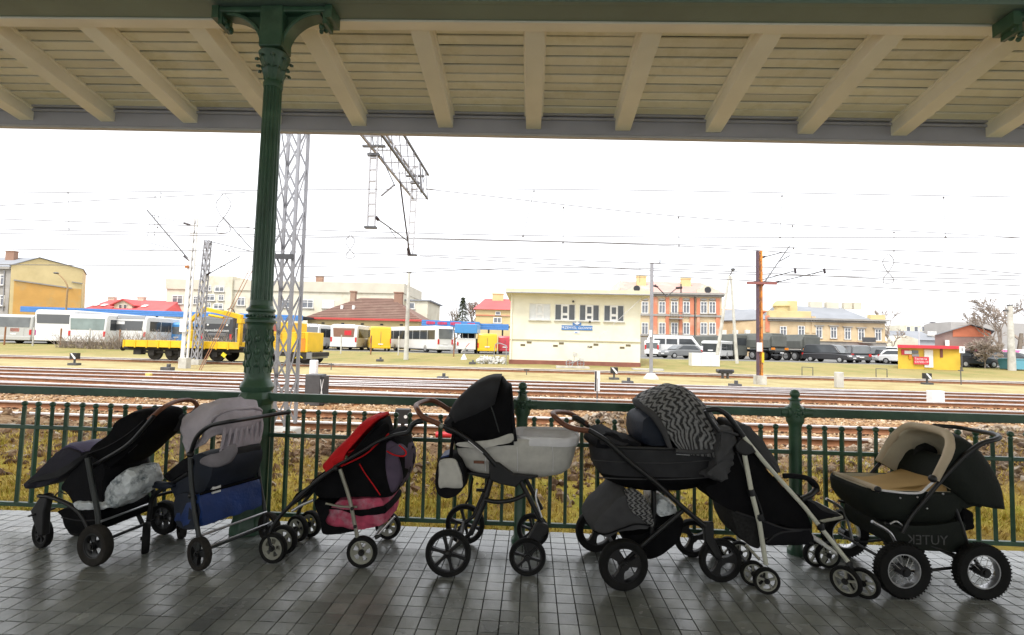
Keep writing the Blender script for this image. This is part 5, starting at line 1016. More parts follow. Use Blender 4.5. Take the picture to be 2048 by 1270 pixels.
def coach(label, xl, xr, ytop, Y, L, body, ang=0, win_=(.16, .84, .50, .86), wmt=VGL2, side=VGL, face='rear', stripe=None, W=2.5, group='coaches parked behind the tracks', name='parked_coach', hood=None, plate=True, lamps=LAMR, slope=.25, H=None):
    xm = (xl+xr)/2; b = at(xm, 690, Y); b[2] = gz(b[0], Y); W = W or at(xr, 690, Y)[0]-at(xl, 690, Y)[0]; H = H or at(xm, ytop, Y)[2]-b[2]
    W = (at(xr, 690, Y)[0]-at(xl, 690, Y)[0])
    v = Veh(name, label, 'bus', b, ang, group); h = W/2
    v.poly('body', [(-h, 0, .35), (-h, 0, H-.28), (-h, slope*.6, H-.06), (-h, slope+.3, H), (-h, L-.6, H), (-h, L-.1, H-.4), (-h, L, 1.0), (-h, L, .35)], (W, 0, 0), body, bevel=.09)
    a, c_, z0, z1 = win_; fy = -.012
    wz0, wz1 = H*z0, min(H*z1, H-.3); t1 = -.007
    wd = v.poly(face+'_window', [(-h+W*a+.08, fy-.01, wz0), (-h+W*c_-.08, fy-.01, wz0), (-h+W*c_, t1-.015, wz1), (-h+W*a, t1-.015, wz1)], (0, .02, 0), wmt)
    for s in (-1, 1):
        n = max(2, int(L/1.6)); z0s, z1s = H*.50, H*.84
        for k in range(n):
            y0, y1 = .5+(L-1.0)*k/n, .5+(L-1.0)*(k+1)/n-.09; v.poly('side_window', [(s*(h+.002), y0, z0s), (s*(h+.002), y1, z0s), (s*(h+.002), y1, z1s), (s*(h+.002), y0, z1s)], (s*.015, 0, 0), side)
        v.wheel(s*(h-.16), 2.4); v.wheel(s*(h-.16), L-2.6)
        v.box('tail_lamp' if face == 'rear' else 'head_lamp', (s*(h-.13), -.015, 1.15), (.18, .05, .5), lamps)
    v.box('bumper', (0, -.04, .55), (W-.06, .14, .38), body if stripe is None else stripe, bevel=.04); v.box('underside', (0, L/2, .4), (W-.3, L-.5, .3), TYR)
    if plate: v.box('number_plate', (0, -.09 if False else -.02, .95), (.52, .03, .12), BWHITE)
    if hood: v.poly('rear_hood', [(-h+.12, -.03, H-.28), (h-.12, -.03, H-.28), (h-.3, slope*.6, H+.05), (-h+.3, slope*.6, H+.05)], (0, .25, 0), hood, bevel=.03)
    v.W, v.H, v.h = W, H, h; return v
# left row of coaches, seen from behind
v = coach('dull silver coach at the left edge with a faded red smudge', -8, 58, 628, 45, 11, SLP, 6, (.06, .94, .56, .90)); v.box('red_smudge', (.1, -.012, 1.35), (.85, .012, .35), mat('faded_red', (.50, .20, .16), .6)); v.box('lower_door', (0, -.008, 1.1), (1.9, .02, .9), SLP, bevel=.02)
coach('tall white coach, second from the left edge', 68, 140, 619, 45.5, 12, WHP, 5, (.05, .92, .60, .86), DGP, lamps=paint('magenta_lamp', (.45, .03, .25)))
coach('white coach with a wide greenish window beside the tall white coach', 137, 207, 628, 44.5, 11, WHP, 5, (.04, .96, .50, .86), glass('green_glass', (.20, .25, .24), .12))
v = coach('white coach with a grey hood and lime green corner', 221, 288, 632, 46, 11, WHP, 5, (.14, .90, .52, .84), DGP, hood=GRP); v.poly('green_corner', [(-v.h-.004, -.03, .36), (-v.h+1.0, -.03, .36), (-v.h+.2, -.03, 1.05), (-v.h-.004, -.03, 1.05)], (0, .02, 0), GNP); v.box('sticker', (-.75, -.02, v.H*.77), (.75, .02, .28), BWHITE)
coach('pale blue coach behind the left masts', 330, 372, 644, 50, 10, BLP, 4, (.3, .9, .50, .80), VGL2, face='front', lamps=LAMW)
v = coach('black coach with white web address lettering', 402, 462, 632, 44.8, 11, BKP, 4, (.08, .92, .76, .93), GRP)
text_mesh('lettering', 'vipmobility.com', .36, v.P(0, -.02, v.H*.56), v.u, (0, 0, 1), BWHITE, v.t); v.box('white_line', (.0, -.012, v.H*.46), (1.6, .012, .045), GALV); v.box('white_line', (.0, -.012, v.H*.42), (1.6, .012, .045), GALV)
for s in (-.85, .95): obj('marker_lamp', MB().sphere(v.P(s, -.02, v.H*.72), .1, 8, 6), BWHITE, v.t, 40)
# middle group
coach('white and grey coach half hidden by the lattice mast', 600, 636, 648, 50, 10, WHP, 3, (.05, .95, .42, .92), GRP, hood=GRP)
v = coach('white coach with a grey hood and a red poster in its rear window', 660, 713, 649, 51, 9, WHP, 3, (.10, .90, .52, .86), mat('poster_window', (.22, .11, .07), .3), hood=GRP); v.box('red_poster', (.45, -.03, v.H*.68), (.75, .015, .5), SREDM)
def van(label, xl, xr, ytop, Y, L, body, ang, group='vans and minibuses parked behind the tracks', name='parked_van', lower=None, rear=True):
    xm = (xl+xr)/2; b = at(xm, 690, Y); b[2] = gz(b[0], Y); W = at(xr, 690, Y)[0]-at(xl, 690, Y)[0]; H = at(xm, ytop, Y)[2]-b[2]; v = Veh(name, label, 'van', b, ang, group); h = W/2
    v.poly('body', [(-h, 0, .3), (-h, .02, H*.55), (-h, .12, H-.12), (-h, .25, H), (-h, L*.62, H), (-h, L*.80, H*.56), (-h, L-.1, H*.46), (-h, L, .5), (-h, L, .3)], (W, 0, 0), body, bevel=.10)
    if rear: v.box('rear_door_seam', (0, -.004, H*.45), (.03, .02, H*.7), DGP); v.box('number_plate', (0, -.015, .75), (.5, .03, .11), BWHITE)
    for s in (-1, 1):
        if rear: v.box('tail_lamp', (s*(h-.06), -.01, H*.42), (.11, .05, .5), LAMR)
        v.wheel(s*(h-.12), .95, .35, .22); v.wheel(s*(h-.12), L-.9, .35, .22)
        v.poly('side_window', [(s*(h+.002), .35, H*.56), (s*(h+.002), L*.66, H*.56), (s*(h+.002), L*.62, H*.86), (s*(h+.002), .40, H*.86)], (s*.014, 0, 0), VGL)
    v.box('bumper', (0, -.04, .42), (W-.06, .12, .22), lower or body, bevel=.03); v.W, v.H, v.h = W, H, h; return v
van('bright yellow minibus between the white coaches', 741, 781, 653, 50, 6.2, YEP, 22)
v = coach('long white coach with its side to the tracks', 872, 909, 652, 48.5, 12, WHP, 42, (.06, .94, .52, .90), VGL2)
b = at(932, 690, 49); b[2] = gz(b[0], 49); v = Veh('parked_trailer', 'white trailer with a blue canopy beside the long white coach', 'trailer', b, 0, None); v.box('body', (0, 1.5, 1.0), (2.0, 3, 1.15), WHP, bevel=.05); v.box('canopy', (0, 1.2, 2.55), (2.3, 3.2, .95), BLP, bevel=.05)
for s in (-.9, -.4, .2, .9): v.box('post', (s, .05, 1.8), (.06, .06, .6), PALEP)
v.wheel(-.85, 1.5, .32); v.wheel(.85, 1.5, .32); v.box('tail_lamp', (-.85, -.02, 1.0), (.16, .05, .35), LAMR); v.box('back_board', (0, 1.5, 1.9), (1.6, .1, .6), DARK)
van('yellow van standing left of the signal box', 955, 994, 667, 49, 5.8, YEP, 6)
van('red vehicle squeezed between the yellow van and the signal box', 996, 1024, 672, 51, 5, RDP, 0)
b = pos(928, 712, 40.5); t = thing('level_crossing_sign', 'red and white warning cross leaning in the grass before the trailer', 'sign', b); obj('post', MB().cyl(b, b+[.15, 0, 1.0], .03, None, 6), GALV, t, 40); obj('board', MB().bar(b+[-.25, -.05, .6], b+[.5, -.05, 1.45], .03, .22, (0, 1, 0)), BWHITE, t, 0); obj('red_band', MB().bar(b+[.16, -.07, 1.06], b+[.44, -.07, 1.38], .03, .2, (0, 1, 0)), SREDM, t, 0); obj('foot', MB().lathe([(.28, 0), (.05, .45)], b, n=8), BWHITE, t, 30)
# fence of thin posts before the coaches
m = None
for k, (x, lab) in enumerate(((8, 'the silver coach at the left edge'), (65, 'the gap left of the tall white coach'), (120, 'the tall white coach'), (178, 'the coach with the greenish window'), (238, 'the lime green corner'), (682, 'the coach with the red poster'), (742, 'the yellow minibus'), (797, 'the long white coach'), (908, 'the trailer with the blue canopy'))):
    b = pos(x, 695, 42.5); solo('fence_post', MB().box(b+[0, 0, .85], (.09, .09, 1.7)), CONC if k % 2 else RUST, 'slim fence post in the grass before '+lab, 'post', 'fence posts before the coaches', smooth=0)
# ------------------------------------------------------------------ right: minibuses, city bus, tank trucks, cars
coach('white minibus behind the grey mast by the signal box', 1289, 1318, 680, 56, 7, WHP, -20, (.1, .9, .5, .84), VGL2, group='vans and minibuses parked behind the tracks')
v = Veh('parked_van', 'white van side on, behind the dark car', 'van', pos(1352, 720, 57), 0, 'vans and minibuses parked behind the tracks'); v.poly('body', [(-2.9, 0, .35), (-2.9, 0, 2.2), (-2.7, 0, 2.55), (1.9, 0, 2.55), (2.7, 0, 1.5), (3.2, 0, 1.2), (3.2, 0, .35)], (0, 1.9, 0), WHP, bevel=.1)
for x in (-1.9, -.5): v.box('side_window', (x, -.005, 1.85), (1.25, .03, .62), VGL)
v.poly('side_window', [(.35, -.02, 1.55), (2.3, -.02, 1.55), (1.75, -.02, 2.2), (.35, -.02, 2.2)], (0, .02, 0), VGL)
for x in (-1.9, 2.1):
    t_ = obj('wheel', MB().lathe([(.2, -.1), (.34, -.1), (.34, .1), (.2, .1)], v.P(x, .12, .34), v.v, 20), TYR, v.t, 40); obj('wheel_disc', MB().lathe([(.2, .1), (.1, .12)], v.P(x, .12, .34), -v.v, 14), HUBM, t_, 40)
def car(label, px, Y, body, ang, kind='hatch', s=1., group='cars parked on the right', py=725):
    v = Veh('parked_car', label, 'car', pos(px, py, Y), ang, group); L, W, H = (4.3*s, 1.75, 1.48) if kind == 'hatch' else (4.6*s, 1.85, 1.85)
    low = [(-L/2, .3), (-L/2, .75), (-L/2+.15, .92), (-L*.1, .98), (L*.22, .95), (L/2-.15, .80), (L/2, .6), (L/2, .3)]; v.poly('body', [(x, -W/2, z) for x, z in low], (0, W, 0), body, bevel=.09)
    top = [(-L*.47, .93), (-L*.40, H-.12), (-L*.30, H), (L*.02, H), (L*.10, H-.08), (L*.25, .95)] if kind == 'hatch' else [(-L*.49, .93), (-L*.46, H-.1), (-L*.40, H), (L*.10, H), (L*.18, H-.1), (L*.32, .95)]
    rings = [[v.P(x*(1 if k in (1, 2) else 1), (-W/2+.06 if k < 2 else W/2-.06)+(.12 if k == 0 else -.12 if k == 3 else 0)*0, z) for x, z in top] for k in (0, 3)]
    c = obj('cabin', MB().loft([[v.P(x, sy*(W/2-.05-.16*(z-.93)/(H-.93)), z) for x, z in top] for sy in (-1, 1)]), body, v.t, 30, bevel=.05)
    for sy in (-1, 1):
        x0, x1 = top[1][0]+.12, top[-1][0]-.25; f_ = lambda x, z: v.P(x, sy*(W/2-.04-.16*(z-.93)/(H-.93)), z); obj('side_window', MB().prism([f_(x0-.15, 1.0), f_(x1, 1.0), f_(top[3][0]+.05, H-.12), f_(top[2][0]-.05, H-.12)], v.v*sy*.012), VGL, c, 0)
        for x in (-L*.31, L*.31):
            t_ = obj('wheel', MB().lathe([(.19, -.1), (.31, -.1), (.31, .1), (.19, .1)], v.P(x, sy*(W/2-.08), .31), v.v, 20), TYR, v.t, 40); obj('wheel_disc', MB().lathe([(.19, .105), (.08, .12)], v.P(x, sy*(W/2-.08), .31), v.v*sy, 14), HUBM, t_, 40)
        v.box('head_lamp', (L/2-.05, sy*(W/2-.28), .70), (.16, .35, .16), LAMW); v.box('tail_lamp', (-L/2+.03, sy*(W/2-.16), .82), (.12, .22, .26), LAMR)
    def ws(a, b_, nm): obj(nm, MB().prism([v.P(a[0], -W/2+.16, a[1]), v.P(a[0], W/2-.16, a[1]), v.P(b_[0], W/2-.26, b_[1]), v.P(b_[0], -W/2+.26, b_[1])], v.u*(.03 if a[0] > 0 else -.03)), VGL2, c, 0)
    ws((top[-1][0]-.03, 1.0), (top[-2][0]+.03, H-.1), 'windscreen'); ws((top[0][0]-.0, 1.02), (top[1][0]-.02, H-.14), 'rear_window'); v.box('number_plate', (L/2+.01, 0, .5), (.03, .5, .11), BWHITE); v.box('number_plate', (-L/2-.01, 0, .62), (.03, .5, .11), BWHITE)
    return v
car('dark saloon car before the white van', 1360, 52, GRP, 200, 'hatch')
v = coach('white city bus with a dark windscreen behind the lamp post', 1402, 1440, 681, 52, 9.5, WHP, -38, (.02, .98, .30, .92), VGL, face='front', lamps=LAMW, group='buses on the right')
b = pos(1404, 733, 40); cb = thing('white_cabinet', 'white electrical cabinet on the grass left of the leaning lamp post', 'cabinet', b); hz = at(1404, 706, 40)[2]-b[2]; obj('case', MB().box(b+[-.2, 0, hz/2], (1.5, .8, hz)), WHT, cb, 0, bevel=.02); obj('side_case', MB().box(b+[.95, .1, hz*.42], (.78, .7, hz*.84)), WHT, cb, 0, bevel=.02); obj('door_seam', MB().box(b+[-.2, -.402, hz*.5], (.02, .01, hz*.8)), GALV, cb, 0)
def tanker(label, px, Y, ang):
    v = Veh('tank_truck', label, 'truck', pos(px, 727, Y), ang, 'army tank trucks on the right'); h = 1.25
    sec = [(-h, 1.35), (h, 1.35), (h, 2.2), (h-.45, 2.95), (-h+.45, 2.95), (-h, 2.2)]
    obj('tank', MB().loft([[v.P(x, y, z) for x, z in sec] for y in (0, 6.2)]), ARM, v.t, 20, bevel=.06); v.box('rear_locker', (0, -.12, 2.1), (2.0, .25, 1.2), ARM, bevel=.05); v.box('chassis', (0, 3.6, 1.05), (1.0, 7.4, .35), DGP); v.box('rear_beam', (0, -.1, 1.2), (2.5, .25, .25), ARM)
    for s in (-1, 1):
        v.box('amber_lamp', (s*.95, -.26, 1.28), (.5, .06, .22), LAMO); v.box('mudguard', (s*1.0, 1.6, 1.15), (.55, 2.6, .1), DGP)
        for y in (1.0, 2.3, 6.6): v.wheel(s*1.02, y, .52, .36)
        v.box('rail', (s*1.1, 3, .75), (.06, 2, .06), DGP)
    v.box('cab', (0, 7.4, 1.75), (2.4, 1.9, 1.9), ARM, bevel=.1); v.box('bumper_bar', (0, -.2, .62), (2.2, .08, .1), DGP); v.box('number_plate', (.3, -.25, .85), (.5, .02, .11), BWHITE); return v
tanker('dark army tank truck nearest the orange mast', 1556, 53, 22); tanker('dark army tank truck right of its twin', 1622, 54.5, 14); 
v = Veh('parked_truck', 'dark truck cab left of the army tank trucks', 'truck', pos(1484, 727, 55), 30, None); v.box('cab', (0, 1, 1.6), (1.9, 2, 2.4), ARM, bevel=.1); v.box('windscreen', (0, -.01, 2.0), (1.6, .03, .8), VGL); v.wheel(-.8, .7, .48); v.wheel(.8, .7, .48); v.box('load', (0, 4, 1.9), (2.2, 4, 1.4), ARM, bevel=.05)
v = car('silver windscreened black van facing the tracks, right of the tank trucks', 1660, 52, BKP, -62, 'van', 1.05)
car('dark grey van seen from behind, right of the black van', 1706, 53, DGP, 75, 'van', 1.0, py=727); car('dark estate car behind the grass hump', 1745, 56, DGP, 70, 'van', .95); car('black small car half behind the grass hump', 1766, 54, BKP, 80, 'hatch'); car('silver car with its nose to the kiosk', 1789, 53, SLP, 200, 'hatch'); car('white car before the kiosk counter', 1812, 50, WHP, -70, 'hatch'); car('white estate car behind the white car', 1798, 57, WHP, -80, 'van', .9); car('black car right of the yellow kiosk', 1940, 46, BKP, 5, 'hatch'); car('dark blue car behind the black car', 1932, 49.5, paint('navy', (.04, .05, .12)), 15, 'hatch'); car('dark car behind the brown bush', 1990, 47, DGP, 160, 'hatch'); car('black car at the foot of the brown hall', 1905, 55, BKP, 10, 'van', .9)
v = coach('pink and white bus at the right edge', 2006, 2070, 700, 55, 10, PKP, 0, (.04, .96, .46, .88), VGL2, group='buses on the right', lamps=LAMR); v.box('white_roof', (0, 4.8, v.H+.03), (v.W-.1, 9, .12), WHP); v.poly('pink_ring', [(v.h*.2+.45*math.cos(t), -.03, 1.3+.45*math.sin(t)) for t in np.linspace(0, 6.28, 20)[:-1]], (0, .015, 0), BWHITE)
v = Veh('teal_skip', 'teal metal skip at the right edge beside the concrete post', 'skip', pos(2046, 738, 43), 0, None); v.poly('body', [(-.7, 0, .1), (.7, 0, .1), (.9, 0, .95), (-.9, 0, .95)], (0, 1.3, 0), TEP, bevel=.03); v.box('rim', (0, .65, .98), (1.9, 1.4, .08), TEP)
# kiosk
Y = 42; K = lambda x, y: at(1780+x/13.65, 670+y/13.65, Y); x0, x1, x2 = K(240, 600)[0], K(1230, 600)[0], K(1790, 600)[0]; zt = (K(700, 370)[2]+K(1500, 370)[2])/2; b0 = np.array([(x0+x1)/2, Y+1, gz(x1, Y)])
k_ = thing('test_kiosk', 'yellow kiosk with a red roof and a red testing board', 'kiosk', b0); AMB = mat('kiosk_yellow', (.64, .43, .04), .5, 0, .08, 2); KRED = mat('kiosk_red', (.55, .04, .06), .5, 0, .1, 2); zg_ = b0[2]
KD = .80; obj('wall', MB().prism([(x0, Y+.1, zg_), (x1, Y+.1, zg_), (x1+2*KD, Y+2.1, zg_), (x0+2*KD, Y+2.1, zg_)], (0, 0, zt-zg_)), AMB, k_, 0)
ps = [(x1+.003, Y+.1), (x2, Y-.45), (x2+1.9*KD, Y+1.6), (x1+2*KD+.003, Y+2.1)]; obj('end_wall', MB().prism([(a, c_, zg_) for a, c_ in ps], (0, 0, zt-zg_)), AMB, k_, 0)
obj('roof', MB().prism([(x0-.35, Y-.35, zt), (x1+.1, Y-.35, zt), (x2+.1, Y-.65, zt), (x2+.1+2*KD, Y+1.8, zt), (x0-.35+2.6*KD, Y+2.4, zt)], (0, 0, .26)), KRED, k_, 0)
def kb(nm, xa, ya, xb, yb, mt, dy=-.03, par=None, th=.06): p0, p1 = K(xa, ya), K(xb, yb); return obj(nm, MB().box(((p0[0]+p1[0])/2, Y+.1+dy, (p0[2]+p1[2])/2), (abs(p1[0]-p0[0]), th, abs(p1[2]-p0[2]))), mt, par or k_, 0)
kb('red_panel', 330, 390, 540, 545, KRED); kb('counter_window', 400, 425, 600, 520, BLIND, -.06); kb('counter_window', 612, 415, 780, 510, VGL2, -.06); kb('door', 945, 400, 1190, 890, WFR, -.05); kb('grey_panel', 610, 520, 800, 590, GALV, -.045); kb('orange_panel', 525, 545, 605, 660, LAMO, -.05)
bd = kb('red_board', 640, 590, 1060, 810, KRED, -.12, th=.04)
q = K(835, 655); text_mesh('board_lettering', 'Тести', .24, (q[0]-.18, Y-.045, q[2]), (1, 0, 0), (0, 0, 1), BWHITE, bd); text_mesh('board_lettering', 'на', .24, (q[0]+.34, Y-.045, q[2]), (1, 0, 0), (0, 0, 1), BWHITE, bd); q = K(850, 740); text_mesh('board_lettering', 'COVID-19', .25, (q[0], Y-.045, q[2]), (1, 0, 0), (0, 0, 1), BWHITE, bd)
obj('end_window', MB().box((x1+.5, Y-.06, K(1345, 490)[2]), (.25, .06, .75)), mat('brown_panel', (.18, .06, .05), .5), k_, 0); obj('end_post', MB().box((x1+1.55, Y-.29, (zg_+zt)/2-.3), (.2, .08, zt-zg_-.9)), mat('tan_post', (.42, .26, .14), .7), k_, 0)
b = pos(1924, 735, 41); t = thing('parking_sign', 'white parking sign on a dark post right of the kiosk', 'sign', b); obj('post', MB().cyl(b, b+[0, 0, 1.6], .04, None, 6), DSTEEL, t, 40); obj('board', MB().box(b+[0, -.05, 1.75], (.42, .03, .55)), BWHITE, t, 0); obj('board_mark', MB().box(b+[0, -.068, 1.75], (.12, .004, .25)), GALV, t, 0)
for px, lab in ((1604, 'low pipe barrier on the grass right of the orange mast'), (1752, 'low pipe barrier on the grass before the white car')):
    b = pos(px, 742, 35); t = thing('pipe_barrier', lab, 'barrier', b); obj('pipe', MB().tube([b, b+[0, 0, .6], b+[.75, 0, .58], b+[.75, 0, 0]], .03, 6), DSTEEL, t, 40)
# ------------------------------------------------------------------ yellow works wagon with crane
YW = 30.95; zr_ = -.06; WYE = mat('wagon_yellow', (.74, .47, .01), .5, 0, .12, 1.2, dirt=(.58, .36, .03), dscale=.8); UND = mat('under_frame', (.035, .033, .032), .75, 0, .3, 3)
Wq = lambda x, y: at(200+x/6.827, 600+y/6.827, YW-1.3)
xa, xb = Wq(315, 600)[0], Wq(1900, 620)[0]; zt, zb = Wq(1000, 558)[2], Wq(1000, 650)[2]
wg = thing('works_wagon', 'yellow flat works wagon with a folded crane on the far track', 'wagon', ((xa+xb)/2, YW, zr_)); 
obj('deck', MB().box(((xa+xb)/2, YW, zb+.06), (xb-xa, 2.5, .12)), UND, wg, 0); m = None; n = 10
for s in (-1, 1):
    for k in range(n):
        c0, c1 = xa+(xb-xa)*k/n, xa+(xb-xa)*(k+1)/n; o = obj('side_board', MB().box(((c0+c1)/2, YW+s*1.3, (zb+zt)/2), (c1-c0-.02, .06, zt-zb)), WYE, wg, 0, bevel=.01); obj('stake', MB().box((c0+.06, YW+s*1.345, (zb+zt)/2-.03), (.08, .03, zt-zb+.04)), WYE, o, 0)
obj('end_board', MB().box((xa+.03, YW, (zb+zt)/2), (.06, 2.5, zt-zb)), WYE, wg, 0)
obj('under_frame', MB().box(((xa+xb)/2, YW, zb-.12), (xb-xa+.3, 1.9, .2)).box(((xa+xb)/2, YW-.9, zb-.32), ((xb-xa)*.8, .15, .14)), UND, wg, 0)
def axle(par, x, r=.46):
    for s in (-1, 1):
        w_ = obj('wheel', MB().lathe([(.08, -.09), (r*.8, -.06), (r+.03, -.06), (r+.03, -.03), (r, -.02), (r, .06), (r*.85, .07), (.1, .09)], (x, YW+s*.75, zr_+r), (0, s, 0), 28), UND, par, 40); obj('axle_box', MB().box((x, YW+s*.98, zr_+r), (.34, .22, .32)), UND, w_, 0)
    obj('leaf_spring', MB().box((x, YW-.98, zr_+r+.25), (1.1, .12, .1)).box((x, YW-.98, zr_+r+.33), (.7, .12, .07)), UND, par, 0)
for x, y in ((660, 770), (905, 765), (1300, 775), (1530, 780)): axle(wg, Wq(x, y)[0])
obj('buffer', MB().cyl((xa-.35, YW-.85, zb-.1), (xa-.05, YW-.85, zb-.1), .12, None, 10).cyl((xa-.4, YW-.85, zb-.1), (xa-.35, YW-.85, zb-.1), .2, None, 12), UND, wg, 40); obj('tool_box', MB().box((Wq(470, 720)[0], YW-.9, zb-.35), (.5, .4, .3)).box((Wq(1100, 700)[0], YW-.9, zb-.4), (.6, .4, .35)), UND, wg, 0)
# crane arm: from the cab forward over the deck
Cq = lambda x, y: at(200+x/6.827, 600+y/6.827, YW); cr = obj('crane_arm', MB().bar(Cq(1940, 235), Cq(1700, 175), .32, .32, (0, 1, 0)).bar(Cq(1720, 185), Cq(1410, 115), .24, .26, (0, 1, 0)), WYE, wg, 0, bevel=.02); obj('crane_stick', MB().bar(Cq(1420, 125), Cq(1235, 285), .22, .26, (0, 1, 0)).bar(Cq(1240, 280), Cq(1235, 420), .16, .2, (0, 1, 0)), WYE, cr, 0, bevel=.02); obj('hydraulic_ram', MB().cyl(Cq(1690, 240), Cq(1490, 205), .09, None, 10), WYE, cr, 40); obj('hose', MB().tube(spl([Cq(1740, 130), Cq(1790, 110), Cq(1830, 150), Cq(1840, 200)], 4), .03, 6), DARK, cr, 40)
obj('crane_column', MB().box(Cq(1915, 440), (.18, .3, Cq(1915, 270)[2]-Cq(1915, 620)[2])).box(Cq(1925, 290), (.32, .4, .3)), WYE, wg, 0, bevel=.02); obj('grab', MB().box(Cq(1240, 520), (.5, .6, 1.1)), WYE, wg, 0, bevel=.06)
obj('ladder_rail', MB().tube(spl([Cq(1858, 610), Cq(1858, 410), Cq(1868, 390), Cq(1885, 392)], 3), .03, 6), PALEP, wg, 40); obj('warning_stripe', MB().box(Cq(1850, 745)-[0, 1.2, 0], (.28, .05, .24), np.array(Matrix.Rotation(.6, 3, 'Y'))), mat('hazard_yellow', (.75, .6, .02), .5), wg, 0)
# motor unit behind the column
Mq = lambda x, y: at(220+x/4.876, 540+y/4.876, YW-1.2); xa2, xb2 = Mq(1330, 700)[0], Mq(1925, 700)[0]; z0_, z1_ = Mq(1700, 798)[2], Mq(1700, 600)[2]
mu_ = thing('motor_trolley', 'yellow rail motor trolley with a louvred engine hood behind the lattice mast', 'rail vehicle', ((xa2+xb2)/2, YW, zr_)); obj('engine_hood', MB().box(((xa2+xb2)/2+.2, YW, (z0_+z1_)/2), (xb2-xa2-.4, 2.3, z1_-z0_)), WYE, mu_, 0, bevel=.04); xc1, xc2 = Mq(1340, 500)[0], Mq(1760, 500)[0]; zc_ = Mq(1600, 505)[2]
obj('cab', MB().box(((xc1+xc2)/2, YW, (z1_+zc_)/2), (xc2-xc1, 2.2, zc_-z1_)), WYE, mu_, 0, bevel=.04); q = Mq(1618, 558); obj('cab_window', MB().box((q[0], YW-1.12, q[2]), (.42, .04, .5)), mat('reddish_glass', (.30, .08, .06), .2), mu_, 0)
for k in range(8): q = Mq(1615, 620+k*16); obj('louvre', MB().box((q[0], YW-1.17, q[2]), (.75, .05, .06)), WYE, mu_, 0)
for k in range(4): q = Mq(1850, 612+k*16); obj('louvre', MB().box((q[0], YW-1.17, q[2]), (.6, .05, .06)), WYE, mu_, 0)
obj('hood_door', MB().box((Mq(1880, 730)[0], YW-1.16, Mq(1880, 730)[2]), (.25, .04, .8)), LAMO, mu_, 0); obj('frame', MB().box(((xa2+xb2)/2+.2, YW, z0_-.14), (xb2-xa2+.5, 2.2, .26)), UND, mu_, 0); obj('buffer_beam', MB().box((xb2+.15, YW, z0_-.2), (.35, 2.4, .4)), GRP, mu_, 0)
obj('hazard_mark', MB().bar(Mq(1810, 860)-[0, .05, 0], Mq(1845, 825)-[0, .05, 0], .03, .1, (0, 1, 0)).bar(Mq(1845, 825)-[0, .05, 0], Mq(1880, 860)-[0, .05, 0], .03, .1, (0, 1, 0)), mat('hazard_yellow2', (.75, .6, .02), .5), mu_, 0)
for x in (1420, 1745, 1885): axle(mu_, Mq(x, 880)[0], .42)
obj('hood_pipe', MB().cyl(Mq(1700, 520)-[0, -1, 0], Mq(1700, 600)-[0, -1, 0], .1, None, 8), DSTEEL, mu_, 40)
# ================================================================== the seven prams and pushchairs
BLK = mat('black_fabric', (.006, .006, .007), .85, 0, .35, 9, .35, 90, spec=.1)
BLK2 = mat('black_padding', (.010, .010, .012), .8, 0, .3, 7, .3, 60, spec=.12)
PLA = mat('black_plastic', (.007, .007, .008), .45, 0, .2, 12, .05, 90)
RUB = mat('tyre_rubber', (.009, .009, .009), .75, 0, .3, 20, .2, 120)
DUSTR = mat('dusty_tyre_rubber', (.028, .025, .022), .85, 0, .4, 14, .3, 90)
SIL = mat('silver_tube', (.55, .55, .56), .3, .9, .1, 8)
GREYM = mat('grey_tube', (.03, .034, .034), .45, .1, .15, 8)
OLIVE = mat('worn_silver_tube', (.34, .33, .27), .45, .6, .15, 10)
WTUBE = mat('white_tube', (.62, .62, .52), .4, 0, .1, 9)
RIMG = mat('grey_rim', (.30, .30, .25), .5, 0, .2, 9)
BROWN = mat('brown_leather', (.16, .055, .025), .5, 0, .25, 30, .15, 150)
LGREY = mat('light_grey_fabric', (.56, .545, .50), .85, 0, .12, 20, .25, 260)
WGREY = mat('pale_lining', (.78, .77, .78), .85, 0, .08, 12, .35, 60)
LILAC = mat('pale_lilac_fabric', (.46, .42, .46), .8, 0, .18, 7, .4, 40)
LILACD = mat('grey_lilac_lining', (.20, .185, .20), .85, 0, .2, 9, .3, 50)
DGREY = mat('dark_grey_fabric', (.034, .034, .037), .85, 0, .2, 12, .3, 200)
MGREY = mat('mid_grey_fabric', (.065, .065, .068), .85, 0, .18, 10, .3, 160)
NAVY = mat('navy_fabric', (.006, .011, .024), .7, 0, .3, 8, .3, 70)
BLUE = mat('blue_nylon', (.008, .035, .16), .45, 0, .3, 7, .35, 40)
RED = mat('red_fabric', (.62, .012, .016), .75, 0, .15, 9, .3, 120)
PINK = mat('pink_print_fabric', (.50, .08, .14), .8, 0, .4, 14, .3, 60, dirt=(.45, .25, .30), dscale=9)
PURP = mat('purple_grey_fabric', (.10, .075, .115), .8, 0, .25, 9, .3, 70)
PLUM = mat('dark_plum_fabric', (.008, .006, .018), .7, 0, .3, 8, .3, 60)
TAN = mat('tan_mattress', (.50, .33, .14), .85, 0, .15, 5, .2, 60)
BEIGE = mat('beige_quilt', (.52, .43, .31), .85, 0, .15, 6, .35, 50)
CREAMF = mat('cream_lining', (.55, .50, .38), .85, 0, .15, 6, .3, 50)
DGREEN = mat('black_green_fabric', (.011, .014, .011), .75, 0, .3, 6, .3, 60)
BAGP = mat('printed_plastic_bag', (.66, .70, .72), .3, 0, .3, 12, .9, 24, dirt=(.07, .10, .12), dscale=16)
MESHF = mat('black_mesh', (.02, .02, .02), .9, 0, .5, 60, .6, 160)
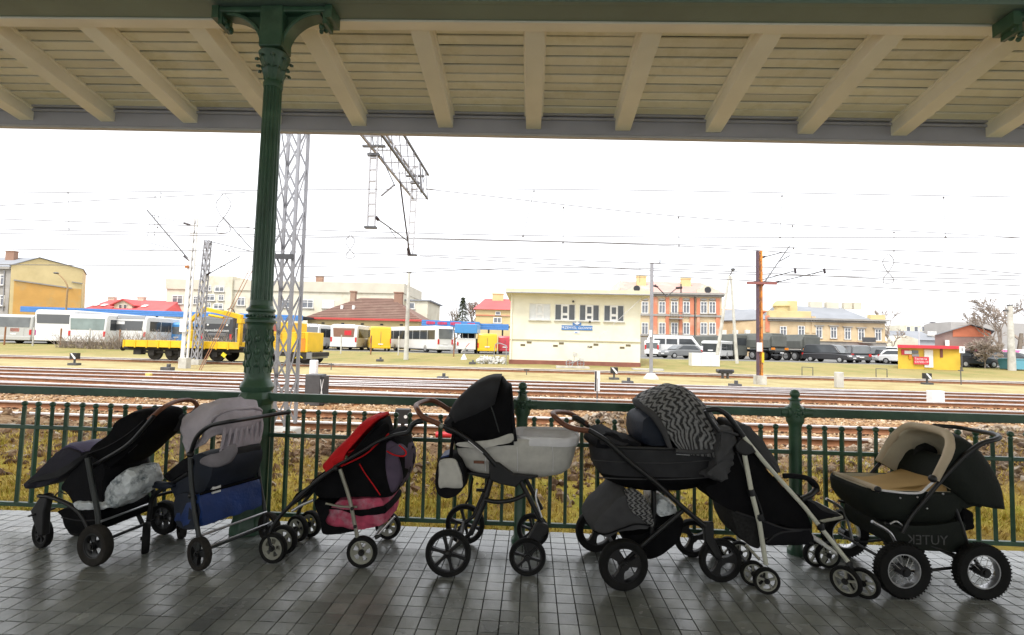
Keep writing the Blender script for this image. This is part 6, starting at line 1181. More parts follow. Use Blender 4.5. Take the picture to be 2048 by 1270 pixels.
def chevron_mat():
    m = bpy.data.materials.new('chevron_plush'); m.use_nodes = True; t = m.node_tree; L = t.links; b = t.nodes['Principled BSDF']; b.inputs['Roughness'].default_value = .95
    tc = nd(t, 'ShaderNodeTexCoord'); sp = nd(t, 'ShaderNodeSeparateXYZ'); L.new(tc.outputs['UV'], sp.inputs[0])
    def mth(op, a, bb=None):
        n = nd(t, 'ShaderNodeMath', operation=op)
        for i, q in enumerate((a, bb)):
            if q is None: continue
            if isinstance(q, (int, float)): n.inputs[i].default_value = q
            else: L.new(q, n.inputs[i])
        return n.outputs[0]
    nz_ = nd(t, 'ShaderNodeTexNoise'); nz_.inputs['Scale'].default_value = 40; L.new(tc.outputs['UV'], nz_.inputs['Vector'])
    zig = mth('PINGPONG', mth('MULTIPLY', sp.outputs[0], 13.), .5)
    ph = mth('ADD', mth('ADD', mth('MULTIPLY', sp.outputs[1], 13.), mth('MULTIPLY', zig, 1.3)), mth('MULTIPLY', mth('SUBTRACT', nz_.outputs[0], .5), .9))
    f_ = mth('PINGPONG', ph, .5)
    r = nd(t, 'ShaderNodeValToRGB'); e = r.color_ramp.elements; e[0].position = .12; e[0].color = (.03, .03, .032, 1); e[1].position = .34; e[1].color = (.27, .27, .27, 1); L.new(f_, r.inputs[0]); L.new(r.outputs[0], b.inputs['Base Color'])
    bp = nd(t, 'ShaderNodeBump'); bp.inputs['Strength'].default_value = 1; bp.inputs['Distance'].default_value = .02; L.new(f_, bp.inputs['Height']); L.new(bp.outputs[0], b.inputs['Normal']); return m
CHEV = chevron_mat()

class Pram:
    def __init__(s, label, off, sc, O, ang, name='pram', cat='pram', group='prams and pushchairs left on the platform'):
        s.off, s.sc = off, sc; a = R(ang); s.d = np.array([math.cos(a), math.sin(a), 0]); s.q = np.array([-math.sin(a), math.cos(a), 0]); s.O = np.array([O[0], O[1], 0.])
        s.root = thing(name, label, cat, (O[0]+s.q[0]*.25, O[1]+s.q[1]*.25, 0), group)
    def M(s, x, y, w=0.):
        d = ray(s.off[0]+x/s.sc, s.off[1]+y/s.sc); k = (w-(EYE-s.O)@s.q)/(d@s.q); return EYE+d*k
    def sh(s, p, w): return np.asarray(p, float)+s.q*w
    def path(s, pts, w=0., n=5): return spl([s.M(p[0], p[1], p[2] if len(p) > 2 else w) for p in pts], n)
    def tube(s, name, pts, r, mt, w=0., n=5, seg=8, parent=None, smooth=True):
        P = s.path(pts, w, n) if smooth and len(pts) > 2 else [s.M(p[0], p[1], p[2] if len(p) > 2 else w) for p in pts]
        return obj(name, MB().tube(P, r, seg), mt, parent or s.root, 50)
    def pair(s, name, pts, r, mt, w0, w1, n=5, seg=8):                # the same tube on the near and on the far side
        for w in (w0, w1):
            P = s.path(pts, w0, n) if len(pts) > 2 else [s.M(*p, w0) for p in pts]
            obj(name, MB().tube([s.sh(p, w-w0) for p in P], r, seg), mt, s.root, 50)
    def puff(s, name, pts, w0, w1, mt, wref=None, bulge=.12, n=4, wr=.004, rings=7, parent=None, seed=0, smooth=60, flat=False):
        wref = w0 if wref is None else wref
        Pp = [s.M(x, y, wref) for x, y in pts]; Pp = spl(Pp, n, True) if n > 1 else Pp
        c = sum(Pp)/len(Pp); R_ = []
        for k in range(rings):
            t = k/(rings-1); w = w0+(w1-w0)*t; f_ = 1-bulge*(abs(2*t-1)**4 if not flat else 0)
            R_.append([s.sh(c+(p-c)*f_, w-wref) for p in Pp])
        # close the ends softly
        R_ = [[s.sh(c+(p-c)*(1-bulge)*.55, w0-wref-(w1-w0)*.012) for p in Pp]]+R_+[[s.sh(c+(p-c)*(1-bulge)*.55, w1-wref+(w1-w0)*.012) for p in Pp]]
        if wr:
            R_ = [[p+wr*np.array(mnoise.noise_vector(Vector(p*16+seed))) + wr*.6*np.array(mnoise.noise_vector(Vector(p*40+seed))) for p in r_] for r_ in R_]
        return obj(name, MB().loft(R_), mt, parent or s.root, smooth)
    def hood(s, name, pivot, apex, wc, hw, mt, ex=.62, n=22, k=4, parent=None, thick=.012, sag=.0, uv=False, seed=0, wr=.003):
        # arches from one side pivot over the apex to the other; pivot and apexes measured in the pram's middle plane
        if isinstance(pivot[0], (tuple, list)): piv = [s.M(*p, wc) for p in pivot]
        else: piv = [s.M(*pivot, wc)]*len(apex)
        A = [s.M(*p, wc) for p in apex]; A2, P2 = [], []
        As, Ps = spl(A, k), spl(piv, k)
        G = []
        for i, (a, pv) in enumerate(zip(As, Ps)):
            row = []
            ph = (i % k)/k; sc_ = 1-sag*math.sin(math.pi*ph)
            hw_ = hw[0]+(hw[1]-hw[0])*i/(len(As)-1) if isinstance(hw, (tuple, list)) else hw
            for j in range(n+1):
                t = math.pi*j/n; S_, C_ = math.sin(t)**ex if t > 0 and j < n else 0., math.copysign(abs(math.cos(t))**ex, math.cos(t))
                p = pv+(a-pv)*S_*sc_-s.q*hw_*C_
                row.append(p+wr*np.array(mnoise.noise_vector(Vector(p*18+seed))))
            G.append(row)
        m = MB().loft(G, closed=False, caps=False)
        o = obj(name, m, mt, parent or s.root, 60, solid=thick)
        if uv:
            me = o.data; l = me.uv_layers.new(name='uv'); N = n+1; ri = len(G)
            for lp in me.loops: l.data[lp.index].uv = ((lp.vertex_index % N)/n*1.15, (lp.vertex_index//N)/(ri-1)*.95)
        return o
    def wheel(s, contact, rpx, tw, style='spoke', n=5, turn=0., tyre=RUB, rimm=None, rim_r=.72, lean=0, r=None, mate=None):
        g = gr(*contact); dep = (g-EYE)@FWD; r = r or rpx*dep/F
        a = R(turn); ax = unit(s.q*math.cos(a)+s.d*math.sin(a)); c = g+np.array([0, 0, r]); rimm = rimm or PLA
        wobj = bpy.data.objects.new('wheel', None); COL.objects.link(wobj); wobj.parent = s.root; wobj['_o'] = tuple(s.root['_o'])
        ht = tw/2; th = r*(1-rim_r)/2
        m = MB(); x, y, d_ = frame_of(ax); N = 36; sec = [(r-2*th, -ht*.7), (r-2*th*.55, -ht), (r-th*.35, -ht*.95), (r-.001, -ht*.5), (r, 0), (r-.001, ht*.5), (r-th*.35, ht*.95), (r-2*th*.55, ht), (r-2*th, ht*.7)]
        V = []
        for i in range(N):
            an = 2*math.pi*i/N; e = x*math.cos(an)+y*math.sin(an)
            for q, w in sec: V.append(c+e*q+d_*w)
        K = len(sec); m.add(V, [(i*K+k, i*K+(k+1) % K, ((i+1) % N)*K+(k+1) % K, ((i+1) % N)*K+k) for i in range(N) for k in range(K)])
        if style == 'wire' :
            for i in range(48):
                an = 2*math.pi*i/48; e = x*math.cos(an)+y*math.sin(an); tg = -x*math.sin(an)+y*math.cos(an)
                for sd_ in (-1, 1): m.box(c+e*(r-.002)+d_*ht*.45*sd_, (1, 1, 1), np.stack([e*.006, tg*(.008), d_*ht*.7], 1))
        obj('tyre', m, tyre, wobj, 50)
        ri = r-2*th
        m = MB().ring(c, ax, ri-.004, .007, 36, 6, ht*.75/.007)
        obj('rim', m, rimm if style != 'wire' else SIL, wobj, 50)
        m = MB(); hl = ht*1.05
        m.cyl(c-ax*hl, c+ax*hl, .16*r+.004, None, 16); m.cyl(c-ax*(hl+.008), c-ax*hl, .09*r+.003, None, 12)
        obj('hub', m, PLA if style != 'star' else rimm, wobj, 40)
        if style == 'spoke':
            for i in range(n):
                an = 2*math.pi*(i+.25)/n; e = x*math.cos(an)+y*math.sin(an); tg = np.cross(d_, e)
                m = MB(); rr = []
                for q, w_, h_ in ((.10*r, .020, .6), (.5*ri, .014, .5), (ri, .020, .6)): rr.append([c+e*q+tg*a_*w_*r/.12*.5+d_*b_*ht*h_ for a_, b_ in ((-1, -1), (1, -1), (1, 1), (-1, 1))])
                m.loft(rr); obj('spoke', m, rimm, wobj, 30)
        elif style in ('three',):
            for i in range(3):
                an = 2*math.pi*(i+.25)/3+.35; e = x*math.cos(an)+y*math.sin(an); tg = np.cross(d_, e); m = MB(); rr = []
                for q, w_ in ((.08*r, .14*r), (.45*ri, .12*r), (.8*ri, .19*r), (1.0*ri, .34*r)): rr.append([c+e*q*(1-.06*abs(a_))+tg*a_*w_+d_*b_*ht*.55 for a_, b_ in ((-1, -1), (1, -1), (1, 1), (-1, 1))])
                m.loft(rr); obj('spoke', m, rimm, wobj, 30)
        elif style == 'disc':
            m = MB(); N = n*8; V = []; Fc = []
            for k_, (q, w_) in enumerate(((.14*r, .5), (.34*ri, .35), (.78*ri, .35), (ri, .7))):
                for i in range(N):
                    an = 2*math.pi*i/N; e = x*math.cos(an)+y*math.sin(an); V += [c+e*q-d_*ht*w_, c+e*q-d_*ht*(w_-.25)]
            for k_ in range(3):
                for i in range(N):
                    if k_ == 1 and (i % 8) in (1, 2, 3, 4): continue
                    a0, a1, b0, b1 = (k_*N+i)*2, (k_*N+(i+1) % N)*2, ((k_+1)*N+i)*2, ((k_+1)*N+(i+1) % N)*2
                    Fc += [(a0, a1, b1, b0), (a0+1, b0+1, b1+1, a1+1)]
            m.add(V, Fc); obj('rim_disc', m, rimm, wobj, 40)
        elif style == 'wire':
            m = MB()
            for i in range(18):
                an = 2*math.pi*i/18; an2 = an+(.35 if i % 2 else -.35); e = x*math.cos(an)+y*math.sin(an); e2 = x*math.cos(an2)+y*math.sin(an2)
                m.tube([c+e2*.15*r+d_*ht*(.8 if i % 4 < 2 else -.8), c+e*ri], .0016, 4)
            obj('wire_spokes', m, SIL, wobj, 40)
        return c
    def blob(s, name, pts, mt, parent=None, r=.03):
        for x, y, w, rr in pts: obj(name, MB().sphere(s.M(x, y, w), rr, 12, 8), mt, parent or s.root, 60)
    def across(s, name, x, y, w0, w1, r, mt):                         # a rod straight across the pram
        a = s.M(x, y, w0); return obj(name, MB().tube([a, s.sh(a, w1-w0)], r, 8), mt, s.root, 50)
    def block(s, name, pts, w0, w1, mt, parent=None, bevel=.008):
        P = [s.M(x, y, w0) for x, y in pts]; return obj(name, MB().prism(P, s.q*(w1-w0)), mt, parent or s.root, 30, bevel=bevel)
def inside(p, name, label, cat, x, y, w):
    return thing(name, label, cat, p.M(x, y, w))
# ---------------------------------------------------------------- 1: black reclined pushchair with the plastic bag
p = Pram('black reclined pushchair with a brown handle, the farthest left', (0, 760), 3.024, (-2.81, 3.10), -6)
p.wheel((188, 1131), 40, .058, 'disc', 4, 6, DUSTR, rim_r=.62)
p.wheel((328, 1068), 33, .058, 'spoke', 6, 6, RUB, rim_r=.66)
p.wheel((83, 1095), 28, .042, 'spoke', 6, 14, RUB, rim_r=.70)
g2 = gr(83, 1095)+p.q*.22+p.d*.02; p.wheel(pj(g2), 28, .042, 'spoke', 6, 8, RUB, rim_r=.70, r=.100)
p.puff('hood', [(515, 442), (600, 362), (650, 320), (692, 252), (760, 205), (830, 178), (900, 190), (915, 255), (890, 330), (800, 425), (720, 500), (640, 550), (560, 540)], .08, .37, BLK, bulge=.10, wr=.006, rings=9)
p.puff('hood_visor', [(1000, 260), (1010, 195), (1050, 190), (1095, 210), (1100, 262), (1085, 300), (1030, 305)], .30, .37, DGREY, wref=.33, bulge=.1, seed=4)
p.puff('seat', [(500, 440), (600, 480), (640, 540), (620, 640), (615, 800), (480, 800), (400, 690), (360, 650), (420, 560)], .06, .38, BLK2, bulge=.06, seed=2)
p.puff('foot_cover', [(360, 420), (410, 402), (500, 440), (470, 500), (420, 560), (290, 635), (160, 668), (132, 655), (134, 632), (180, 590), (250, 522), (310, 462)], .06, .24, PLUM, bulge=.08, seed=6, wr=.006)
p.puff('foot_muff', [(372, 402), (440, 388), (516, 432), (480, 470), (420, 515), (340, 540), (290, 505)], .075, .30, mat('purple_muff', (.040, .024, .095), .55, 0, .3, 7, .3, 50), bulge=.12, seed=8, wr=.008)
p.puff('foot_cover_trim', [(520, 445), (430, 500), (330, 555), (200, 592), (150, 618), (160, 632), (240, 612), (350, 590), (440, 535)], .035, .07, DGREY, bulge=.1, seed=7, wr=.003, rings=3)
p.tube('handle', [(900, 240, .06), (935, 210, .07), (985, 168, .09), (1050, 135, .20), (1120, 121, .32), (1165, 126, .38), (1190, 150, .41), (1180, 185, .41), (1140, 212, .40)], .015, BROWN, n=6)
p.tube('handle_stem', [(1145, 208, .39), (1120, 240, .37), (1118, 285, .36), (1128, 305, .36)], .017, PLA)
p.pair('handle_stem', [(930, 218), (860, 300), (760, 400), (560, 520)], .013, PLA, .05, .40)
p.puff('basket', [(345, 790), (440, 772), (600, 790), (612, 862), (575, 920), (455, 936), (395, 900), (370, 830)], .05, .42, BLK, bulge=.05, seed=9)
pb = inside(p, 'plastic_bag', 'crumpled grey blue printed plastic bag in the basket of the leftmost pushchair', 'bag', 800, 640, .2)
p.puff('bag_body', [(690, 740), (695, 660), (740, 600), (790, 550), (850, 520), (895, 525), (915, 570), (905, 640), (860, 690), (800, 735), (740, 755)], .08, .32, BAGP, wref=.2, bulge=.22, wr=.016, rings=11, n=6, seed=12, smooth=25, parent=pb)
p.puff('bag_corner', [(430, 745), (520, 735), (620, 755), (640, 780), (590, 790), (470, 790)], .04, .14, BAGP, bulge=.2, wr=.012, n=6, seed=15, smooth=25, parent=pb)
p.pair('side_strut', [(530, 470), (560, 640), (590, 800), (596, 890)], .016, GREYM, .02, .44)
p.pair('lower_bar', [(575, 990), (480, 800), (330, 715), (235, 700)], .014, PLA, .05, .40)
p.across('rear_link', 610, 855, .02, .40, .008, SIL)
p.across('rear_axle', 570, 995, .03, .48, .011, PLA)
for w_ in (.02, .26):
    p.block('fork', [(212, 745), (250, 690), (285, 700), (262, 800), (258, 945), (232, 945), (195, 850), (182, 790)], w_+.05, w_+.10, PLA)
p.tube('brake_cable', [(330, 705, .0), (360, 675, -.01), (400, 690, .0), (420, 668, .02)], .004, PLA)
p.block('brake_pedal', [(160, 822), (205, 806), (205, 822), (165, 832)], .06, .2, PLA)

p.tube('hood_seam', [(520, 450, .075), (650, 400, .072), (780, 320, .072), (900, 215, .085)], .0035, DGREY)
p.tube('zip', [(640, 545, .09), (740, 470, .09), (830, 390, .09)], .0035, GREYM)
p.tube('basket_seam', [(372, 830, .045), (480, 850, .045), (605, 845, .045)], .004, DGREY)

# ---------------------------------------------------------------- 2: grey hooded blue pushchair, seen from its rear corner
p = Pram('blue pushchair with a pale grey hood, in front of the green column', (240, 760), 3.025, (-2.11, 3.10), -20.7, name='pushchair', cat='pushchair')
p.wheel((397, 1140), 32.5, .045, 'three', 3, 4, DUSTR, rim_r=.74)
p.wheel((537, 1083), 28.5, .045, 'three', 3, 4, DUSTR, rim_r=.74)
p.wheel((290, 1106), 30, .045, 'spoke', 5, 30, RUB, rim_r=.66)
p.wheel((362, 1076), 25, .045, 'spoke', 5, 24, DUSTR, rim_r=.66)
hpv = p.sh(p.M(418, 440, .03), .22)
def hood2(name, apex, hw, mt, ex, thick, pvs=None, k=5, n=26, wr=.013, sag=0):
    A = [p.M(*q, .25) for q in apex]; As = spl(A, k); G = []
    for i, a_ in enumerate(As):
        row = []; pv_ = hpv+(pvs or (0, 0, 0))*np.array([1., 1, 1])
        for j in range(n+1):
            t = math.pi*j/n; S_ = math.sin(t)**ex if 0 < j < n else 0; C_ = math.copysign(abs(math.cos(t))**ex, math.cos(t)); q = pv_+(a_-pv_)*S_*(1-sag*math.sin(math.pi*(i % k)/k))-p.q*hw*C_; row.append(q+wr*np.array(mnoise.noise_vector(Vector(q*20))))
        G.append(row)
    return obj(name, MB().loft(G, closed=False, caps=False), mt, p.root, 60, solid=thick), G
_, G = hood2('hood', [(520, 190), (585, 135), (655, 112), (720, 122), (745, 170)], .225, LILAC, .58, .010, sag=.07)
obj('hood_rear_piping', MB().tube(G[-1], .010, 8), LILAC, p.root, 60)
hood2('hood_rear_panel', [(742, 178), (748, 240), (730, 310)], .205, LILAC, .5, .008, wr=.020)
p.puff('rear_drape', [(735, 215), (775, 205), (790, 330), (765, 425), (715, 420), (722, 330)], .20, .43, LILAC, wref=.33, bulge=.06, wr=.018, n=6, rings=9, seed=21)
for k in range(8):
    w_ = .12+.042*k; obj('drape_pleat', MB().tube(spl([p.sh(p.M(x, y, .33), w_-.33) for x, y in ((778, 206), (796, 270), (790, 340), (768, 426))], 4), [.007, .012, .010, .006], 7), LILAC, p.root, 60)
p.puff('side_wing', [(478, 505), (500, 465), (590, 440), (660, 395), (690, 400), (690, 450), (640, 510), (560, 532)], .005, .035, LILACD, bulge=.12, wr=.004, seed=22, rings=5)
p.puff('seat_back', [(432, 455), (500, 440), (560, 470), (565, 540), (540, 620), (500, 690), (430, 690), (425, 540)], .06, .44, NAVY, bulge=.05, wr=.006, seed=24)
p.puff('seat_back_panel', [(560, 460), (600, 430), (600, 470), (560, 560), (545, 560)], .10, .42, DGREY, bulge=.05, wr=.006, seed=25, rings=5)
p.puff('front_bumper', [(265, 575), (330, 520), (400, 470), (435, 492), (420, 545), (360, 580), (300, 615), (272, 600)], .04, .12, BLK2, bulge=.06, seed=26)
p.puff('arm_rest', [(165, 630), (190, 618), (290, 630), (300, 655), (240, 662), (180, 648)], .02, .07, NAVY, bulge=.2, seed=27)
p.puff('leg_rest', [(300, 615), (430, 560), (450, 700), (440, 880), (345, 885), (330, 720)], .06, .40, NAVY, bulge=.05, seed=28, wr=.006)
p.puff('basket', [(335, 712), (405, 700), (482, 696), (492, 790), (500, 884), (420, 892), (352, 888), (335, 800)], .02, .47, BLUE, bulge=.01, wr=.012, rings=13, n=2, seed=29)
p.puff('basket_side_panel', [(332, 705), (462, 700), (470, 892), (345, 886)], .015, .04, NAVY, bulge=.04, rings=3)
pb = inside(p, 'paper_bag', 'small white paper bag sticking out of the blue basket', 'bag', 545, 660, .1)
p.block('bag_body', [(525, 645), (560, 622), (560, 690), (530, 690)], .10, .16, WHT, bevel=.002, parent=pb)
p.across('basket_strap', 486, 690, .02, .47, .009, BLK)
p.tube('handle', [(425, 450, .0), (465, 345, -.012), (540, 280, -.015), (640, 255, .0), (690, 247, .03), (780, 233, .15), (880, 217, .29), (990, 200, .43), (1022, 197, .47)], .014, PLA, n=6)
p.pair('rear_leg', [(425, 470), (432, 620), (452, 800), (478, 960), (474, 1050)], .0145, GREYM, .0, .50)
p.pair('front_leg', [(420, 560), (290, 640), (205, 700), (180, 800), (160, 955)], .016, PLA, .06, .40)
p.across('rear_axle', 490, 1040, .02, .50, .009, GREYM)
p.across('axle_brace', 492, 940, .01, .50, .009, SIL)
p.across('axle_brace', 530, 1010, .0, .5, .006, SIL)
p.across('foot_bar', 200, 705, .06, .42, .012, PLA)
p.blob('hinge', [(425, 450, -.01, .022), (428, 700, -.005, .018)], PLA)

# ---------------------------------------------------------------- 3: red and black pushchair
p = Pram('red and black pushchair with a pink basket and twin front wheels', (490, 790), 3.342, (-1.09, 3.23), 0, name='pushchair', cat='pushchair')
p.wheel((723, 1135), 31, .042, 'disc', 5, 0, RUB, RIMG, rim_r=.74)
p.wheel((775, 1078), 26.5, .042, 'disc', 5, 8, RUB, RIMG, rim_r=.74)
p.wheel((545, 1126), 30, .040, 'disc', 5, 10, RUB, RIMG, rim_r=.74)
p.wheel((566, 1109), 29, .040, 'disc', 5, 10, RUB, RIMG, rim_r=.74)
p.wheel((594, 1083), 26, .040, 'disc', 5, 22, RUB, RIMG, rim_r=.74)
p.wheel((620, 1073), 25.5, .040, 'disc', 5, 22, RUB, RIMG, rim_r=.74)
p.hood('hood', [(640, 470)]*5, [(590, 425), (690, 315), (775, 230), (850, 150), (938, 128)], .24, .21, RED, ex=.5, wr=.004, thick=.02)
p.hood('hood_rear_panel', [(690, 460)]*3, [(940, 150), (960, 220), (965, 270)], .24, .205, BLK, ex=.5)
p.puff('hood_side', [(640, 475), (700, 400), (800, 310), (930, 190), (960, 250), (880, 330), (760, 430)], .03, .06, BLK, bulge=.05, rings=3)
p.puff('hood_front_wing', [(578, 440), (640, 400), (690, 330), (720, 330), (670, 400), (655, 470), (635, 482), (590, 462)], .015, .035, RED, bulge=.1, rings=3, wr=.003)
p.puff('seat', [(640, 480), (760, 400), (960, 255), (1025, 300), (1055, 400), (1062, 500), (1040, 590), (970, 690), (850, 690), (700, 690), (560, 700), (470, 690), (440, 610), (500, 530), (560, 500)], .05, .42, BLK, bulge=.06, wr=.005, seed=31, rings=9)
p.puff('rear_pocket', [(932, 315), (1028, 302), (1070, 400), (1075, 500), (1045, 600), (980, 665), (940, 560)], .10, .40, PURP, bulge=.1, wr=.008, seed=32)
p.puff('rear_pocket_side', [(938, 330), (1020, 330), (1030, 430), (1045, 560), (985, 655), (945, 560)], .035, .10, PURP, bulge=.12, wr=.01, seed=33)
p.puff('pocket_flap', [(950, 370), (1020, 335), (1070, 375), (1060, 405), (1000, 400)], .02, .10, PURP, bulge=.1, seed=34)
p.tube('flap_trim', [(948, 375, .015), (1000, 402, .01), (1062, 408, .015), (1075, 378, .02), (1030, 335, .02)], .005, RED)
p.tube('seat_trim', [(660, 470, .03), (800, 400, .03), (880, 330, .03), (962, 258, .035)], .005, RED)
p.tube('seat_trim', [(690, 385, .04), (800, 340, .035), (900, 290, .035)], .004, RED)
p.tube('seat_trim', [(765, 460, .04), (800, 520, .04), (850, 590, .04), (905, 670, .045)], .004, RED)
for w_ in (.0, .42): p.tube('handle_arm', [(600, 480, w_), (760, 390, w_), (890, 312, w_), (1000, 268, w_), (1085, 252, w_), (1115, 205, w_), (1150, 180, w_), (1192, 172, w_)], [.011, .011, .011, .013, .017, .017, .019, .018], PLA, n=6)
p.puff('basket', [(512, 815), (560, 760), (625, 705), (760, 690), (920, 682), (942, 760), (932, 868), (850, 895), (740, 908), (620, 925), (522, 930)], .06, .42, PINK, bulge=.06, wr=.010, seed=35, n=5)
p.puff('basket_lower_corner', [(460, 705), (560, 720), (515, 820), (560, 880), (640, 905), (740, 912), (640, 930), (520, 932), (505, 850)], .04, .40, BLK, bulge=.04, seed=36)
p.puff('basket_rim', [(520, 745), (620, 765), (760, 770), (900, 755), (945, 740), (945, 790), (820, 806), (760, 808), (640, 770), (540, 760)], .045, .43, BLK, bulge=.04, seed=37)
p.pair('rear_leg', [(635, 495), (700, 700), (748, 935), (775, 1035)], .0135, OLIVE, .0, .43)
p.pair('front_leg', [(610, 480), (420, 625), (240, 805), (165, 930), (180, 1020)], .0135, PLA, .01, .40)
p.pair('side_link', [(315, 775), (380, 735), (460, 700)], .010, SIL, .0, .42)
p.pair('seat_rail', [(540, 725), (640, 745), (750, 748)], .008, OLIVE, .015, .42)
p.puff('foot_rest', [(300, 745), (340, 660), (420, 620), (450, 570), (545, 500), (550, 540), (470, 650), (360, 690), (320, 740)], .05, .40, BLK2, bulge=.05, seed=38)
p.across('rear_axle', 780, 1040, .0, .47, .008, SIL)
p.tube('axle_brace', [(870, 955, .03), (1000, 812, .05)], .007, SIL)
p.tube('brake_bar', [(868, 955, .02), (905, 935, .04)], .014, PLA)
p.across('front_axle', 185, 1025, .0, .42, .008, PLA)
p.blob('hinge', [(605, 488, -.01, .02), (715, 760, -.012, .012), (735, 880, -.012, .012)], PLA)
def tub(p, name, rings, wc, mt, wx=None, ex=.5, n=44, parent=None, open_top=True, flip=False, wr=.0015, trunc=None):
    # rings: left px, right px, height px (height read on the near face), half width
    R_ = []
    for L, Rr, zy, hw in rings:
        wl = wc if wx is None else wx
        a, b_ = p.M(L, zy, wl), p.M(Rr, zy, wl); z = p.M((L+Rr)/2, zy, wc-hw)[2]
        a, b_ = p.sh(a, wc-wl), p.sh(b_, wc-wl); c = (a+b_)/2; c[2] = z; h = (b_-a)/2; h[2] = 0
        row = []
        for k in range(n):
            t = 2*math.pi*k/n; C, S_ = math.cos(t), math.sin(t)
            q = c+h*math.copysign(abs(C)**ex, C)+p.q*hw*math.copysign(abs(S_)**ex, S_)
            row.append(q+wr*np.array(mnoise.noise_vector(Vector(q*14))))
        R_.append(row)
    m = MB().loft(R_, caps=False)
    b0 = len(R_[0])*(len(R_)-1); m.F.append(tuple(b0+k for k in range(n)))
    return obj(name, m, mt, parent or p.root, 50, solid=.006)
# ---------------------------------------------------------------- 4: light grey pram with the carrycot
p = Pram('light grey carrycot pram with a black hood and brown handle', (800, 730), 2.821, (-.51, 3.17), 2.5)
p.wheel((895, 1153), 46, .045, 'spoke', 6, 0, RUB, rim_r=.80)
p.wheel((929, 1088), 39.5, .045, 'spoke', 6, 3, RUB, rim_r=.80)
p.wheel((1054, 1151), 37, .042, 'spoke', 6, 2, RUB, rim_r=.78)
p.wheel((1065, 1093), 32.5, .042, 'spoke', 6, 12, RUB, rim_r=.78)
WC = .26
tub(p, 'carrycot', [(312, 1000, 418, .20), (318, 990, 455, .195), (332, 975, 530, .185), (352, 955, 590, .168), (400, 915, 618, .14), (480, 840, 630, .10)], WC, LGREY, ex=.62)
tub(p, 'carrycot_lining', [(322, 992, 416, .192), (330, 975, 460, .18), (350, 950, 540, .17), (380, 930, 575, .15)], WC, WGREY, ex=.62, wr=.006)
o = tub(p, 'rim_band', [(640, 1004, 408, .204), (640, 1003, 420, .207), (640, 1000, 445, .205), (640, 992, 460, .20)], WC, WGREY, ex=.55, wr=.004)
b_ = bmesh.new(); b_.from_mesh(o.data); bmesh.ops.delete(b_, geom=[f for f in b_.faces if len(f.verts) > 6], context='FACES'); b_.to_mesh(o.data); b_.free()
p.puff('cot_flap', [(315, 440), (400, 432), (520, 420), (635, 385), (640, 432), (560, 452), (480, 470), (330, 462)], .045, .065, LGREY, bulge=.06, rings=3, wr=.002)
p.block('leather_tag', [(415, 540), (475, 542), (475, 558), (415, 556)], .058, .066, BROWN, bevel=.001)
pv = [(335, 430), (350, 430), (400, 430), (480, 425), (570, 420), (640, 415)]
p.hood('hood_side', pv, [(300, 262), (332, 198), (428, 108), (510, 70), (580, 66), (622, 108)], WC, .205, BLK, ex=.6, sag=.05, wr=.006)
p.hood('hood_top_panel', [(330, 300), (345, 290), (400, 270), (470, 240), (540, 200)], [(293, 258), (326, 192), (425, 101), (509, 62), (575, 57)], WC, .206, DGREY, ex=.32, thick=.008, wr=.003)
p.tube('hood_front_bow', [(652, 430, .055), (640, 330, .06), (630, 200, .10), (622, 112, .26), (630, 200, .42), (640, 330, .46)], .012, BLK2)
p.puff('hood_rear_fold', [(245, 320), (300, 285), (320, 300), (325, 380), (300, 400), (255, 380)], .08, .44, DGREY, bulge=.12, wr=.008, seed=41)
p.tube('handle', [(225, 335, .04), (130, 292, .04), (97, 248, .08), (94, 225, .25), (145, 203, .42), (200, 205, .47), (292, 262, .48)], .0185, BROWN, n=7)
p.pair('push_tube', [(225, 338), (320, 378), (450, 468), (540, 565)], .0155, PLA, .035, .47)
p.blob('tube_button', [(233, 343, .025, .016)], RIMG)
p.block('chassis_joint', [(500, 545), (560, 555), (640, 615), (785, 628), (690, 655), (655, 692), (560, 672), (505, 650)], .04, .08, PLA); p.block('chassis_joint', [(500, 545), (560, 555), (640, 615), (785, 628), (690, 655), (655, 692), (560, 672), (505, 650)], .43, .47, PLA)
p.puff('cot_base', [(390, 608), (600, 622), (790, 628), (700, 650), (560, 655), (400, 622)], .12, .40, PLA, bulge=.05, wr=0)
p.pair('rear_leg', [(525, 610), (484, 755)], .017, PLA, .08, .42); p.pair('rear_leg', [(484, 755), (398, 955)], .018, PLA, .08, .42); p.across('axle_tube', 330, 1010, .06, .44, .016, PLA); p.pair('axle_arm', [(398, 950), (300, 1035)], .014, PLA, .08, .42)
p.across('rear_axle', 268, 1062, .0, .50, .012, PLA)
p.pair('front_leg', [(680, 655), (820, 925)], .0165, PLA, .06, .44)
p.tube('cross_bar', [(475, 760, .06), (550, 772, .06), (640, 760, .06), (720, 725, .06)], .015, PLA); p.tube('cross_bar', [(430, 705, .40), (480, 707, .40)], .012, PLA)
for w_ in (.0, .44):
    p.block('fork', [(775, 880), (835, 905), (838, 945), (800, 985), (735, 1100), (700, 1095), (705, 1010), (730, 960)], w_+.025, w_+.06, PLA)
    p.tube('suspension_spring', [(772, 700, w_+.05), (768, 760, w_+.04), (800, 860, w_+.03)], .007, SIL)
p.tube('rear_spring', [(372, 780, .40), (390, 745, .38), (410, 640, .3)], .008, PLA)
p.blob('hub_cap', [(268, 1062, -.03, .022)], PLA)
bag = inside(p, 'changing_bag', 'grey and black changing bag hanging behind the light grey pram', 'bag', 280, 640, .15)
p.puff('bag_body', [(205, 560), (225, 530), (290, 520), (345, 545), (372, 630), (368, 690), (330, 740), (270, 765), (215, 745), (192, 700), (194, 620)], .06, .34, BLK2, bulge=.1, wr=.006, seed=44, parent=bag)
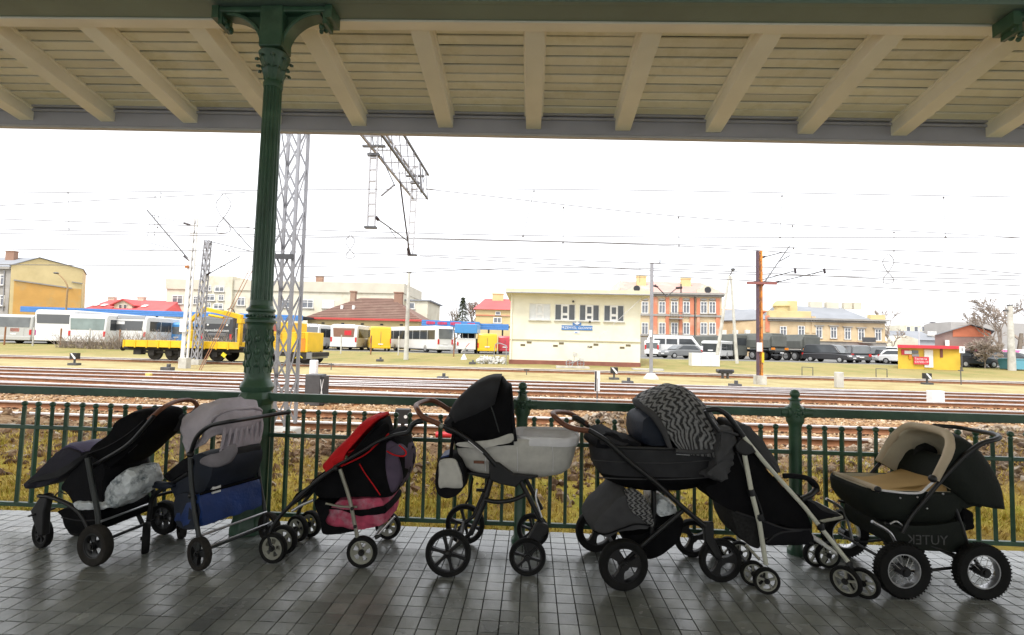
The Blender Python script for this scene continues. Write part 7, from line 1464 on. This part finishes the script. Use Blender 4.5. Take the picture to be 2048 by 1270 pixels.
p.puff('bag_front_panel', [(222, 545), (260, 528), (310, 532), (335, 580), (352, 650), (345, 695), (260, 695), (218, 690), (216, 600)], .045, .065, LGREY, bulge=.06, rings=3, wr=.003, parent=bag, seed=45)
p.tube('bag_strap', [(285, 530, .08), (295, 440, .06), (305, 370, .05)], .012, BLK, parent=bag)
p.block('bag_side', [(228, 520), (280, 505), (275, 522), (235, 530)], .1, .3, BLUE, parent=bag)

for x in (480, 660, 860): p.tube('cot_seam', [(x, 462, .058), (x+4, 530, .068), (x+2, 600, .09)], .0022, WGREY)
p.tube('hood_zip', [(560, 380, .05), (520, 250, .055), (470, 140, .12)], .004, GREYM)
p.tube('tube_print', [(385, 428, .018), (425, 460, .018), (468, 497, .018)], .003, WGREY)

# ---------------------------------------------------------------- 5: dark grey pram with the chevron hood
p = Pram('dark grey carrycot pram with a chevron knit hood and big wheels', (1090, 750), 2.762, (.6, 3.11), 5)
p.wheel((1246, 1180), 50, .06, 'three', 3, -2, RUB, rim_r=.70)
p.wheel((1192, 1103), 42, .06, 'three', 3, 0, RUB, rim_r=.70)
p.wheel((1440, 1163), 42, .05, 'three', 3, 4, RUB, rim_r=.76)
p.wheel((1385, 1113), 37, .05, 'three', 3, 4, RUB, rim_r=.76)
WC = .28
tub(p, 'carrycot', [(248, 943, 402, .205), (250, 941, 425, .205), (262, 930, 520, .195), (287, 915, 566, .185)], WC, DGREY, ex=.6)
tub(p, 'carrycot_base', [(286, 916, 564, .187), (320, 880, 600, .165), (400, 810, 628, .13), (470, 750, 636, .10)], WC, BLK, ex=.6)
tub(p, 'rim', [(243, 947, 396, .210), (243, 947, 408, .211), (249, 942, 414, .206)], WC, PLA, ex=.6)
p.puff('cot_apron', [(272, 402), (275, 352), (330, 318), (385, 320), (430, 352), (490, 370), (545, 380), (540, 412), (400, 412)], .10, .46, BLK2, bulge=.12, wr=.012, seed=51)
p.hood('hood', [(690, 402), (700, 402), (720, 403), (740, 405), (780, 408), (830, 410), (880, 412), (925, 414)], [(505, 142), (575, 98), (650, 68), (725, 62), (800, 110), (858, 175), (905, 262), (938, 350)], WC, .215, CHEV, ex=.6, n=30, wr=.012, thick=.022, uv=True)
p.puff('hood_inner', [(535, 250), (580, 215), (640, 230), (690, 300), (690, 402), (600, 402), (545, 385), (525, 330)], .10, .46, NAVY, bulge=.12, wr=.012, seed=52)
p.tube('hood_fringe', [(690, 400, .065), (650, 300, .065), (590, 215, .10), (520, 165, .2), (500, 145, .28), (520, 165, .36), (560, 230, .46)], [.016, .022, .024, .022, .022, .02], MGREY, n=7, seg=9)
p.tube('hood_fringe', [(720, 418, .06), (800, 424, .055), (880, 424, .055), (945, 415, .075)], .016, MGREY)
p.tube('handle', [(245, 308, .05), (160, 296, .05), (98, 268, .06), (50, 225, .11), (46, 208, .26), (90, 205, .42), (150, 218, .50), (235, 272, .50)], .0175, BROWN, n=7)
p.tube('handle_clamp', [(150, 235, .48), (180, 240, .48), (215, 262, .48)], .02, PLA)
p.pair('main_tube', [(240, 303), (340, 365), (470, 482), (620, 602), (750, 722), (885, 835)], .0165, PLA, .04, .50)
p.tube('seat_post', [(600, 640, .1), (600, 760, .1), (590, 880, .1)], .016, PLA); p.tube('seat_post', [(600, 640, .44), (600, 760, .44), (590, 880, .44)], .016, PLA)
p.pair('rear_leg', [(770, 740), (660, 835), (565, 915), (440, 1030)], .0145, PLA, .06, .48)
p.across('rear_axle', 440, 1035, .03, .54, .013, PLA)
p.puff('basket', [(450, 890), (560, 870), (690, 800), (770, 790), (750, 910), (680, 975), (600, 1020), (520, 1010), (470, 960)], .10, .46, BLK, bulge=.06, seed=53)
for w_ in (.03, .42): p.block('fork', [(880, 815), (935, 815), (935, 900), (985, 1005), (950, 1025), (885, 920)], w_+.03, w_+.065, PLA)
mf = inside(p, 'folded_footmuff', 'grey and chevron footmuff stuffed in the basket of the dark grey pram', 'footmuff', 430, 800, .2)
p.puff('muff_body', [(258, 830), (290, 780), (360, 710), (440, 640), (500, 690), (560, 790), (600, 850), (520, 862), (430, 875), (340, 902), (275, 885), (258, 855)], .06, .46, MGREY, bulge=.14, wr=.008, seed=54, rings=9, parent=mf)
p.tube('muff_piping', [(262, 858, .05), (330, 880, .035), (420, 850, .035), (500, 825, .035), (580, 830, .04)], .005, BLK, parent=mf)
c_ = p.puff('muff_chevron_panel', [(448, 648), (500, 640), (560, 680), (600, 790), (590, 850), (520, 790), (470, 740)], .045, .12, CHEV, bulge=.1, wr=.01, seed=55, parent=mf)
l = c_.data.uv_layers.new(name='uv')
for lp in c_.data.loops:
    v = c_.data.vertices[lp.vertex_index].co; l.data[lp.index].uv = (v.z*2.4, v.x*2.4)
pl = inside(p, 'plastic_bag', 'pale striped plastic bag in the basket of the dark grey pram', 'bag', 670, 720, .2)
p.puff('bag_body', [(615, 690), (660, 680), (730, 730), (745, 760), (680, 790), (615, 770)], .12, .40, BAGP, bulge=.2, wr=.012, n=6, seed=56, smooth=25, parent=pl)

p.tube('cot_seam', [(262, 470, .075), (450, 482, .072), (700, 486, .072), (925, 470, .08)], .0028, MGREY)
p.tube('cot_piping', [(290, 566, .09), (450, 574, .09), (700, 576, .09), (910, 566, .10)], .004, MGREY)
p.tube('zip_pull', [(725, 437, .07), (800, 443, .07)], .004, SIL)
p.puff('apron_fold', [(300, 372), (350, 340), (420, 366), (470, 386), (400, 392), (330, 388)], .085, .12, DGREY, bulge=.15, wr=.01, seed=58, rings=4)

# ---------------------------------------------------------------- 6: white tubed buggy
p = Pram('black umbrella buggy with white tubes and small twin wheels', (1370, 790), 2.953, (1.48, 3.14), 1, name='pushchair', cat='pushchair')
p.wheel((1533, 1188), 26, .03, 'spoke', 5, 6, RUB, RIMG, rim_r=.76)
p.wheel((1506, 1171), 24.5, .03, 'spoke', 5, 6, RUB, RIMG, rim_r=.76)
p.wheel((1480, 1127), 22, .03, 'spoke', 5, 10, RUB, RIMG, rim_r=.76); p.wheel((1458, 1117), 21.5, .03, 'spoke', 5, 10, RUB, RIMG, rim_r=.76)
p.wheel((1692, 1192), 29, .032, 'spoke', 5, 55, RUB, RIMG, rim_r=.76); p.wheel((1728, 1196), 29, .032, 'spoke', 5, 55, RUB, RIMG, rim_r=.76)
p.wheel((1632, 1133), 25.5, .032, 'spoke', 5, -4, RUB, RIMG, rim_r=.76); p.wheel((1656, 1136), 25.5, .032, 'spoke', 5, -4, RUB, RIMG, rim_r=.76)
for w_ in (.02, .40):
    P_ = [(345, 245), (480, 410), (600, 545), (700, 655), (800, 780), (975, 1000)]
    obj('main_tube', MB().tube([p.sh(p.M(x, y, .02), w_-.02) for x, y in P_], .0135, 10), WTUBE, p.root, 50)
    H_ = [(125, 90), (185, 84), (245, 115), (290, 170), (345, 245)]
    obj('handle_grip', MB().tube([p.sh(q, w_-.02) for q in p.path(H_, .02, 5)], .0165, 10), PLA, p.root, 50)
    L_ = [(352, 355), (392, 570), (440, 760), (478, 1000)]
    obj('rear_tube', MB().tube([p.sh(p.M(x, y, .02), w_-.02) for x, y in L_], .0145, 10), WTUBE, p.root, 50)
    for x, y in ((390, 575), (440, 720), (800, 775)): obj('tube_clamp', MB().lathe([(.021, -.02), (.023, 0), (.021, .02)], p.sh(p.M(x, y, .02), w_-.02), p.M(x+30, y+120, .02)-p.M(x, y, .02), 12), PLA, p.root, 40)
p.block('fold_joint', [(300, 300), (335, 255), (400, 300), (425, 340), (360, 362), (310, 340)], .0, .06, PLA); p.block('fold_joint', [(300, 300), (335, 255), (400, 300), (425, 340), (360, 362), (310, 340)], .38, .43, PLA)
p.tube('handle_grip_end', [(120, 90, .02), (150, 150, .02), (200, 215, .03)], .014, PLA)
p.puff('seat', [(105, 545), (200, 500), (300, 310), (400, 350), (500, 450), (620, 580), (700, 660), (745, 740), (760, 800), (690, 800), (560, 770), (440, 740), (280, 690), (160, 620)], .05, .38, BLK, bulge=.04, wr=.006, seed=61, rings=9, n=3)
p.puff('lower_sling', [(440, 740), (600, 790), (740, 790), (770, 880), (620, 890), (490, 895), (450, 860)], .05, .38, BLK2, bulge=.06, wr=.01, seed=62)
p.puff('folded_canopy', [(290, 175), (350, 165), (440, 240), (530, 370), (582, 460), (560, 470), (500, 420), (420, 320), (340, 250)], .08, .40, MGREY, bulge=.1, wr=.01, seed=63, n=4)
p.tube('bumper_bar', [(580, 478, .03), (640, 478, .02), (715, 490, .02), (760, 515, .04), (778, 545, .1), (780, 560, .2), (776, 548, .34), (730, 500, .38)], .0165, BLK2, n=6)
p.tube('bumper_bar_end', [(775, 555, .08), (740, 590, .03), (690, 615, .02)], .017, PLA)
p.puff('leg_rest', [(720, 620), (770, 650), (830, 690), (935, 712), (930, 735), (800, 745), (740, 690)], .06, .36, BLK2, bulge=.06, seed=64)
p.block('foot_strip', [(795, 738), (935, 708), (940, 735), (800, 762)], .055, .34, OLIVE)
p.block('foot_step', [(752, 832), (800, 850), (900, 930), (905, 955), (760, 855)], .1, .34, WHT)
p.puff('basket', [(270, 640), (330, 680), (440, 740), (450, 850), (445, 910), (400, 905), (330, 850), (285, 760)], .06, .38, MESHF, bulge=.06, seed=65, wr=.008)
p.tube('rear_brace', [(360, 885, .05), (440, 972, .03)], .009, OLIVE); p.tube('cross_brace', [(450, 860, .04), (560, 800, .1), (700, 700, .3)], .009, PLA); p.tube('cross_brace', [(450, 740, .3), (600, 820, .15), (760, 880, .04)], .009, PLA)
p.across('rear_axle', 470, 1090, .0, .40, .009, PLA)
for w_ in (.0, .38): p.block('wheel_yoke', [(965, 985), (990, 985), (1010, 1050), (1020, 1105), (985, 1105), (965, 1040)], w_, w_+.035, PLA)
jk = inside(p, 'grey_cloth', 'crumpled grey cloth hanging from the handles of the white tubed buggy', 'cloth', 230, 350, .1)
p.puff('cloth_body', [(190, 205), (230, 192), (310, 212), (308, 300), (290, 400), (260, 470), (235, 522), (180, 505), (130, 490), (175, 430), (195, 330)], .03, .17, MGREY, bulge=.12, wr=.022, seed=67, n=6, rings=9, parent=jk)
p.tube('cloth_hem', [(190, 210, .025), (250, 215, .02), (312, 235, .03)], .009, MGREY, parent=jk)

p.tube('seat_strap', [(300, 690, .05), (450, 740, .045), (600, 790, .045), (740, 795, .05)], .006, DGREY); p.tube('seat_strap', [(300, 320, .045), (360, 460, .04), (430, 620, .04), (470, 740, .045)], .005, DGREY); p.tube('lower_strap', [(480, 870, .045), (560, 815, .045), (690, 800, .045)], .006, DGREY)

# ---------------------------------------------------------------- 7: black pram with wire wheels
p = Pram('black pram with a beige lining and spoked balloon wheels, the farthest right', (1628, 820), 3.098, (2.32, 3.16), 2)
p.wheel((1805, 1195), 54, .062, 'wire', turn=0, rim_r=.62)
p.wheel((1964, 1197), 54, .062, 'wire', turn=0, rim_r=.62)
p.wheel((1690, 1113), 46, .062, 'wire', turn=0, rim_r=.62)
g2 = gr(1964, 1197)+p.q*.58; p.wheel(pj(g2), 46, .062, 'wire', turn=0, rim_r=.62)
WC = .27
tub(p, 'carrycot', [(350, 985, 505, .225), (342, 990, 530, .228), (350, 985, 600, .225), (385, 960, 650, .215), (440, 920, 690, .19), (500, 860, 708, .14)], WC, DGREEN, wx=.045, ex=.36)
tub(p, 'carrycot_lining', [(362, 975, 503, .215), (372, 970, 540, .21), (400, 960, 580, .20)], WC, CREAMF, wx=.055, ex=.36, wr=.004)
mt_ = p.sh(p.M(520, 470, .27), 0)
ms = MB(); a, b_ = p.M(395, 560, .06), p.M(950, 560, .06); zc = p.M(600, 565, .06)[2]; rws = []
for zz, k_ in ((-.03, 1), (.03, 1), (.05, .93), (.055, .7)):
    row = []
    for k in range(40):
        t = 2*math.pi*k/40; C, S_ = math.cos(t), math.sin(t); c = p.sh((a+b_)/2, .21); h = (b_-a)/2
        q = c+h*.98*k_*math.copysign(abs(C)**.4, C)+p.q*.195*k_*math.copysign(abs(S_)**.4, S_); q[2] = zc+zz+.16*max(0, (q-c)@p.d)/.45*(k_ > 0)*(zz > 0); row.append(q)
    rws.append(row)
ms.loft(rws); obj('mattress', ms, TAN, p.root, 50)
hp = [(742, 432, .04), (770, 450, .04), (810, 470, .04), (860, 500, .04), (910, 540, .04), (950, 580, .04)]
piv = [p.sh(p.M(*q), .23) for q in hp]
def hood3(name, apex, hw, mt, ex, thick, grow=0, k=4, n=24, wr=.004, upto=None):
    A = [p.M(*q, WC) for q in apex]; As, Ps = spl(A, k), spl(piv[:len(apex)], k); G = []
    for a_, pv_ in zip(As, Ps):
        a_ = pv_+(a_-pv_)*(1-grow); row = []
        for j in range(n+1):
            t = math.pi*j/n; S_ = math.sin(t)**ex if 0 < j < n else 0; C_ = math.copysign(abs(math.cos(t))**ex, math.cos(t)); q = pv_+(a_-pv_)*S_-p.q*hw*C_; row.append(q+wr*np.array(mnoise.noise_vector(Vector(q*15))))
        G.append(row)
    return obj(name, MB().loft(G, closed=False, caps=False), mt, p.root, 60, solid=thick), G
ap = [(705, 112), (800, 135), (880, 195), (955, 290), (1015, 420), (1040, 560)]
_, G = hood3('hood', ap, .235, DGREEN, .5, .008)
hood3('hood_lining', ap, .215, CREAMF, .5, .006, grow=.07)
obj('padded_hood_bow', MB().tube([q for q in G[0]], [.023, .027, .024, .029, .025, .028, .024, .028, .023], 10), BEIGE, p.root, 60)
wn = MB(); V_ = []
p.puff('hood_mesh_window', [(625, 240), (690, 205), (765, 250), (750, 330), (690, 345), (625, 320)], .40, .41, MESHF, wref=.4, bulge=.05, rings=3)
p.tube('front_bumper_roll', [(402, 494, .03), (380, 484, .06), (255, 438, .26), (130, 396, .47)], .021, BEIGE)
p.tube('rim_trim', [(400, 495, .03), (480, 505, .03), (580, 515, .03), (660, 512, .03), (700, 480, .03), (745, 440, .03)], .007, WGREY)
p.blob('bow_hinge', [(735, 425, .02, .024), (745, 435, .50, .024), (395, 492, .02, .02)], PLA)
p.tube('handle', [(930, 285, .03), (1010, 225, .02), (1060, 200, .02), (1120, 184, .03), (1146, 166, .08), (1110, 147, .2), (1000, 128, .38), (880, 106, .50), (740, 96, .54)], .0155, PLA, n=6)
p.pair('push_arm', [(930, 285), (820, 400), (700, 540), (600, 660), (545, 760)], .012, PLA, .025, .52)
p.pair('chassis_rod', [(150+290, 700), (620, 760), (700, 830), (880, 900)], .009, PLA, .06, .50)
p.pair('spring_rod', [(360, 690), (470, 760), (520, 870), (548, 990)], .010, SIL, .05, .50)
p.pair('rear_strut', [(870, 600), (920, 740), (960, 860), (1040, 995)], .012, PLA, .06, .50)
p.pair('curved_leaf', [(560, 985), (640, 1000), (790, 985), (900, 975), (1030, 990)], .009, PLA, .06, .52)
for x, y in ((548, 993), (1042, 993)): p.across('axle', x, y, .0, .58, .010, PLA)
p.puff('basket', [(470, 715), (600, 715), (760, 712), (930, 690), (942, 780), (938, 878), (800, 878), (640, 870), (500, 845)], .055, .48, DGREEN, bulge=.03, wr=.003, seed=72, n=3)
p.puff('rear_pouch', [(840, 470), (930, 330), (1000, 360), (1050, 590), (990, 605), (910, 605)], .05, .48, DGREEN, bulge=.05, wr=.006, seed=73)
p.puff('pouch_ruffle', [(920, 620), (970, 620), (990, 660), (985, 730), (945, 755), (925, 700)], .08, .46, BLK, bulge=.08, wr=.012, n=6, seed=74)
o_ = p.M(702, 808, .046); text_mesh('lettering', 'YUTEK', .085, o_, -p.d*1.0, np.array([0, 0, 1.]), mat('faded_print', (.09, .09, .09), .8, 0, .5, 60), p.root, label='faded white brand lettering seen back to front')
p.tube('chrome_clip', [(470, 705, .03), (510, 690, .02), (545, 715, .03)], .006, SIL)
ppr = inside(p, 'paper_sheet', 'white paper edge sticking out of the basket of the farthest right pram', 'paper', 830, 675, .2)
p.block('sheet', [(760, 695), (850, 645), (880, 697)], .15, .153, WHT, bevel=0, parent=ppr)
p.blob('rivet', [(534, 545, .02, .006), (640, 540, .02, .006), (750, 490, .02, .006), (800, 520, .02, .006), (700, 610, .03, .006)], SIL)
tidy()
